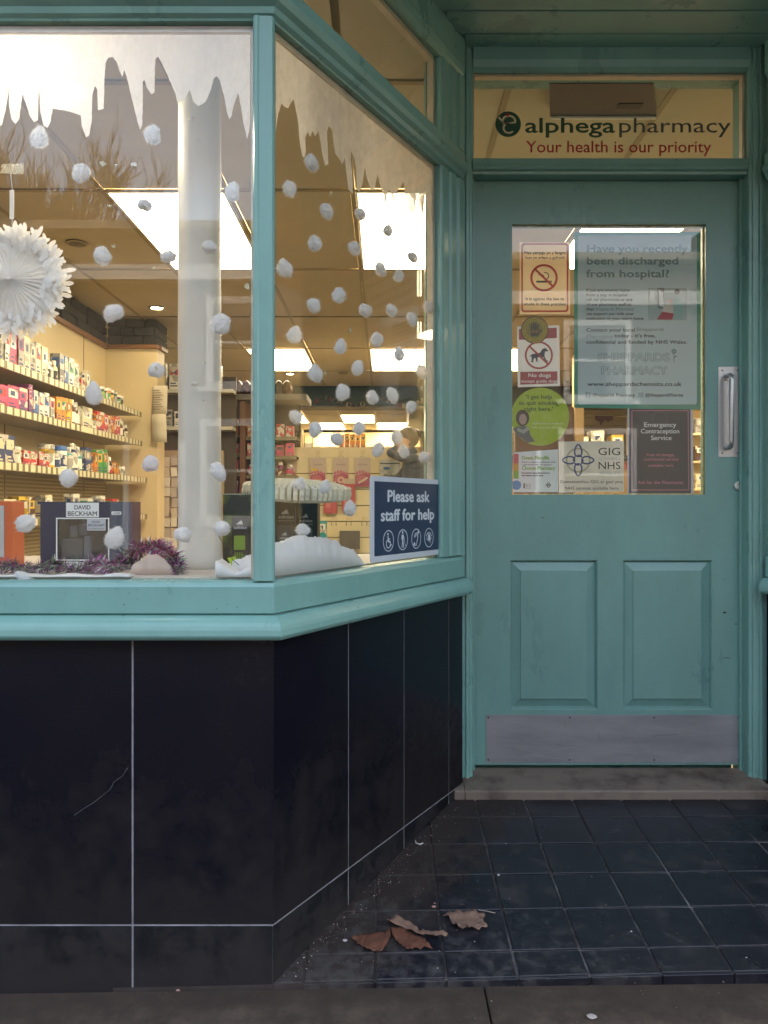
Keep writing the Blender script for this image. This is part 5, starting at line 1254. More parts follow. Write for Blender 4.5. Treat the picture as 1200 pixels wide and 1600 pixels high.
for (hx_, hy_, hz_, dxx, dzz) in ((-.125, .03, 1.45, -.4, .9), (-.235, .16, 1.145, -1, -.1)):
    b = ball(MB(), (hx_, hy_, hz_), (.035, .018, .04), 2)
    for q in range(4): b.tube([(hx_ + dxx * .02, hy_ + (q - 1.5) * .014, hz_ + dzz * .03), (hx_ + dxx * .045, hy_ + (q - 1.5) * .016, hz_ + dzz * .055), (hx_ + dxx * .055 - .01, hy_ + (q - 1.5) * .016, hz_ + dzz * (.075 - .004 * abs(q - 1.5)))], .0075, 6, r2=.005)
    b.tube([(hx_, hy_ + .02, hz_ - .01), (hx_ + dxx * .02 - .012, hy_ + .045, hz_ + .01), (hx_ + dxx * .03 - .012, hy_ + .052, hz_ + dzz * .035)], .009, 6, r2=.006)
    b.build('hand', M_skin, pe, smooth=True)

# ================================================================== WINDOW DISPLAY
ZP = ZB + .004
dp = MB(); 
dp.prism([(-3.1, YF + .05), (CORN[0] - .02, YF + .05), tuple(SIDE.w(.86, .055, 0)[:2]), tuple(SIDE.w(.86, .25, 0)[:2]), (-.35, 2.45), (-3.1, 2.45)], ZP - .03, ZP, 'z')
dpo = dp.build('display_platform', mat('platform_white', (.55, .48, .42), .6), label='low display platform running behind the shop windows', cat='display platform')
# the painted column
cl_ = thing('column', 'cream painted round iron column behind the front window', 'column', (PX(312, 1.99), 1.99, ZP))
M_col = mat('column_paint', (.60, .56, .50), .42, var=.04, vscale=6, bump=1.0, bscale=14)
hgt = ZC - ZP + .05
prf = [(.062, 0), (.060, .02), (.056, .05), (.0545, .10)] + [(.0545 + .0006 * math.sin(i * 1.9), .10 + i * .12) for i in range(1, 13)] + [(.0545, hgt)]
MB().lathe(prf, 40).build('shaft', M_col, cl_, smooth=True)
rng = random.Random(21)
for i, (px, py, s_) in enumerate(((300, 187, .008), (305, 600, .009), (310, 220, .006), (320, 565, .004), (318, 625, .003))):
    a = math.asin(max(-.9, min(.9, (PX(px, 1.94) - PX(312, 1.99)) / .0545))); zc = PZ(py, 1.94) - ZP
    b = ball(MB(), (.0545 * math.sin(a), -.0545 * math.cos(a), zc), (s_, .002, s_ * .7), 2); b.build('paint_flake', M_col, cl_, smooth=True)

# cotton wool balls
M_cot = mat('cotton_wool', (.88, .88, .90), .95, transl=.45)
M_tape = film_mat('clear_tape', (.75, .72, .6), .18, .35, 60, .5)
cot = []
for s_ in range(9):
    b = bmesh.new(); bmesh.ops.create_icosphere(b, subdivisions=4, radius=1); off = Vector((s_ * 7.3, s_ * 3.1, 0))
    vs = []
    for v in b.verts:
        p = Vector(v.co); k = 1 + .20 * noise.noise(p * 1.1 + off) + .13 * noise.noise(p * 2.6 + off) + .10 * noise.noise(p * 6 + off) + .06 * noise.noise(p * 14 + off) - .10 * abs(noise.noise(p * 3.4 + off * 2))
        if s_ % 3 == 0: k += .30 * max(0, p.dot(Vector((.5, 0, .85)).normalized())) ** 6
        if s_ % 3 == 1: k += .22 * max(0, p.dot(Vector((-.8, 0, -.5)).normalized())) ** 5
        p *= k; vs.append((p.x, p.y * .62, p.z))
    fs = [tuple(v.index for v in f.verts) for f in b.faces]; b.free(); nf = len(fs); nv = len(vs); rq = random.Random(s_)
    for k in range(1100):       # loose fibres
        c0 = Vector(vs[rq.randrange(nv)]); n_ = c0.normalized(); t_ = n_.cross(Vector((rq.gauss(0, 1), rq.gauss(0, 1), rq.gauss(0, 1)))).normalized()
        e = c0 + (t_ * rq.uniform(.10, .45) + n_ * abs(rq.gauss(.04, .10))) ; m_ = c0.lerp(e, .5) + n_ * rq.uniform(.02, .08); w_ = n_.cross(t_) * .010
        i0 = len(vs); vs += [tuple(c0 - w_), tuple(c0 + w_), tuple(m_ + w_), tuple(m_ - w_), tuple(e)]; fs += [(i0, i0 + 1, i0 + 2, i0 + 3), (i0 + 3, i0 + 2, i0 + 4)]
    me = bpy.data.meshes.new('cotton'); me.from_pydata(vs, [], fs)
    for p in me.polygons[:nf]: p.use_smooth = True
    me.materials.append(M_cot); cot.append(me)
fb = [  # px, py, w, h, place
 (60, 217, 30, 34, 'directly under the glaring display lamp, near the left edge'), (238, 212, 26, 30, 'just left of the column, level with the icicle tips'),
 (127, 270, 30, 30, 'in the bare upper area, right of the snowflake string'), (363, 301, 22, 30, 'against the lit panel, right of the column below the icicles'),
 (227, 321, 25, 18, 'flat one over the dark edge of the big lit panel'), (160, 401, 28, 30, 'just right of the upper half of the paper snowflake'),
 (264, 401, 28, 20, 'touching the left side of the column under the lit panel'), (328, 386, 26, 20, 'seen against the column, highest one on it'),
 (178, 489, 34, 26, 'over the dark stone bulkhead'), (344, 507, 34, 32, 'on the right edge of the column, round, halfway up'),
 (245, 579, 26, 24, 'with a loose tape loop, over the cream shelving end'), (146, 617, 28, 36, 'over the gap at the end of the top shelf'),
 (236, 725, 26, 26, 'over the shelving end just left of the column, mid height'), (341, 737, 24, 32, 'on the right edge of the column above the lime box'),
 (107, 747, 30, 28, 'under the third shelf, above the navy gift box'), (41, 817, 36, 28, 'between the orange box and the navy gift box'),
 (178, 842, 32, 34, 'in front of navy gift box, right of its clear window'), (286, 836, 28, 26, 'on the left edge of the column near its foot'),
 (348, 826, 28, 24, 'over the lime green gift box near the column foot'), (38, 903, 36, 16, 'lying flattened on the sill among the tinsel')]
sbl = [(487, 255, 19, 26, 'highest one, right under the longest spray drips'), (453, 295, 20, 26, 'second highest, next to the corner post'), (510, 331, 20, 24, 'with a tape tab above it, left of the lit panel'),
 (563, 335, 17, 18, 'on the upper left corner of the big lit panel'), (606, 361, 15, 18, 'small grey one in the middle of the big lit panel'), (492, 381, 21, 24, 'left of the lit panel, level with its middle'),
 (554, 388, 18, 22, 'on left border of the lit panel, with torn flap'), (445, 420, 24, 28, 'long slanted one against corner post, level with panel foot'), (645, 402, 15, 16, 'small tear shaped one low right on the lit panel'),
 (595, 421, 17, 22, 'at the bottom edge of the big lit panel'), (623, 432, 18, 18, 'just below the lit panel with a dangling thread'), (490, 478, 22, 24, 'left one of the pair above the first ceiling rail'),
 (530, 461, 22, 24, 'right one of the pair above the first ceiling rail'), (571, 485, 24, 20, 'flat topped one, middle of the window above the ceiling rail'), (612, 485, 18, 19, 'between the flat topped one and the right cluster'),
 (644, 499, 17, 22, 'pointed one hanging low in the right cluster'), (670, 481, 16, 20, 'rightmost one, beside the window frame'), (460, 525, 28, 26, 'large slanting one above left lit panel of second row'),
 (532, 543, 22, 22, 'between the two lit panels of the second row'), (589, 531, 21, 24, 'just above the right lit panel of the second row'), (624, 554, 14, 22, 'inside the right lit panel of the second row'),
 (659, 581, 17, 22, 'at the lower right corner of the second row panel'), (493, 584, 21, 28, 'at the lower right corner of the left second row panel'), (559, 575, 22, 22, 'left of the right second row panel'),
 (536, 613, 21, 26, 'on the upper part of the dark beam, left of middle'), (582, 621, 19, 22, 'on the middle of the dark beam'), (613, 618, 21, 22, 'on the dark beam, immediately right of the middle one'),
 (643, 636, 16, 20, 'straddling the lower edge of the dark beam at the right'), (462, 652, 23, 22, 'just below the dark beam near the corner post'), (493, 671, 19, 23, 'above the leaflet row, right of the one by the post'),
 (526, 687, 22, 20, 'left of the orange cartons'), (561, 669, 17, 22, 'above the orange cartons'), (620, 684, 16, 23, 'in front of the head of the person'),
 (591, 702, 20, 20, 'just left of the shoulder of the person'), (631, 705, 16, 20, 'in front of the back of the person'), (663, 714, 16, 18, 'right of the person, over the slatted wall'),
 (467, 757, 24, 19, 'left one on the horizontal paper fan'), (508, 762, 22, 18, 'right one on the horizontal paper fan'), (547, 795, 16, 24, 'over the red hanging cartons, left of the blue sign'), (473, 828, 27, 20, 'resting on top of the snow heap by the black boxes')]
rng = random.Random(4)
def cotton(fr, px, py, w, h, where, win, off=.038, group=None):
    u, z_ = fr.pix(px, py, off); p = fr.w(u, off, z_)
    uw = abs(fr.pix(px + w / 2, py, off)[0] - fr.pix(px - w / 2, py, off)[0]) / 2; hh = h / F * p.y / 2
    if win == 'splayed': uw = (uw + hh * 1.0) / 2
    o = bpy.data.objects.new('cotton_ball', cot[rng.randrange(9)]); COL.objects.link(o); o.location = p; o.rotation_euler = (0, rng.uniform(-.6, .6), fr.rz)
    o.scale = (uw * .90, .019, hh * .90)
    tag(o, ('cotton ball on %s window, %s' % (win, where)), 'cotton ball', group)
    return o
for a in fb: cotton(FRONT, *a, 'front', group='cotton balls on the front window')
for a in sbl: cotton(SIDE, *a, 'splayed', group='cotton balls on the splayed window')
# scraps of tape left beside the balls
tp_ = MB()
for (fr, px, py) in ((FRONT, 162, 257), (FRONT, 182, 258), (FRONT, 210, 257), (FRONT, 178, 385), (FRONT, 170, 322), (FRONT, 245, 575), (FRONT, 240, 418), (FRONT, 387, 448), (SIDE, 515, 306), (SIDE, 517, 300), (SIDE, 547, 515), (SIDE, 545, 520), (SIDE, 508, 584), (SIDE, 540, 465), (SIDE, 625, 450), (SIDE, 672, 575), (SIDE, 535, 674), (SIDE, 638, 712), (SIDE, 598, 700), (SIDE, 468, 645)):
    u, z_ = fr.pix(px, py, .026); s_ = rng.uniform(.004, .010); p = []
    for k in range(7): a = k * .9 + rng.uniform(-.25, .25); q_ = rng.uniform(.25, 1.2); p.append((u + s_ * math.cos(a) * q_, z_ + s_ * math.sin(a) * q_ * .8))
    t_ = MB(); t_.prism(p, 0, .0008, 'y')
    vs = [fr.w(v[0], .0252 + v[1], v[2]) for v in t_.v]; tp_.add(vs, t_.f)
tp_.build('tape_scraps', mat('tape_gloss', (.60, .52, .34), .1, spec=1), kind='stuff', label='torn scraps of clear tape stuck about the panes', cat='tape')

# spray snow: dripping icicle edge on both windows
M_frost = film_mat('spray_snow', (.86, .84, .85), .70, .97, 26, .6, (1, 1, .5))
M_frost2 = film_mat('spray_snow_thin', (.90, .82, .70), .52, .96, 16, .45, (1, 1, .6))
def frost(fr, low, top_z, m, label, mats2=None, off=.0255):
    pts = [fr.pix(x, y, off) for x, y in low]
    # widen the curve with small wobble so drips have uneven edges
    q = []
    for i in range(len(pts) - 1):
        a, b = pts[i], pts[i + 1]; n_ = max(2, int(math.hypot(a[0] - b[0], a[1] - b[1]) / .006))
        for k in range(n_):
            t_ = k / n_; u = a[0] + (b[0] - a[0]) * t_; z_ = a[1] + (b[1] - a[1]) * t_
            w_ = .0012 if k else 0
            q.append((u + w_ * noise.noise(Vector((u * 90, z_ * 90, 1))), z_ + w_ * noise.noise(Vector((u * 90, z_ * 90, 5)))))
    q.append(pts[-1])
    lo_u, hi_u = q[0][0], q[-1][0]
    q = q + [(hi_u, top_z), (lo_u, top_z)]
    from mathutils.geometry import tessellate_polygon
    tris = tessellate_polygon([[Vector((u, z_, 0)) for u, z_ in q]]); n_ = len(q)
    me = bpy.data.meshes.new('spray')
    me.from_pydata([(u, 0, z_) for u, z_ in q] + [(u, .0006, z_) for u, z_ in q], [], [tuple(t_) for t_ in tris] + [tuple(n_ + i for i in t_) for t_ in tris] + [(i, (i + 1) % n_, n_ + (i + 1) % n_, n_ + i) for i in range(n_)])
    me.materials.append(m)
    o = bpy.data.objects.new('spray_snow', me); COL.objects.link(o); o.location = fr.w(0, off, 0); o.rotation_euler.z = fr.rz
    tag(o, label, 'spray snow')
    return o
front_low = [(-300, 190), (-270, 120), (-240, 205), (-215, 140), (-190, 190), (-160, 110), (-130, 215), (-100, 130), (-70, 190), (-40, 150), (-15, 205), (3, 195), (8, 175), (12, 152), (13, 130), (14, 165), (18, 186), (24, 194), (30, 186), (33, 160), (35, 147), (40, 160), (47, 182), (53, 191), (59, 188), (60, 150), (61, 138), (63, 175), (68, 196), (74, 200), (79, 190), (82, 170), (100, 172), (126, 180), (128, 198), (134, 214), (139, 212), (143, 190), (144, 150), (148, 134), (152, 140), (153, 172), (162, 170), (163, 130), (165, 98), (169, 90), (176, 89), (182, 96), (187, 112), (191, 120), (194, 108), (198, 120), (205, 150), (212, 178), (216, 194), (219, 203), (222, 196), (223, 160), (223, 128), (225, 123), (230, 138), (236, 147), (241, 144), (242, 110), (243, 92), (247, 89), (251, 95), (262, 118), (274, 146), (277, 160), (283, 158), (291, 150), (296, 140), (303, 160), (311, 166), (322, 158), (330, 138), (334, 122), (339, 119), (344, 128), (350, 148), (354, 172), (358, 186), (362, 180), (366, 162), (372, 145), (377, 170), (381, 195), (386, 217), (389, 205), (391, 190)]
# one drip hole near each tall gap is left as the outline gives it
fs1 = frost(FRONT, front_low, ZT - .020, M_frost, 'opaque white spray snow with long drips across the top of the front window')
side_low = [(431, 205), (434, 180), (440, 162), (445, 167), (450, 169), (455, 160), (459, 155), (462, 170), (466, 190), (469, 225), (472, 243), (475, 247), (478, 238), (477, 215), (481, 206), (485, 214), (488, 204), (492, 213), (498, 205), (501, 222), (504, 242), (508, 259), (513, 257), (512, 232), (511, 205), (514, 197), (519, 203), (522, 228), (524, 240), (530, 248), (535, 257), (539, 245), (541, 268), (545, 296), (551, 303), (551, 280), (548, 250), (549, 236), (553, 246), (556, 262), (558, 296), (562, 300), (566, 288), (570, 262), (574, 280), (580, 296), (585, 298), (590, 272), (593, 285), (600, 306), (603, 325), (606, 300), (609, 297), (616, 322), (620, 300), (627, 290), (631, 284), (634, 310), (640, 330), (645, 344), (648, 345), (650, 312), (656, 326), (661, 338), (664, 302), (669, 325), (675, 345), (678, 360), (682, 385)]
fs2 = frost(SIDE, side_low, ZT - .020, M_frost2, 'thin streaky spray snow with ragged drips across the top of the splayed window')

# paper snowflakes
M_tissue = mat('tissue_paper', (.95, .93, .91), .8, transl=.4)
def fan(name, label, loc, R_, parent=None, pleats=38, puff=.02, seed=1, m=M_tissue):
    rg = random.Random(seed); t = thing(name, label, 'paper snowflake', loc)
    for layer, (rad, yoff) in enumerate(((1.0, 0), (.93, -.012), (.80, -.022))):
        n_ = pleats * 2; vs = []; fs = []
        rings = [0.02, .2, .45, .7, .82]
        for i in range(n_):
            a = 2 * math.pi * (i + .5 * layer) / n_; up = 1 if i % 2 else -1
            for r_ in rings:
                amp = puff * (.25 + .9 * r_) * up; rr = r_ * R_ * rad * (1 + rg.uniform(-.015, .015))
                vs.append((rr * math.cos(a), yoff * (1 - r_ * .8) + amp * .22 + .004 * noise.noise(Vector((rr * 60, a * 3, layer))), rr * math.sin(a)))
        k = len(rings)
        for i in range(n_):
            j = (i + 1) % n_
            for q in range(k - 1): fs.append((i * k + q, j * k + q, j * k + q + 1, i * k + q + 1))
        b = MB().add(vs, fs)
        o = b.build('paper_disc', m, t)
        pet = MB()
        for i in range(24):
            a0 = 2 * math.pi * (i + .33 * layer) / 24 + rg.uniform(-.03, .03)
            for da, ln, wd, st_, dn in ((0, .24, .044, .80, 0), (.03, .17, .038, .83, .75), (-.03, .17, .038, .83, -.75), (.05, .15, .036, .74, .6), (-.05, .15, .036, .74, -.6), (0, .18, .05, .66, .2)):
                a = a0 + da * rg.uniform(.7, 1.2); r0 = R_ * rad * (st_ - .04); r1 = R_ * rad * (st_ + ln * rg.uniform(.75, 1.1)); y_ = yoff * .3 + rg.uniform(-.016, .012); y2 = y_ + rg.uniform(-.02, .015)
                c_a, s_a = math.cos(a + dn), math.sin(a + dn); bx, bz = r0 * math.cos(a), r0 * math.sin(a); L = r1 - r0; wd_ = wd * R_ * 1.05
                sh = [(0, -.5), (.3, -.75), (.65, -.9), (.88, -.6), (1, 0), (.88, .6), (.65, .9), (.3, .75), (0, .5)]
                b0 = [(bx + c_a * L * p - s_a * wd_ * q, y_ + (y2 - y_) * p, bz + s_a * L * p + c_a * wd_ * q) for p, q in sh]
                pet.add(b0, [tuple(range(len(b0)))])
        pet.build('petal_fringe', m, t)
    MB().lathe([(.004, -.030), (.006, -.032), (.002, -.036)], 10, (0, 0, 0), 'y').build('centre', m, t)
    return t
sfx, sfY = 22, 1.84
sn = fan('paper_snowflake', 'big pleated white paper snowflake hanging on a string at the left', (PX(sfx, sfY), sfY, PZ(440, sfY)), 95 / F * sfY * .97, seed=3)
st_ = MB(); st_.tube([(0, -.012, .02), (0, -.008, PZ(300, sfY) - PZ(440, sfY)), (-.002, -.02, PZ(262, sfY) - PZ(440, sfY))], .0014, 5); st_.build('string', mat('string_white', (.6, .58, .55), .8), sn)
MB().box(-.005, .005, -.012, -.010, PZ(345, sfY) - PZ(440, sfY), PZ(300, sfY) - PZ(440, sfY)).build('paper_tab', M_tissue, sn)
u, z_ = FRONT.pix(20, 264, .026); tp2 = MB().prism([(u - .026, z_ - .010), (u + .024, z_ - .012), (u + .025, z_ + .012), (u - .025, z_ + .011)], YF + .0252, YF + .0258, 'y').build('tape', M_tape, label='strip of clear tape holding the snowflake string on the glass', cat='tape')
f2 = thing('paper_fan', 'thick scalloped white paper fan lying flat on the gift boxes behind the splayed window', 'paper decoration', (PX(462, 2.17), 2.17, PZ(768, 2.17)))
f2.rotation_euler = (R(4), R(3), 0)
M_t2 = mat('tissue_yellowish', (.84, .82, .70), .8, transl=.4); fm = MB(); rg = random.Random(2)
FR = .152
for i in range(56):
    a = 2 * math.pi * i / 56; k = rg.uniform(.94, 1.05); prof = [(.01, .030)]
    for q in range(7):           # scalloped outline of one fin
        x0, x1 = .02 + q * .019, .02 + (q + 1) * .019; zz = .028 * (1 - (q / 7.5) ** 3)
        prof += [(x0 + .004, zz + .002), (x0 + .010, zz + .0065), (x1 - .003, zz + .003)]
    top = [(x * k, z_) for x, z_ in prof] + [(FR * k * .985, .010), (FR * k, .0)]
    out_ = top + [(x, -z_ * .8) for x, z_ in reversed(top[:-1])]
    n_ = len(out_); ca, sa = math.cos(a), math.sin(a); vs = []
    for sgn in (-1, 1): vs += [(x * ca - sgn * (.0006 + x * .035 * (1 if x > .1 else .6)) * sa, x * sa + sgn * (.0006 + x * .035 * (1 if x > .1 else .6)) * ca, z_) for x, z_ in out_]
    fm.add(vs, [tuple(range(n_))[::-1], tuple(range(n_, 2 * n_))] + [(p_, (p_ + 1) % n_, n_ + (p_ + 1) % n_, n_ + p_) for p_ in range(n_)])
fm.build('paper_fins', M_t2, f2)

# navy gift box
DBY = 1.93
def bx_(px): return PX(px, DBY)
def bz_(py): return PZ(py, DBY)
db = thing('gift_box', 'navy aftershave gift box with a clear window, between tinsel and shelves', 'gift box', (0, DBY, ZP)); zo = -ZP
M_nbox = mat('navy_card', (.008, .014, .050), .42); M_nbox2 = mat('slate_card', (.06, .075, .11), .42)
zb0, zb1 = ZP + .001, bz_(784)
wx0, wx1, wz0, wz1 = bx_(88), bx_(171), bz_(876), bz_(809)
def bxz(mb, x0, x1, y0, y1, z0, z1): return mb.box(x0, x1, y0, y1, z0 + zo, z1 + zo)
b = MB(); bxz(b, bx_(63), wx0, 0, .07, zb0, zb1); bxz(b, wx1, bx_(206), 0, .07, zb0, zb1); bxz(b, wx0, wx1, 0, .07, wz1, zb1); bxz(b, wx0, wx1, 0, .07, zb0, wz0); bxz(b, wx0, wx1, .055, .07, wz0, wz1)
b.build('carton', M_nbox, db)
bxz(MB(), bx_(171) + .002, bx_(206), -.0012, -.0002, zb0, zb1).build('side_print', M_nbox2, db)
fr_ = MB(); o1 = [(wx0, wz0 + zo), (wx1, wz0 + zo), (wx1, wz1 + zo), (wx0, wz1 + zo)]; i1 = [(wx0 + .003, wz0 + .003 + zo), (wx1 - .003, wz0 + .003 + zo), (wx1 - .003, wz1 - .003 + zo), (wx0 + .003, wz1 - .003 + zo)]
frame_ring(fr_, o1, i1, -.0018, .0014).build('window_frame', M_white, db)
bxz(MB(), wx0 + .001, wx1 - .001, .004, .0045, wz0 + .001, wz1 - .001).build('window_film', glass_mat('clear_film', (.8, .82, .85), .08, .1, .03), db)
b = MB(); bxz(b, wx0 + .006, bx_(125), .014, .045, wz0 + .002, bz_(842)); b.build('bottle', mat('bottle_smoke', (.10, .11, .13), .1), db, bevel=.004)
b = MB(); bxz(b, bx_(104), bx_(117), .018, .042, bz_(841), bz_(822)); b.build('bottle_cap', mat('cap_blue_grey', (.10, .13, .19), .3), db, bevel=.003)
b = MB(); bxz(b, bx_(126), bx_(137), .018, .042, wz0 + .002, bz_(838)); b.build('tube_bottle', mat('tube_grey', (.26, .28, .32), .3), db, bevel=.004)
b = MB(); bxz(b, bx_(118), bx_(133), .02, .042, bz_(837), bz_(819)); b.build('tube_cap', MATS['cap_blue_grey'], db, bevel=.003)
def dbt(s, x0, x1, py, cap, m, bold=0, y=-.003): return txt(db, s, bx_((x0 + x1) / 2), bz_(py) + zo, cap * DBY / F, m, y, w=bx_(x1) - bx_(x0), bold=bold)
bxz(MB(), bx_(104), bx_(155), -.0030, -.0018, bz_(808), bz_(785.5)).build('brand_label', M_white, db)
dbt('DAVID', 117, 142, 796, 7, M_ink, .0002, -.0034); dbt('BECKHAM', 107, 152, 806, 7.5, M_ink, .0002, -.0034)
bxz(MB(), bx_(136), bx_(165), -.0004, .0004, bz_(829), bz_(811)).build('small_label', mat('label_grey', (.5, .52, .56), .5), db)
dbt('DAVID', 144, 156, 817, 3.5, M_ink, 0, -.0008); dbt('BECKHAM', 138, 163, 822.5, 4, M_ink, 0, -.0008); dbt('CLASSIC BLUE', 138, 163, 827, 2, M_ink, 0, -.0008)
bxz(MB(), bx_(104), bx_(141), -.0030, -.0018, bz_(886), bz_(877.5)).build('bottom_label', M_white, db); dbt('CLASSIC', 107, 137, 884, 4, M_ink, 0, -.0034)
plate(db, 'price_sticker', rrect(bx_(174.5), bx_(190), bz_(804.5) + zo, bz_(799) + zo, .003, 3), M_white, -.0022); dbt('£10.00', 177, 188, 803.5, 3.2, M_ink, 0, -.0026)
# orange box at the left edge
ob = thing('gift_box', 'orange edged gift box cut off by the left edge of the picture', 'gift box', (0, 1.95, ZP))
MB().box(PX(-60, 1.95), PX(18, 1.95), 0, .07, .001, PZ(783, 1.95) - ZP).build('carton', mat('orange_card', (.55, .10, .02), .4), ob, bevel=.001)
MB().box(PX(-55, 1.95), PX(7, 1.95), -.003, -.0005, .03, PZ(790, 1.95) - ZP).build('face_print', mat('pale_card', (.45, .44, .44), .45), ob)

# sport brand gift boxes
def three_stripe(par, cx, cz, s_, m, y):
    for k, (w0, h_) in enumerate(((-.95, .45), (-.35, .80), (.25, 1.15))):
        # slanted bars rising to the right
        x = cx + w0 * s_; pts = [(x, cz), (x + .52 * s_, cz), (x + .52 * s_ + .0 * s_, cz + .0), (x + .52 * s_ - h_ * .30 * s_ * 0, cz)]
        pts = [(x - .12 * s_ + .0, cz), (x + .42 * s_, cz), (x + .42 * s_ - (.58 * h_) * s_ + .22 * s_, cz + h_ * s_), (x - .28 * s_ - (.58 * h_) * s_ + .42 * s_, cz + h_ * s_ * .78)]
        plate(par, 'stripe', pts, m, y)
M_lg2 = mat('logo_pale', (.55, .58, .62), .5); M_bbox = mat('black_green_card', (.004, .007, .008), .40, spec=.25)
def gift(px0, px1, ytop, Y, label, m, rz=0, depth=.09):
    x0, x1 = PX(px0, Y), PX(px1, Y); t = thing('gift_box', label, 'gift box', ((x0 + x1) / 2, Y, ZP + .001), rz); hw = (x1 - x0) / 2; h_ = PZ(ytop, Y) - ZP
    MB().box(-hw, hw, 0, depth, 0, h_).build('carton', m, t, bevel=.001)
    return t, hw, h_
LBY = 2.06
t, hw, h_ = gift(348, 408, 772, LBY, 'black and lime green gift box between the column and the corner post', mat('lime_swirl_card', (.010, .020, .014), .38, col2=(.16, .26, .02), c2fac=.56, vscale=9))
xc = PX(376, LBY) - PX(378, LBY)
MB().prism(rrect(xc - .022, xc + .026, .012, h_ - .062, .006, 3), -.010, -.0005, 'y').build('can_print', mat('can_black', (.012, .013, .014), .3), t)
three_stripe(t, xc + .002, h_ - .082, .0095, M_lg2, -.0108); txt(t, 'adidas', xc + .001, h_ - .094, .0075, M_lg2, -.0108, w=.034, bold=.0003)
plate(t, 'lime_panel', rrect(xc - .016, xc + .014, h_ - .150, h_ - .112, .003, 3), mat('lime_print', (.20, .34, .03), .4), -.0108)
b = MB()
for i in range(4):
    for j in range(5): b.box(xc - .015 + i * .006, xc - .011 + i * .006, -.0108, -.0104, h_ - .160 - j * .004, h_ - .157 - j * .004)
b.build('dot_print', MATS['lime_print'], t)
txt(t, 'PURE GAME', xc + .014, h_ - .190, .006, MATS['lime_print'], -.0108, w=.055, rot=-R(90))
MB().box(-hw, hw, -.0004, -.0001, h_ - .0025, h_ - .0005).build('top_edge', mat('card_edge', (.30, .34, .30), .5), t)
for (p0, p1, yt, Y, lab) in ((400, 463, 775, 2.17, 'black gift box with striped logo, nearer of the two by the corner post'), (462, 496, 782, 2.26, 'black gift box with striped logo, further right of the two')):
    t, hw, h_ = gift(p0, p1, yt, Y, lab, M_bbox)
    cxp = PX(447 if p0 == 400 else 478, Y) - PX((p0 + p1) / 2, Y)
    s_ = .0118 if p0 == 400 else .0105
    three_stripe(t, cxp, h_ - .052, s_, M_lg2, -.0006); txt(t, 'adidas', cxp, h_ - .064, s_ * .75, M_lg2, -.0006, w=s_ * 3.6, bold=.0003)
    MB().box(cxp - s_ * 1.9, cxp + s_ * 1.9, -.0006, -.0002, h_ - .0715, h_ - .0705).build('rule', M_lg2, t)
    pp = MB().prism(rrect(cxp - .024 if p0 == 400 else cxp - .014, cxp + .018, .01, h_ - .083, .004, 3), -.006, -.0005, 'y').build('can_print', mat('can_dark_grey', (.04, .05, .055), .3), t)
    three_stripe(t, cxp - .002, h_ - .112, s_ * .7, M_lg2, -.0068); txt(t, 'adidas', cxp - .003, h_ - .122, s_ * .55, M_lg2, -.0068, w=s_ * 2.4, bold=.0002)

# snow heap (wadding)
def heap(name, label, fr, u0, u1, y0, y1, hfun, nu=90, ny=30, m=None):
    vs = []; fs = []
    for i in range(nu + 1):
        for j in range(ny + 1):
            u = u0 + (u1 - u0) * i / nu; y = y0 + (y1 - y0) * j / ny
            hh = hfun(i / nu, j / ny); nz = noise.noise(Vector((u * 14, y * 14, 3))) * .016 + noise.noise(Vector((u * 45, y * 45, 3))) * .008 + noise.noise(Vector((u * 130, y * 130, 3))) * .003
            p = fr.w(u, y, ZP + max(.001, hh + nz * min(1, hh * 25))); vs.append(p)
    for i in range(nu):
        for j in range(ny):
            a = i * (ny + 1) + j; fs.append((a, a + ny + 1, a + ny + 2, a + 1))
    nb = len(vs)   # skirt to the platform
    edge = [(i, 0) for i in range(nu + 1)] + [(nu, j) for j in range(1, ny + 1)] + [(i, ny) for i in range(nu - 1, -1, -1)] + [(0, j) for j in range(ny - 1, 0, -1)]
    for (i, j) in edge:
        v = vs[i * (ny + 1) + j]; vs.append((v[0], v[1], ZP + .0004))
    L = len(edge)
    for k in range(L):
        a = edge[k][0] * (ny + 1) + edge[k][1]; c = edge[(k + 1) % L][0] * (ny + 1) + edge[(k + 1) % L][1]; fs.append((a, c, nb + (k + 1) % L, nb + k))
    fs.append(tuple(range(nb, nb + L)))
    o = MB().add(vs, fs).build(name, m or M_snow, smooth=True, label=label, cat='fake snow'); return o
M_snow = mat('wadding', (.90, .89, .90), .9, transl=.25, bump=.9, bscale=70)
heap('snow_heap', 'big heap of white wadding snow pressed against the splayed window', SIDE, .03, .44, .032, .20,
     lambda a, b: .086 * max(0, 1 - max(0, (a - .35) / .65) ** 2.2) * (.22 + .78 * max(0, 1 - b * 1.25)) * min(1, .85 + a))
heap('snow_heap', 'small heap of white wadding at the foot of the column, by the corner post', FRONT, PX(340, 1.76), CORN[0] - .046, .035, .20,
     lambda a, b: (.010 + .026 * abs(a - .5) * 2) * (1 - .4 * b), nu=40)
heap('snow_heap', 'pinkish wadding heap under the arch of the tinsel', FRONT, PX(206, 1.80), PX(274, 1.80), .085, .17,
     lambda a, b: .044 * math.sqrt(max(0, 1 - (2 * a - 1) ** 2)) * (1 - .5 * b), nu=20, m=mat('pink_wadding', (.70, .55, .48), .9, transl=.2))
heap('snow_heap', 'thin strip of wadding laid along the bottom of the front window', FRONT, -1.6, PX(208, 1.76), .032, .075, lambda a, b: .004 + .002 * math.sin(a * 60), nu=90, ny=4)

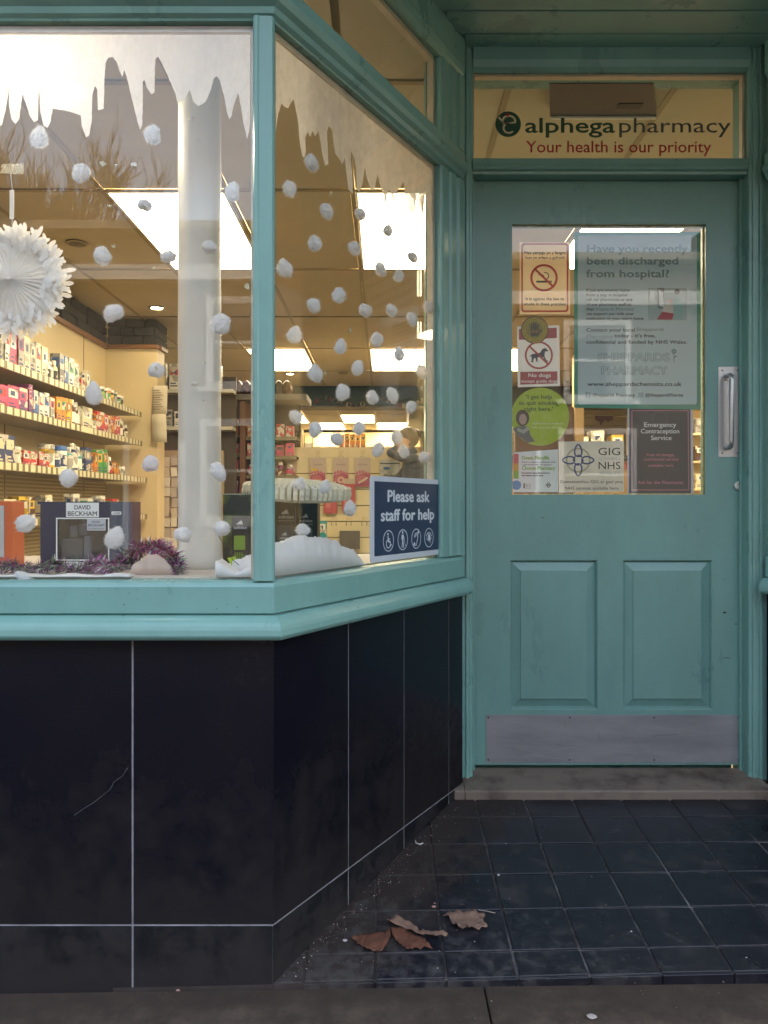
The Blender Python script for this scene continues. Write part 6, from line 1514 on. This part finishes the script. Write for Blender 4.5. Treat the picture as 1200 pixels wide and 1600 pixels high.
# tinsel garland
tn = thing('tinsel_garland', 'purple and silver tinsel garland along the foot of the front window', 'tinsel', (0, 0, 0))
path = []
for (px, py, Y) in ((-260, 895, 1.80), (-120, 880, 1.80), (-40, 892, 1.80), (10, 885, 1.80), (45, 892, 1.81), (85, 884, 1.80), (125, 893, 1.81), (150, 880, 1.84), (170, 888, 1.81), (190, 878, 1.84), (205, 866, 1.84), (225, 856, 1.83), (245, 855, 1.82), (262, 864, 1.82), (274, 878, 1.81), (278, 894, 1.80)):
    path.append(P(px, py, Y))
def interp(path, n):
    out = []
    for i in range(n):
        t_ = i / (n - 1) * (len(path) - 1); k = min(int(t_), len(path) - 2); f_ = t_ - k
        p0, p1, p2, p3 = path[max(k - 1, 0)], path[k], path[k + 1], path[min(k + 2, len(path) - 1)]
        out.append(.5 * ((2 * p1) + (p2 - p0) * f_ + (2 * p0 - 5 * p1 + 4 * p2 - p3) * f_ * f_ + (3 * p1 - p0 - 3 * p2 + p3) * f_ ** 3))
    return out
pp_ = interp(path, 160)
MB().tube(pp_, .0022, 5).build('cord', mat('tinsel_cord', (.08, .02, .05), .6), tn)
tm = [mat('foil_purple', (.17, .015, .20), .3, metal=.4), mat('foil_magenta', (.50, .08, .34), .3, metal=.4), mat('foil_silver', (.85, .84, .84), .25, metal=.5), mat('foil_green', (.20, .34, .16), .3, metal=.4), mat('foil_dark', (.03, .006, .025), .3, metal=.4)]
tb_ = MB(); rg = random.Random(8)
for i in range(4800):
    t_ = rg.random() * (len(pp_) - 2); k = int(t_); p = pp_[k].lerp(pp_[k + 1], t_ - k)
    d = Vector((rg.gauss(0, 1), rg.gauss(0, 1), rg.gauss(0, 1))).normalized(); L = rg.uniform(.018, .040)
    if p.x < -1.45: continue
    e = p + d * L + Vector((0, 0, -.004)); mid = p + d * L * .5 + Vector((rg.uniform(-.003, .003), 0, rg.uniform(-.002, .003)))
    if e.y < YF + .03: e.y = YF + .03
    if e.z < ZP + .001: e.z = ZP + .001
    w_ = d.cross(Vector((rg.random(), rg.random(), rg.random()))).normalized() * .0013
    seg_ = (k // 14) % 4; cchoice = rg.choice((0, 0, 1, 2, 3, 4) if seg_ in (0, 2) else (0, 1, 1, 2, 2, 0) if seg_ == 1 else (0, 4, 2, 3, 0, 4))
    tb_.add([p - w_, p + w_, mid + w_, mid - w_, e], [(0, 1, 2, 3), (3, 2, 4)], cchoice)
tb_.build('foil_strands', tm, tn, kind='stuff')
# curly wire with lime ribbon by the column foot
cw = thing('curly_wire', 'thin curled wire with a lime ribbon scrap at the column foot', 'wire', (0, 0, 0))
wp = interp([P(x, y, 1.79) for x, y in ((345, 818), (340, 832), (350, 850), (368, 862), (362, 872), (372, 882), (380, 893), (370, 903), (356, 905))], 40)
MB().tube(wp, .0008, 5).build('wire', M_black, cw, smooth=True)
MB().prism([(PX(355, 1.80), PZ(872, 1.80)), (PX(368, 1.80), PZ(869, 1.80)), (PX(370, 1.80), PZ(876, 1.80)), (PX(362, 1.80), PZ(884, 1.80))], 1.80, 1.8006, 'y').build('ribbon', mat('ribbon_lime', (.35, .50, .03), .4), cw)

# ------------------------------------------------------------------ blue help sign on the splayed window
u0, za_ = SIDE.pix(577.5, 743, .016); u1, _ = SIDE.pix(688, 757, .016)
Yl = SIDE.w(u0, 0, 0).y; z0 = PZ(880, Yl); z1 = PZ(743, Yl)
hs = thing('help_sign', 'navy sign with white border reading please ask staff for help', 'sign', tuple(SIDE.w((u0 + u1) / 2, .013, (z0 + z1) / 2)), SIDE.rz)
sw, sh = (u1 - u0) / 2, (z1 - z0) / 2
M_sb = mat('sign_border_white', (.52, .58, .64), .45); M_sn = mat('sign_navy', (.022, .040, .090), .30); M_sl = mat('sign_lettering', (.60, .66, .72), .45)
MB().prism(rrect(-sw, sw, -sh, sh, .010, 4), 0, .003, 'y').build('border', M_sb, hs)
bdx = .020; bdz = .0145
MB().box(-sw + bdx, sw - bdx, -.0008, -.0001, -sh + bdz + .002, sh - bdz).build('panel', M_sn, hs)
txt(hs, 'Please ask', 0.0, sh - .070, .034, M_sl, -.0012, w=sw * 1.18, bold=.0016); txt(hs, 'staff for help', .0, sh - .124, .034, M_sl, -.0012, w=sw * 1.50, bold=.0016)
iz = -sh + .056; ir = .030
def isx(k): return -sw * .56 + k * sw * .385
for k in range(4):
    cx_ = isx(k); b = MB(); ring_faces(b, cx_, iz, ir, ir - .0022, -.0012, .0003, 40); b.build('symbol_ring', M_sl, hs)
q = MB(); cx_ = isx(0); y_, th_ = -.0012, .0003; s_ = ir / 30
q.prism(circ(cx_ - 3 * s_, iz + 19 * s_, 3.6 * s_, 12), y_, y_ + th_, 'y'); bar(q, cx_ - 3 * s_, iz + 14 * s_, cx_ - 1 * s_, iz - 2 * s_, 4.4 * s_, y_, th_); bar(q, cx_ - 2 * s_, iz + 5 * s_, cx_ + 8 * s_, iz + 5 * s_, 3 * s_, y_ - .0001, th_)
bar(q, cx_ - 2 * s_, iz - 2 * s_, cx_ + 8 * s_, iz - 2 * s_, 4.2 * s_, y_ - .0001, th_); bar(q, cx_ + 8 * s_, iz - 1 * s_, cx_ + 13 * s_, iz - 14 * s_, 4 * s_, y_, th_); bar(q, cx_ + 12 * s_, iz - 14 * s_, cx_ + 17 * s_, iz - 11 * s_, 3 * s_, y_ - .0001, th_)
ring_faces(q, cx_ - 1 * s_, iz - 8 * s_, 13 * s_, 10.2 * s_, y_ - .0002, th_, 30, 115, 350); q.build('wheelchair_symbol', M_sl, hs)
q = MB(); cx_ = isx(1)
q.prism(circ(cx_ - 1 * s_, iz + 21 * s_, 3.6 * s_, 12), y_, y_ + th_, 'y'); q.prism([(cx_ - 5 * s_, iz + 15 * s_), (cx_ + 3 * s_, iz + 15 * s_), (cx_ + 3 * s_, iz - 3 * s_), (cx_ - 4 * s_, iz - 3 * s_)], y_, y_ + th_, 'y')
bar(q, cx_ - 2 * s_, iz - 3 * s_, cx_ - 5 * s_, iz - 23 * s_, 4 * s_, y_ - .0001, th_); bar(q, cx_ + 1 * s_, iz - 3 * s_, cx_ + 5 * s_, iz - 23 * s_, 4 * s_, y_ - .0001, th_)
bar(q, cx_ + 2 * s_, iz + 14 * s_, cx_ + 8 * s_, iz + 1 * s_, 3 * s_, y_ - .0001, th_); bar(q, cx_ + 8 * s_, iz + 1 * s_, cx_ + 17 * s_, iz - 20 * s_, 1.6 * s_, y_, th_); bar(q, cx_ - 5 * s_, iz + 14 * s_, cx_ - 7 * s_, iz + 1 * s_, 3 * s_, y_ - .0001, th_)
q.build('cane_walker_symbol', M_sl, hs)
q = MB(); cx_ = isx(2)
ring_faces(q, cx_, iz + 6 * s_, 12 * s_, 9.4 * s_, y_, th_, 20, -20, 190); ring_faces(q, cx_, iz + 6 * s_, 7 * s_, 5 * s_, y_, th_, 16, -10, 190)
bar(q, cx_ + 11 * s_, iz + 5 * s_, cx_ + 4 * s_, iz - 9 * s_, 2.6 * s_, y_ - .0001, th_); bar(q, cx_ + 4 * s_, iz - 9 * s_, cx_ + 1 * s_, iz - 18 * s_, 2.6 * s_, y_, th_); ring_faces(q, cx_ - 3 * s_, iz - 17 * s_, 5 * s_, 2.6 * s_, y_ - .0001, th_, 10, 200, 360)
bar(q, cx_ + 9 * s_, iz + 16 * s_, cx_ + 15 * s_, iz + 22 * s_, 8 * s_, y_ - .0002, th_); bar(q, cx_ - 16 * s_, iz - 20 * s_, cx_ - 9 * s_, iz - 12 * s_, 8 * s_, y_, th_); q.build('ear_symbol', M_sl, hs)
q = MB(); cx_ = isx(3)
ring_faces(q, cx_, iz - 4 * s_, 21 * s_, 18.4 * s_, y_, th_, 24, 25, 155); ring_faces(q, cx_, iz + 10 * s_, 20 * s_, 17.4 * s_, y_, th_, 24, 215, 325); q.prism(circ(cx_ + 1 * s_, iz + 2 * s_, 9 * s_, 16), y_ - .0002, y_, 'y')
bar(q, cx_ - 6 * s_, iz + 16 * s_, cx_ + 8 * s_, iz - 16 * s_, 3.4 * s_, y_ - .0004, .00015); q.build('eye_symbol', M_sl, hs)

# ------------------------------------------------------------------ leaves and litter on the ground
def gp(px, py):
    Y = 1.8
    for _ in range(30):
        X = PX(px, Y); zf_ = floor_z(X, Y) if Y > YF else max(-.012, floor_z(X, YF) - .016)
        Y = (H - zf_) * F / (py - HZ)
    return Vector((PX(px, Y), Y, zf_))
M_lf = mat('dead_leaf', (.13, .050, .028), .75, var=.35, vscale=25, bump=.8, bscale=60); M_lf2 = mat('dry_leaf_grey', (.20, .12, .085), .8, var=.3, vscale=30, bump=.8)
def leaf(pts, label, m, lift=.02, seed=1, crump=.006):
    """outline in pixels on the floor, crumpled"""
    q = [gp(x, y) for x, y in pts]; c = sum(q, Vector()) / len(q)
    b = bmesh.new(); vs = [b.verts.new((p.x - c.x, p.y - c.y, 0)) for p in q]; f = b.faces.new(vs)
    bmesh.ops.triangulate(b, faces=[f]); bmesh.ops.subdivide_edges(b, edges=b.edges, cuts=3, use_grid_fill=True)
    for v in b.verts:
        p = v.co; r_ = math.hypot(p.x, p.y)
        v.co.z = .002 + lift * min(1, (r_ / .06)) ** 2 * (.4 + .6 * abs(noise.noise(Vector((p.x * 30, p.y * 30, seed))))) + crump * (1 + noise.noise(Vector((p.x * 60, p.y * 60, seed + 9)))) * .5 + .002 * math.sin(math.atan2(p.y, p.x) * 14)
        v.co.z = max(.0015, v.co.z)
    me = bpy.data.meshes.new('leaf'); b.to_mesh(me); b.free(); me.materials.append(m)
    for p in me.polygons: p.use_smooth = True
    o = bpy.data.objects.new('dead_leaf', me); COL.objects.link(o); o.location = (c.x, c.y, c.z + .001); s_ = o.modifiers.new('t', 'SOLIDIFY'); s_.thickness = .0008; s_.offset = 1
    return tag(o, label, 'leaf')
leaf([(610, 1452), (600, 1458), (586, 1458), (570, 1460), (556, 1466), (548, 1469), (556, 1473), (558, 1478), (566, 1484), (576, 1490), (585, 1492), (593, 1494), (598, 1490), (605, 1478), (610, 1466)], 'broad rust brown leaf lobe lying left of the dead leaf stalk', M_lf, .006, 1, .004)
leaf([(611, 1453), (613, 1466), (622, 1476), (630, 1486), (640, 1491), (646, 1486), (656, 1490), (665, 1485), (676, 1488), (668, 1478), (664, 1470), (650, 1462), (636, 1456), (624, 1452)], 'folded rust brown leaf right of the first, pointing towards the street', M_lf, .009, 2, .004)
leaf([(604, 1446), (612, 1440), (628, 1440), (638, 1444), (652, 1454), (664, 1462), (684, 1466), (700, 1470), (694, 1476), (676, 1474), (660, 1468), (644, 1460), (628, 1454), (610, 1452)], 'thin greyish curled leaf strip lying behind the brown leaves', M_lf2, .018, 3, .012)
leaf([(692, 1440), (700, 1431), (712, 1428), (724, 1430), (738, 1428), (750, 1432), (758, 1436), (755, 1446), (762, 1458), (752, 1460), (744, 1466), (736, 1458), (728, 1452), (730, 1462), (722, 1462), (714, 1454), (706, 1450), (702, 1442)], 'ragged pale brown leaf further right on the dark tiles', M_lf2, .016, 4, .014)
def bit(px, py, r, label, m, name='litter_bit', flat=.4, cat='litter'):
    p = gp(px, py); o = ball(MB(), (0, 0, r * flat), (r, r * .8, r * flat), 2, fn=lambda v: v * (1 + .25 * noise.noise(v * 90 + Vector((px, py, 0))))).build(name, m, smooth=True, label=label, cat=cat); o.location = p; return o
M_chalk = mat('chalk_white', (.55, .52, .50), .8); M_pinkb = mat('pinkish_stone', (.36, .20, .18), .8)
bit(779, 1369, .0032, 'tiny white bead on the tiles near the middle', M_chalk, 'bead', .9, 'bead')
bit(925, 1589, .011, 'flattened pale chewing gum blob on the pavement', mat('old_gum', (.40, .35, .32), .8), 'chewing_gum', .12, 'chewing gum')
bit(678, 1418, .006, 'small pink scrap on a tile joint beyond the leaves', M_pinkb); bit(679, 1412, .003, 'tiny pink crumb beside the pink scrap', M_pinkb)
bit(539, 1470, .006, 'small white flake at the left tip of the brown leaf', M_chalk, flat=.2); bit(278, 1551, .005, 'round pinkish pebble under the middle of the front cladding', M_pinkb, 'pebble', .8, 'pebble')
cr = MB().tube([gp(649, 1315) + Vector((0, 0, .003)), gp(650, 1319) + Vector((0, 0, .003)), gp(656, 1321) + Vector((0, 0, .003)), gp(661, 1319) + Vector((0, 0, .003))], .0022, 6).build('paper_curl', M_chalk, smooth=True, label='small white hooked paper scrap by the foot of the side cladding', cat='litter')
MB().tube([gp(747, 1423) + Vector((0, 0, .002)), gp(760, 1426) + Vector((0, 0, .004)), gp(774, 1428) + Vector((0, 0, .002))], .0013, 5).build('leaf_stalk', mat('stalk', (.30, .24, .20), .7), label='pale leaf stalk lying above the ragged leaf', cat='twig')
gr = MB(); rg = random.Random(13)
for i in range(1000):
    if i < 420: px, py = rg.uniform(0, 430), rg.triangular(1549, 1600, 1553)
    elif i < 720:
        t_ = rg.random(); px = 440 + t_ * 262 + abs(rg.gauss(0, 14)); py = 1530 - t_ * 268 + rg.gauss(0, 6)
    else: px, py = rg.uniform(440, 1200), rg.uniform(1260, 1600)
    if py > 1545 and px > 430 and rg.random() < .4: continue
    p = gp(px, py); r_ = rg.choice((.0008, .0011, .0014, .0019)) * (1.4 if rg.random() < .06 else 1)
    b = [(p.x + r_ * a, p.y + r_ * c, p.z + r_ * d * .7 + .0006) for a, c, d in ((1, 0, 0), (-1, .1, 0), (0, 1, 0), (0, -1, 0), (.1, 0, 1), (0, .1, -.4))]
    gr.add(b, [(0, 2, 4), (2, 1, 4), (1, 3, 4), (3, 0, 4), (2, 0, 5), (1, 2, 5), (3, 1, 5), (0, 3, 5)], rg.choice((0, 0, 0, 1, 2)))
gr.build('grit', [mat('grit_dark', (.13, .105, .085), .9), M_chalk, M_pinkb], kind='stuff', label='scattered grit and crumbs along the cladding foot', cat='grit')

# ================================================================== ACROSS THE STREET (seen in the panes)
OB = thing('terraced_building', 'long brown stone terrace opposite with white window frames, mirrored in the panes', 'building', (0, -12.0, -.1), R(180))
M_fac = mat('brown_stone', (.060, .046, .026), .85, var=.3, vscale=3, bump=.5); M_wf = mat('white_frame', (.26, .26, .25), .45); M_dp = mat('dark_window_pane', (.02, .022, .026), .06)
BH = 6.62
MB().box(-26, 26, 0, 7, 0, BH).build('wall', M_fac, OB)
MB().box(-26.2, 26.2, -.30, -.001, 5.62, 5.92).build('cornice', M_wf, OB)
MB().box(-26.2, 26.2, -.42, -.001, BH - .04, BH + .12).build('gutter', mat('gutter', (.10, .085, .06), .6), OB)
rf = MB().prism([(-.30, BH + .121), (7.3, BH + .121), (3.5, BH + .9)], -26.2, 26.2, 'x').build('roof', mat('slate_roof', (.055, .055, .06), .6, var=.3), OB)
def owin(Xc, z0, z1, w_):
    # Xc in world X -> local -X because the thing is turned round
    x = -Xc; f_ = MB(); f_.box(x - w_ / 2 - .14, x - w_ / 2, -.07, -.002, z0 - .1, z1 + .14); f_.box(x + w_ / 2, x + w_ / 2 + .14, -.07, -.002, z0 - .1, z1 + .14)
    f_.box(x - w_ / 2, x + w_ / 2, -.07, -.002, z1, z1 + .14); f_.box(x - w_ / 2 - .3, x + w_ / 2 + .3, -.14, -.071, z0 - .22, z0 - .1); f_.box(x - w_ / 2, x + w_ / 2, -.065, -.002, z0 - .1, z0)
    f_.box(x - w_ / 2, x + w_ / 2, -.05, -.002, (z0 + z1) / 2 - .03, (z0 + z1) / 2 + .03)
    o = f_.build('window', M_wf, OB); MB().box(x - w_ / 2, x + w_ / 2, -.03, -.002, z0, z1).build('pane', M_dp, o)
for Xc in (-18, -14.2, -10.4, -2.8, 1.0, 4.8, 8.6, 12.4, 16.2):
    owin(Xc, 3.65, 5.2, 1.25)
    if Xc > -4 or Xc < -8: owin(Xc, .95, 2.75, 1.5)
for Xc in (-8.5, -4.6, 2.9, 10.5):
    d_ = MB().box(-Xc - .5, -Xc + .5, -.08, -.002, .1, 2.3).build('door', mat('opposite_door', (.12, .04, .03), .5), OB)
    MB().box(-Xc - .62, -Xc - .501, -.1, -.002, .1, 2.42).build('door_frame', M_wf, OB); MB().box(-Xc + .501, -Xc + .62, -.1, -.002, .1, 2.42).build('door_frame', M_wf, OB)
for Xc in (-12, -1, 9): MB().box(-Xc - .5, -Xc + .5, 3.0, 3.9, BH + .5, BH + 1.9).build('chimney', M_fac, OB)
M_bark = mat('bare_bark', (.045, .032, .018), .9)
def bare_tree(X, Y, hgt_, seed, label):
    rg = random.Random(seed); t = thing('bare_tree', label, 'tree', (X, Y, -.1)); tr = MB(); br = MB()
    def grow(p, d, L, r_, lvl):
        n_ = 4; pts = [p]
        for i in range(n_):
            d = (d + Vector((rg.gauss(0, .10), rg.gauss(0, .10), rg.gauss(0, .05) + .05))).normalized(); pts.append(pts[-1] + d * L / n_)
        (tr if lvl == 0 else br).tube(pts, r_, 7 if lvl < 2 else 3, r2=r_ * .55)
        if lvl >= 5: return
        k = (8, 6, 5, 5, 4, 0)[lvl]
        for i in range(k):
            f_ = rg.uniform(.35, 1.0); q = pts[min(n_, int(f_ * n_))]
            nd = (d + Vector((rg.uniform(-1, 1), rg.uniform(-1, 1), rg.uniform(.0, .7))) * .75).normalized()
            grow(q, nd, L * rg.uniform(.55, .75), r_ * .54, lvl + 1)
    grow(Vector((0, 0, 0)), Vector((0, 0, 1)), hgt_ * .40, hgt_ * .016, 0)
    tr.build('trunk', M_bark, t); br.build('branches', M_bark, t); return t
bare_tree(-12.2, -19.8, 16.2, 2, 'tall bare tree behind the terrace opposite, mirrored in the front window')
bare_tree(-10.2, -20.5, 12.6, 5, 'bare tree right of the tall one, behind the terrace opposite')
bare_tree(-17, -21, 18, 8, 'bare tree furthest left behind the terrace opposite')

# ------------------------------------------------------------------ lettering to meshes, fitted to width
bpy.context.view_layer.update()
for o, w_ in TEXTS:
    d = o.data; wd = max(1e-5, o.dimensions.x)
    o.scale.x = w_ / wd * o.scale.x
bpy.context.view_layer.update()
dg_ = bpy.context.evaluated_depsgraph_get()
for o in [o for o in COL.objects if o.type == 'FONT']:
    me = bpy.data.meshes.new_from_object(o.evaluated_get(dg_), depsgraph=dg_)
    bd_ = o['bold']
    if bd_ > .00005:          # heavier strokes: the same outlines set side by side, each a hair deeper
        vs = [v.co.copy() for v in me.vertices]; fs = [tuple(p.vertices) for p in me.polygons]; mt = me.materials[0]
        av, af = [], []
        for q, (ax, az) in enumerate(((0, 0), (bd_, 0), (-bd_, 0), (0, bd_ * .7), (0, -bd_ * .7))):
            b0 = len(av); av += [(v.x + ax / max(.05, o.scale.x), v.y + az, v.z - q * .00003) for v in vs]; af += [tuple(b0 + i for i in f) for f in fs]
        me = bpy.data.meshes.new('lettering'); me.from_pydata(av, [], af); me.materials.append(mt)
    n = bpy.data.objects.new('lettering', me); COL.objects.link(n); n.parent = o.parent
    n.location = o.location; n.rotation_euler = o.rotation_euler; n.scale = o.scale
    bpy.data.objects.remove(o, do_unlink=True)
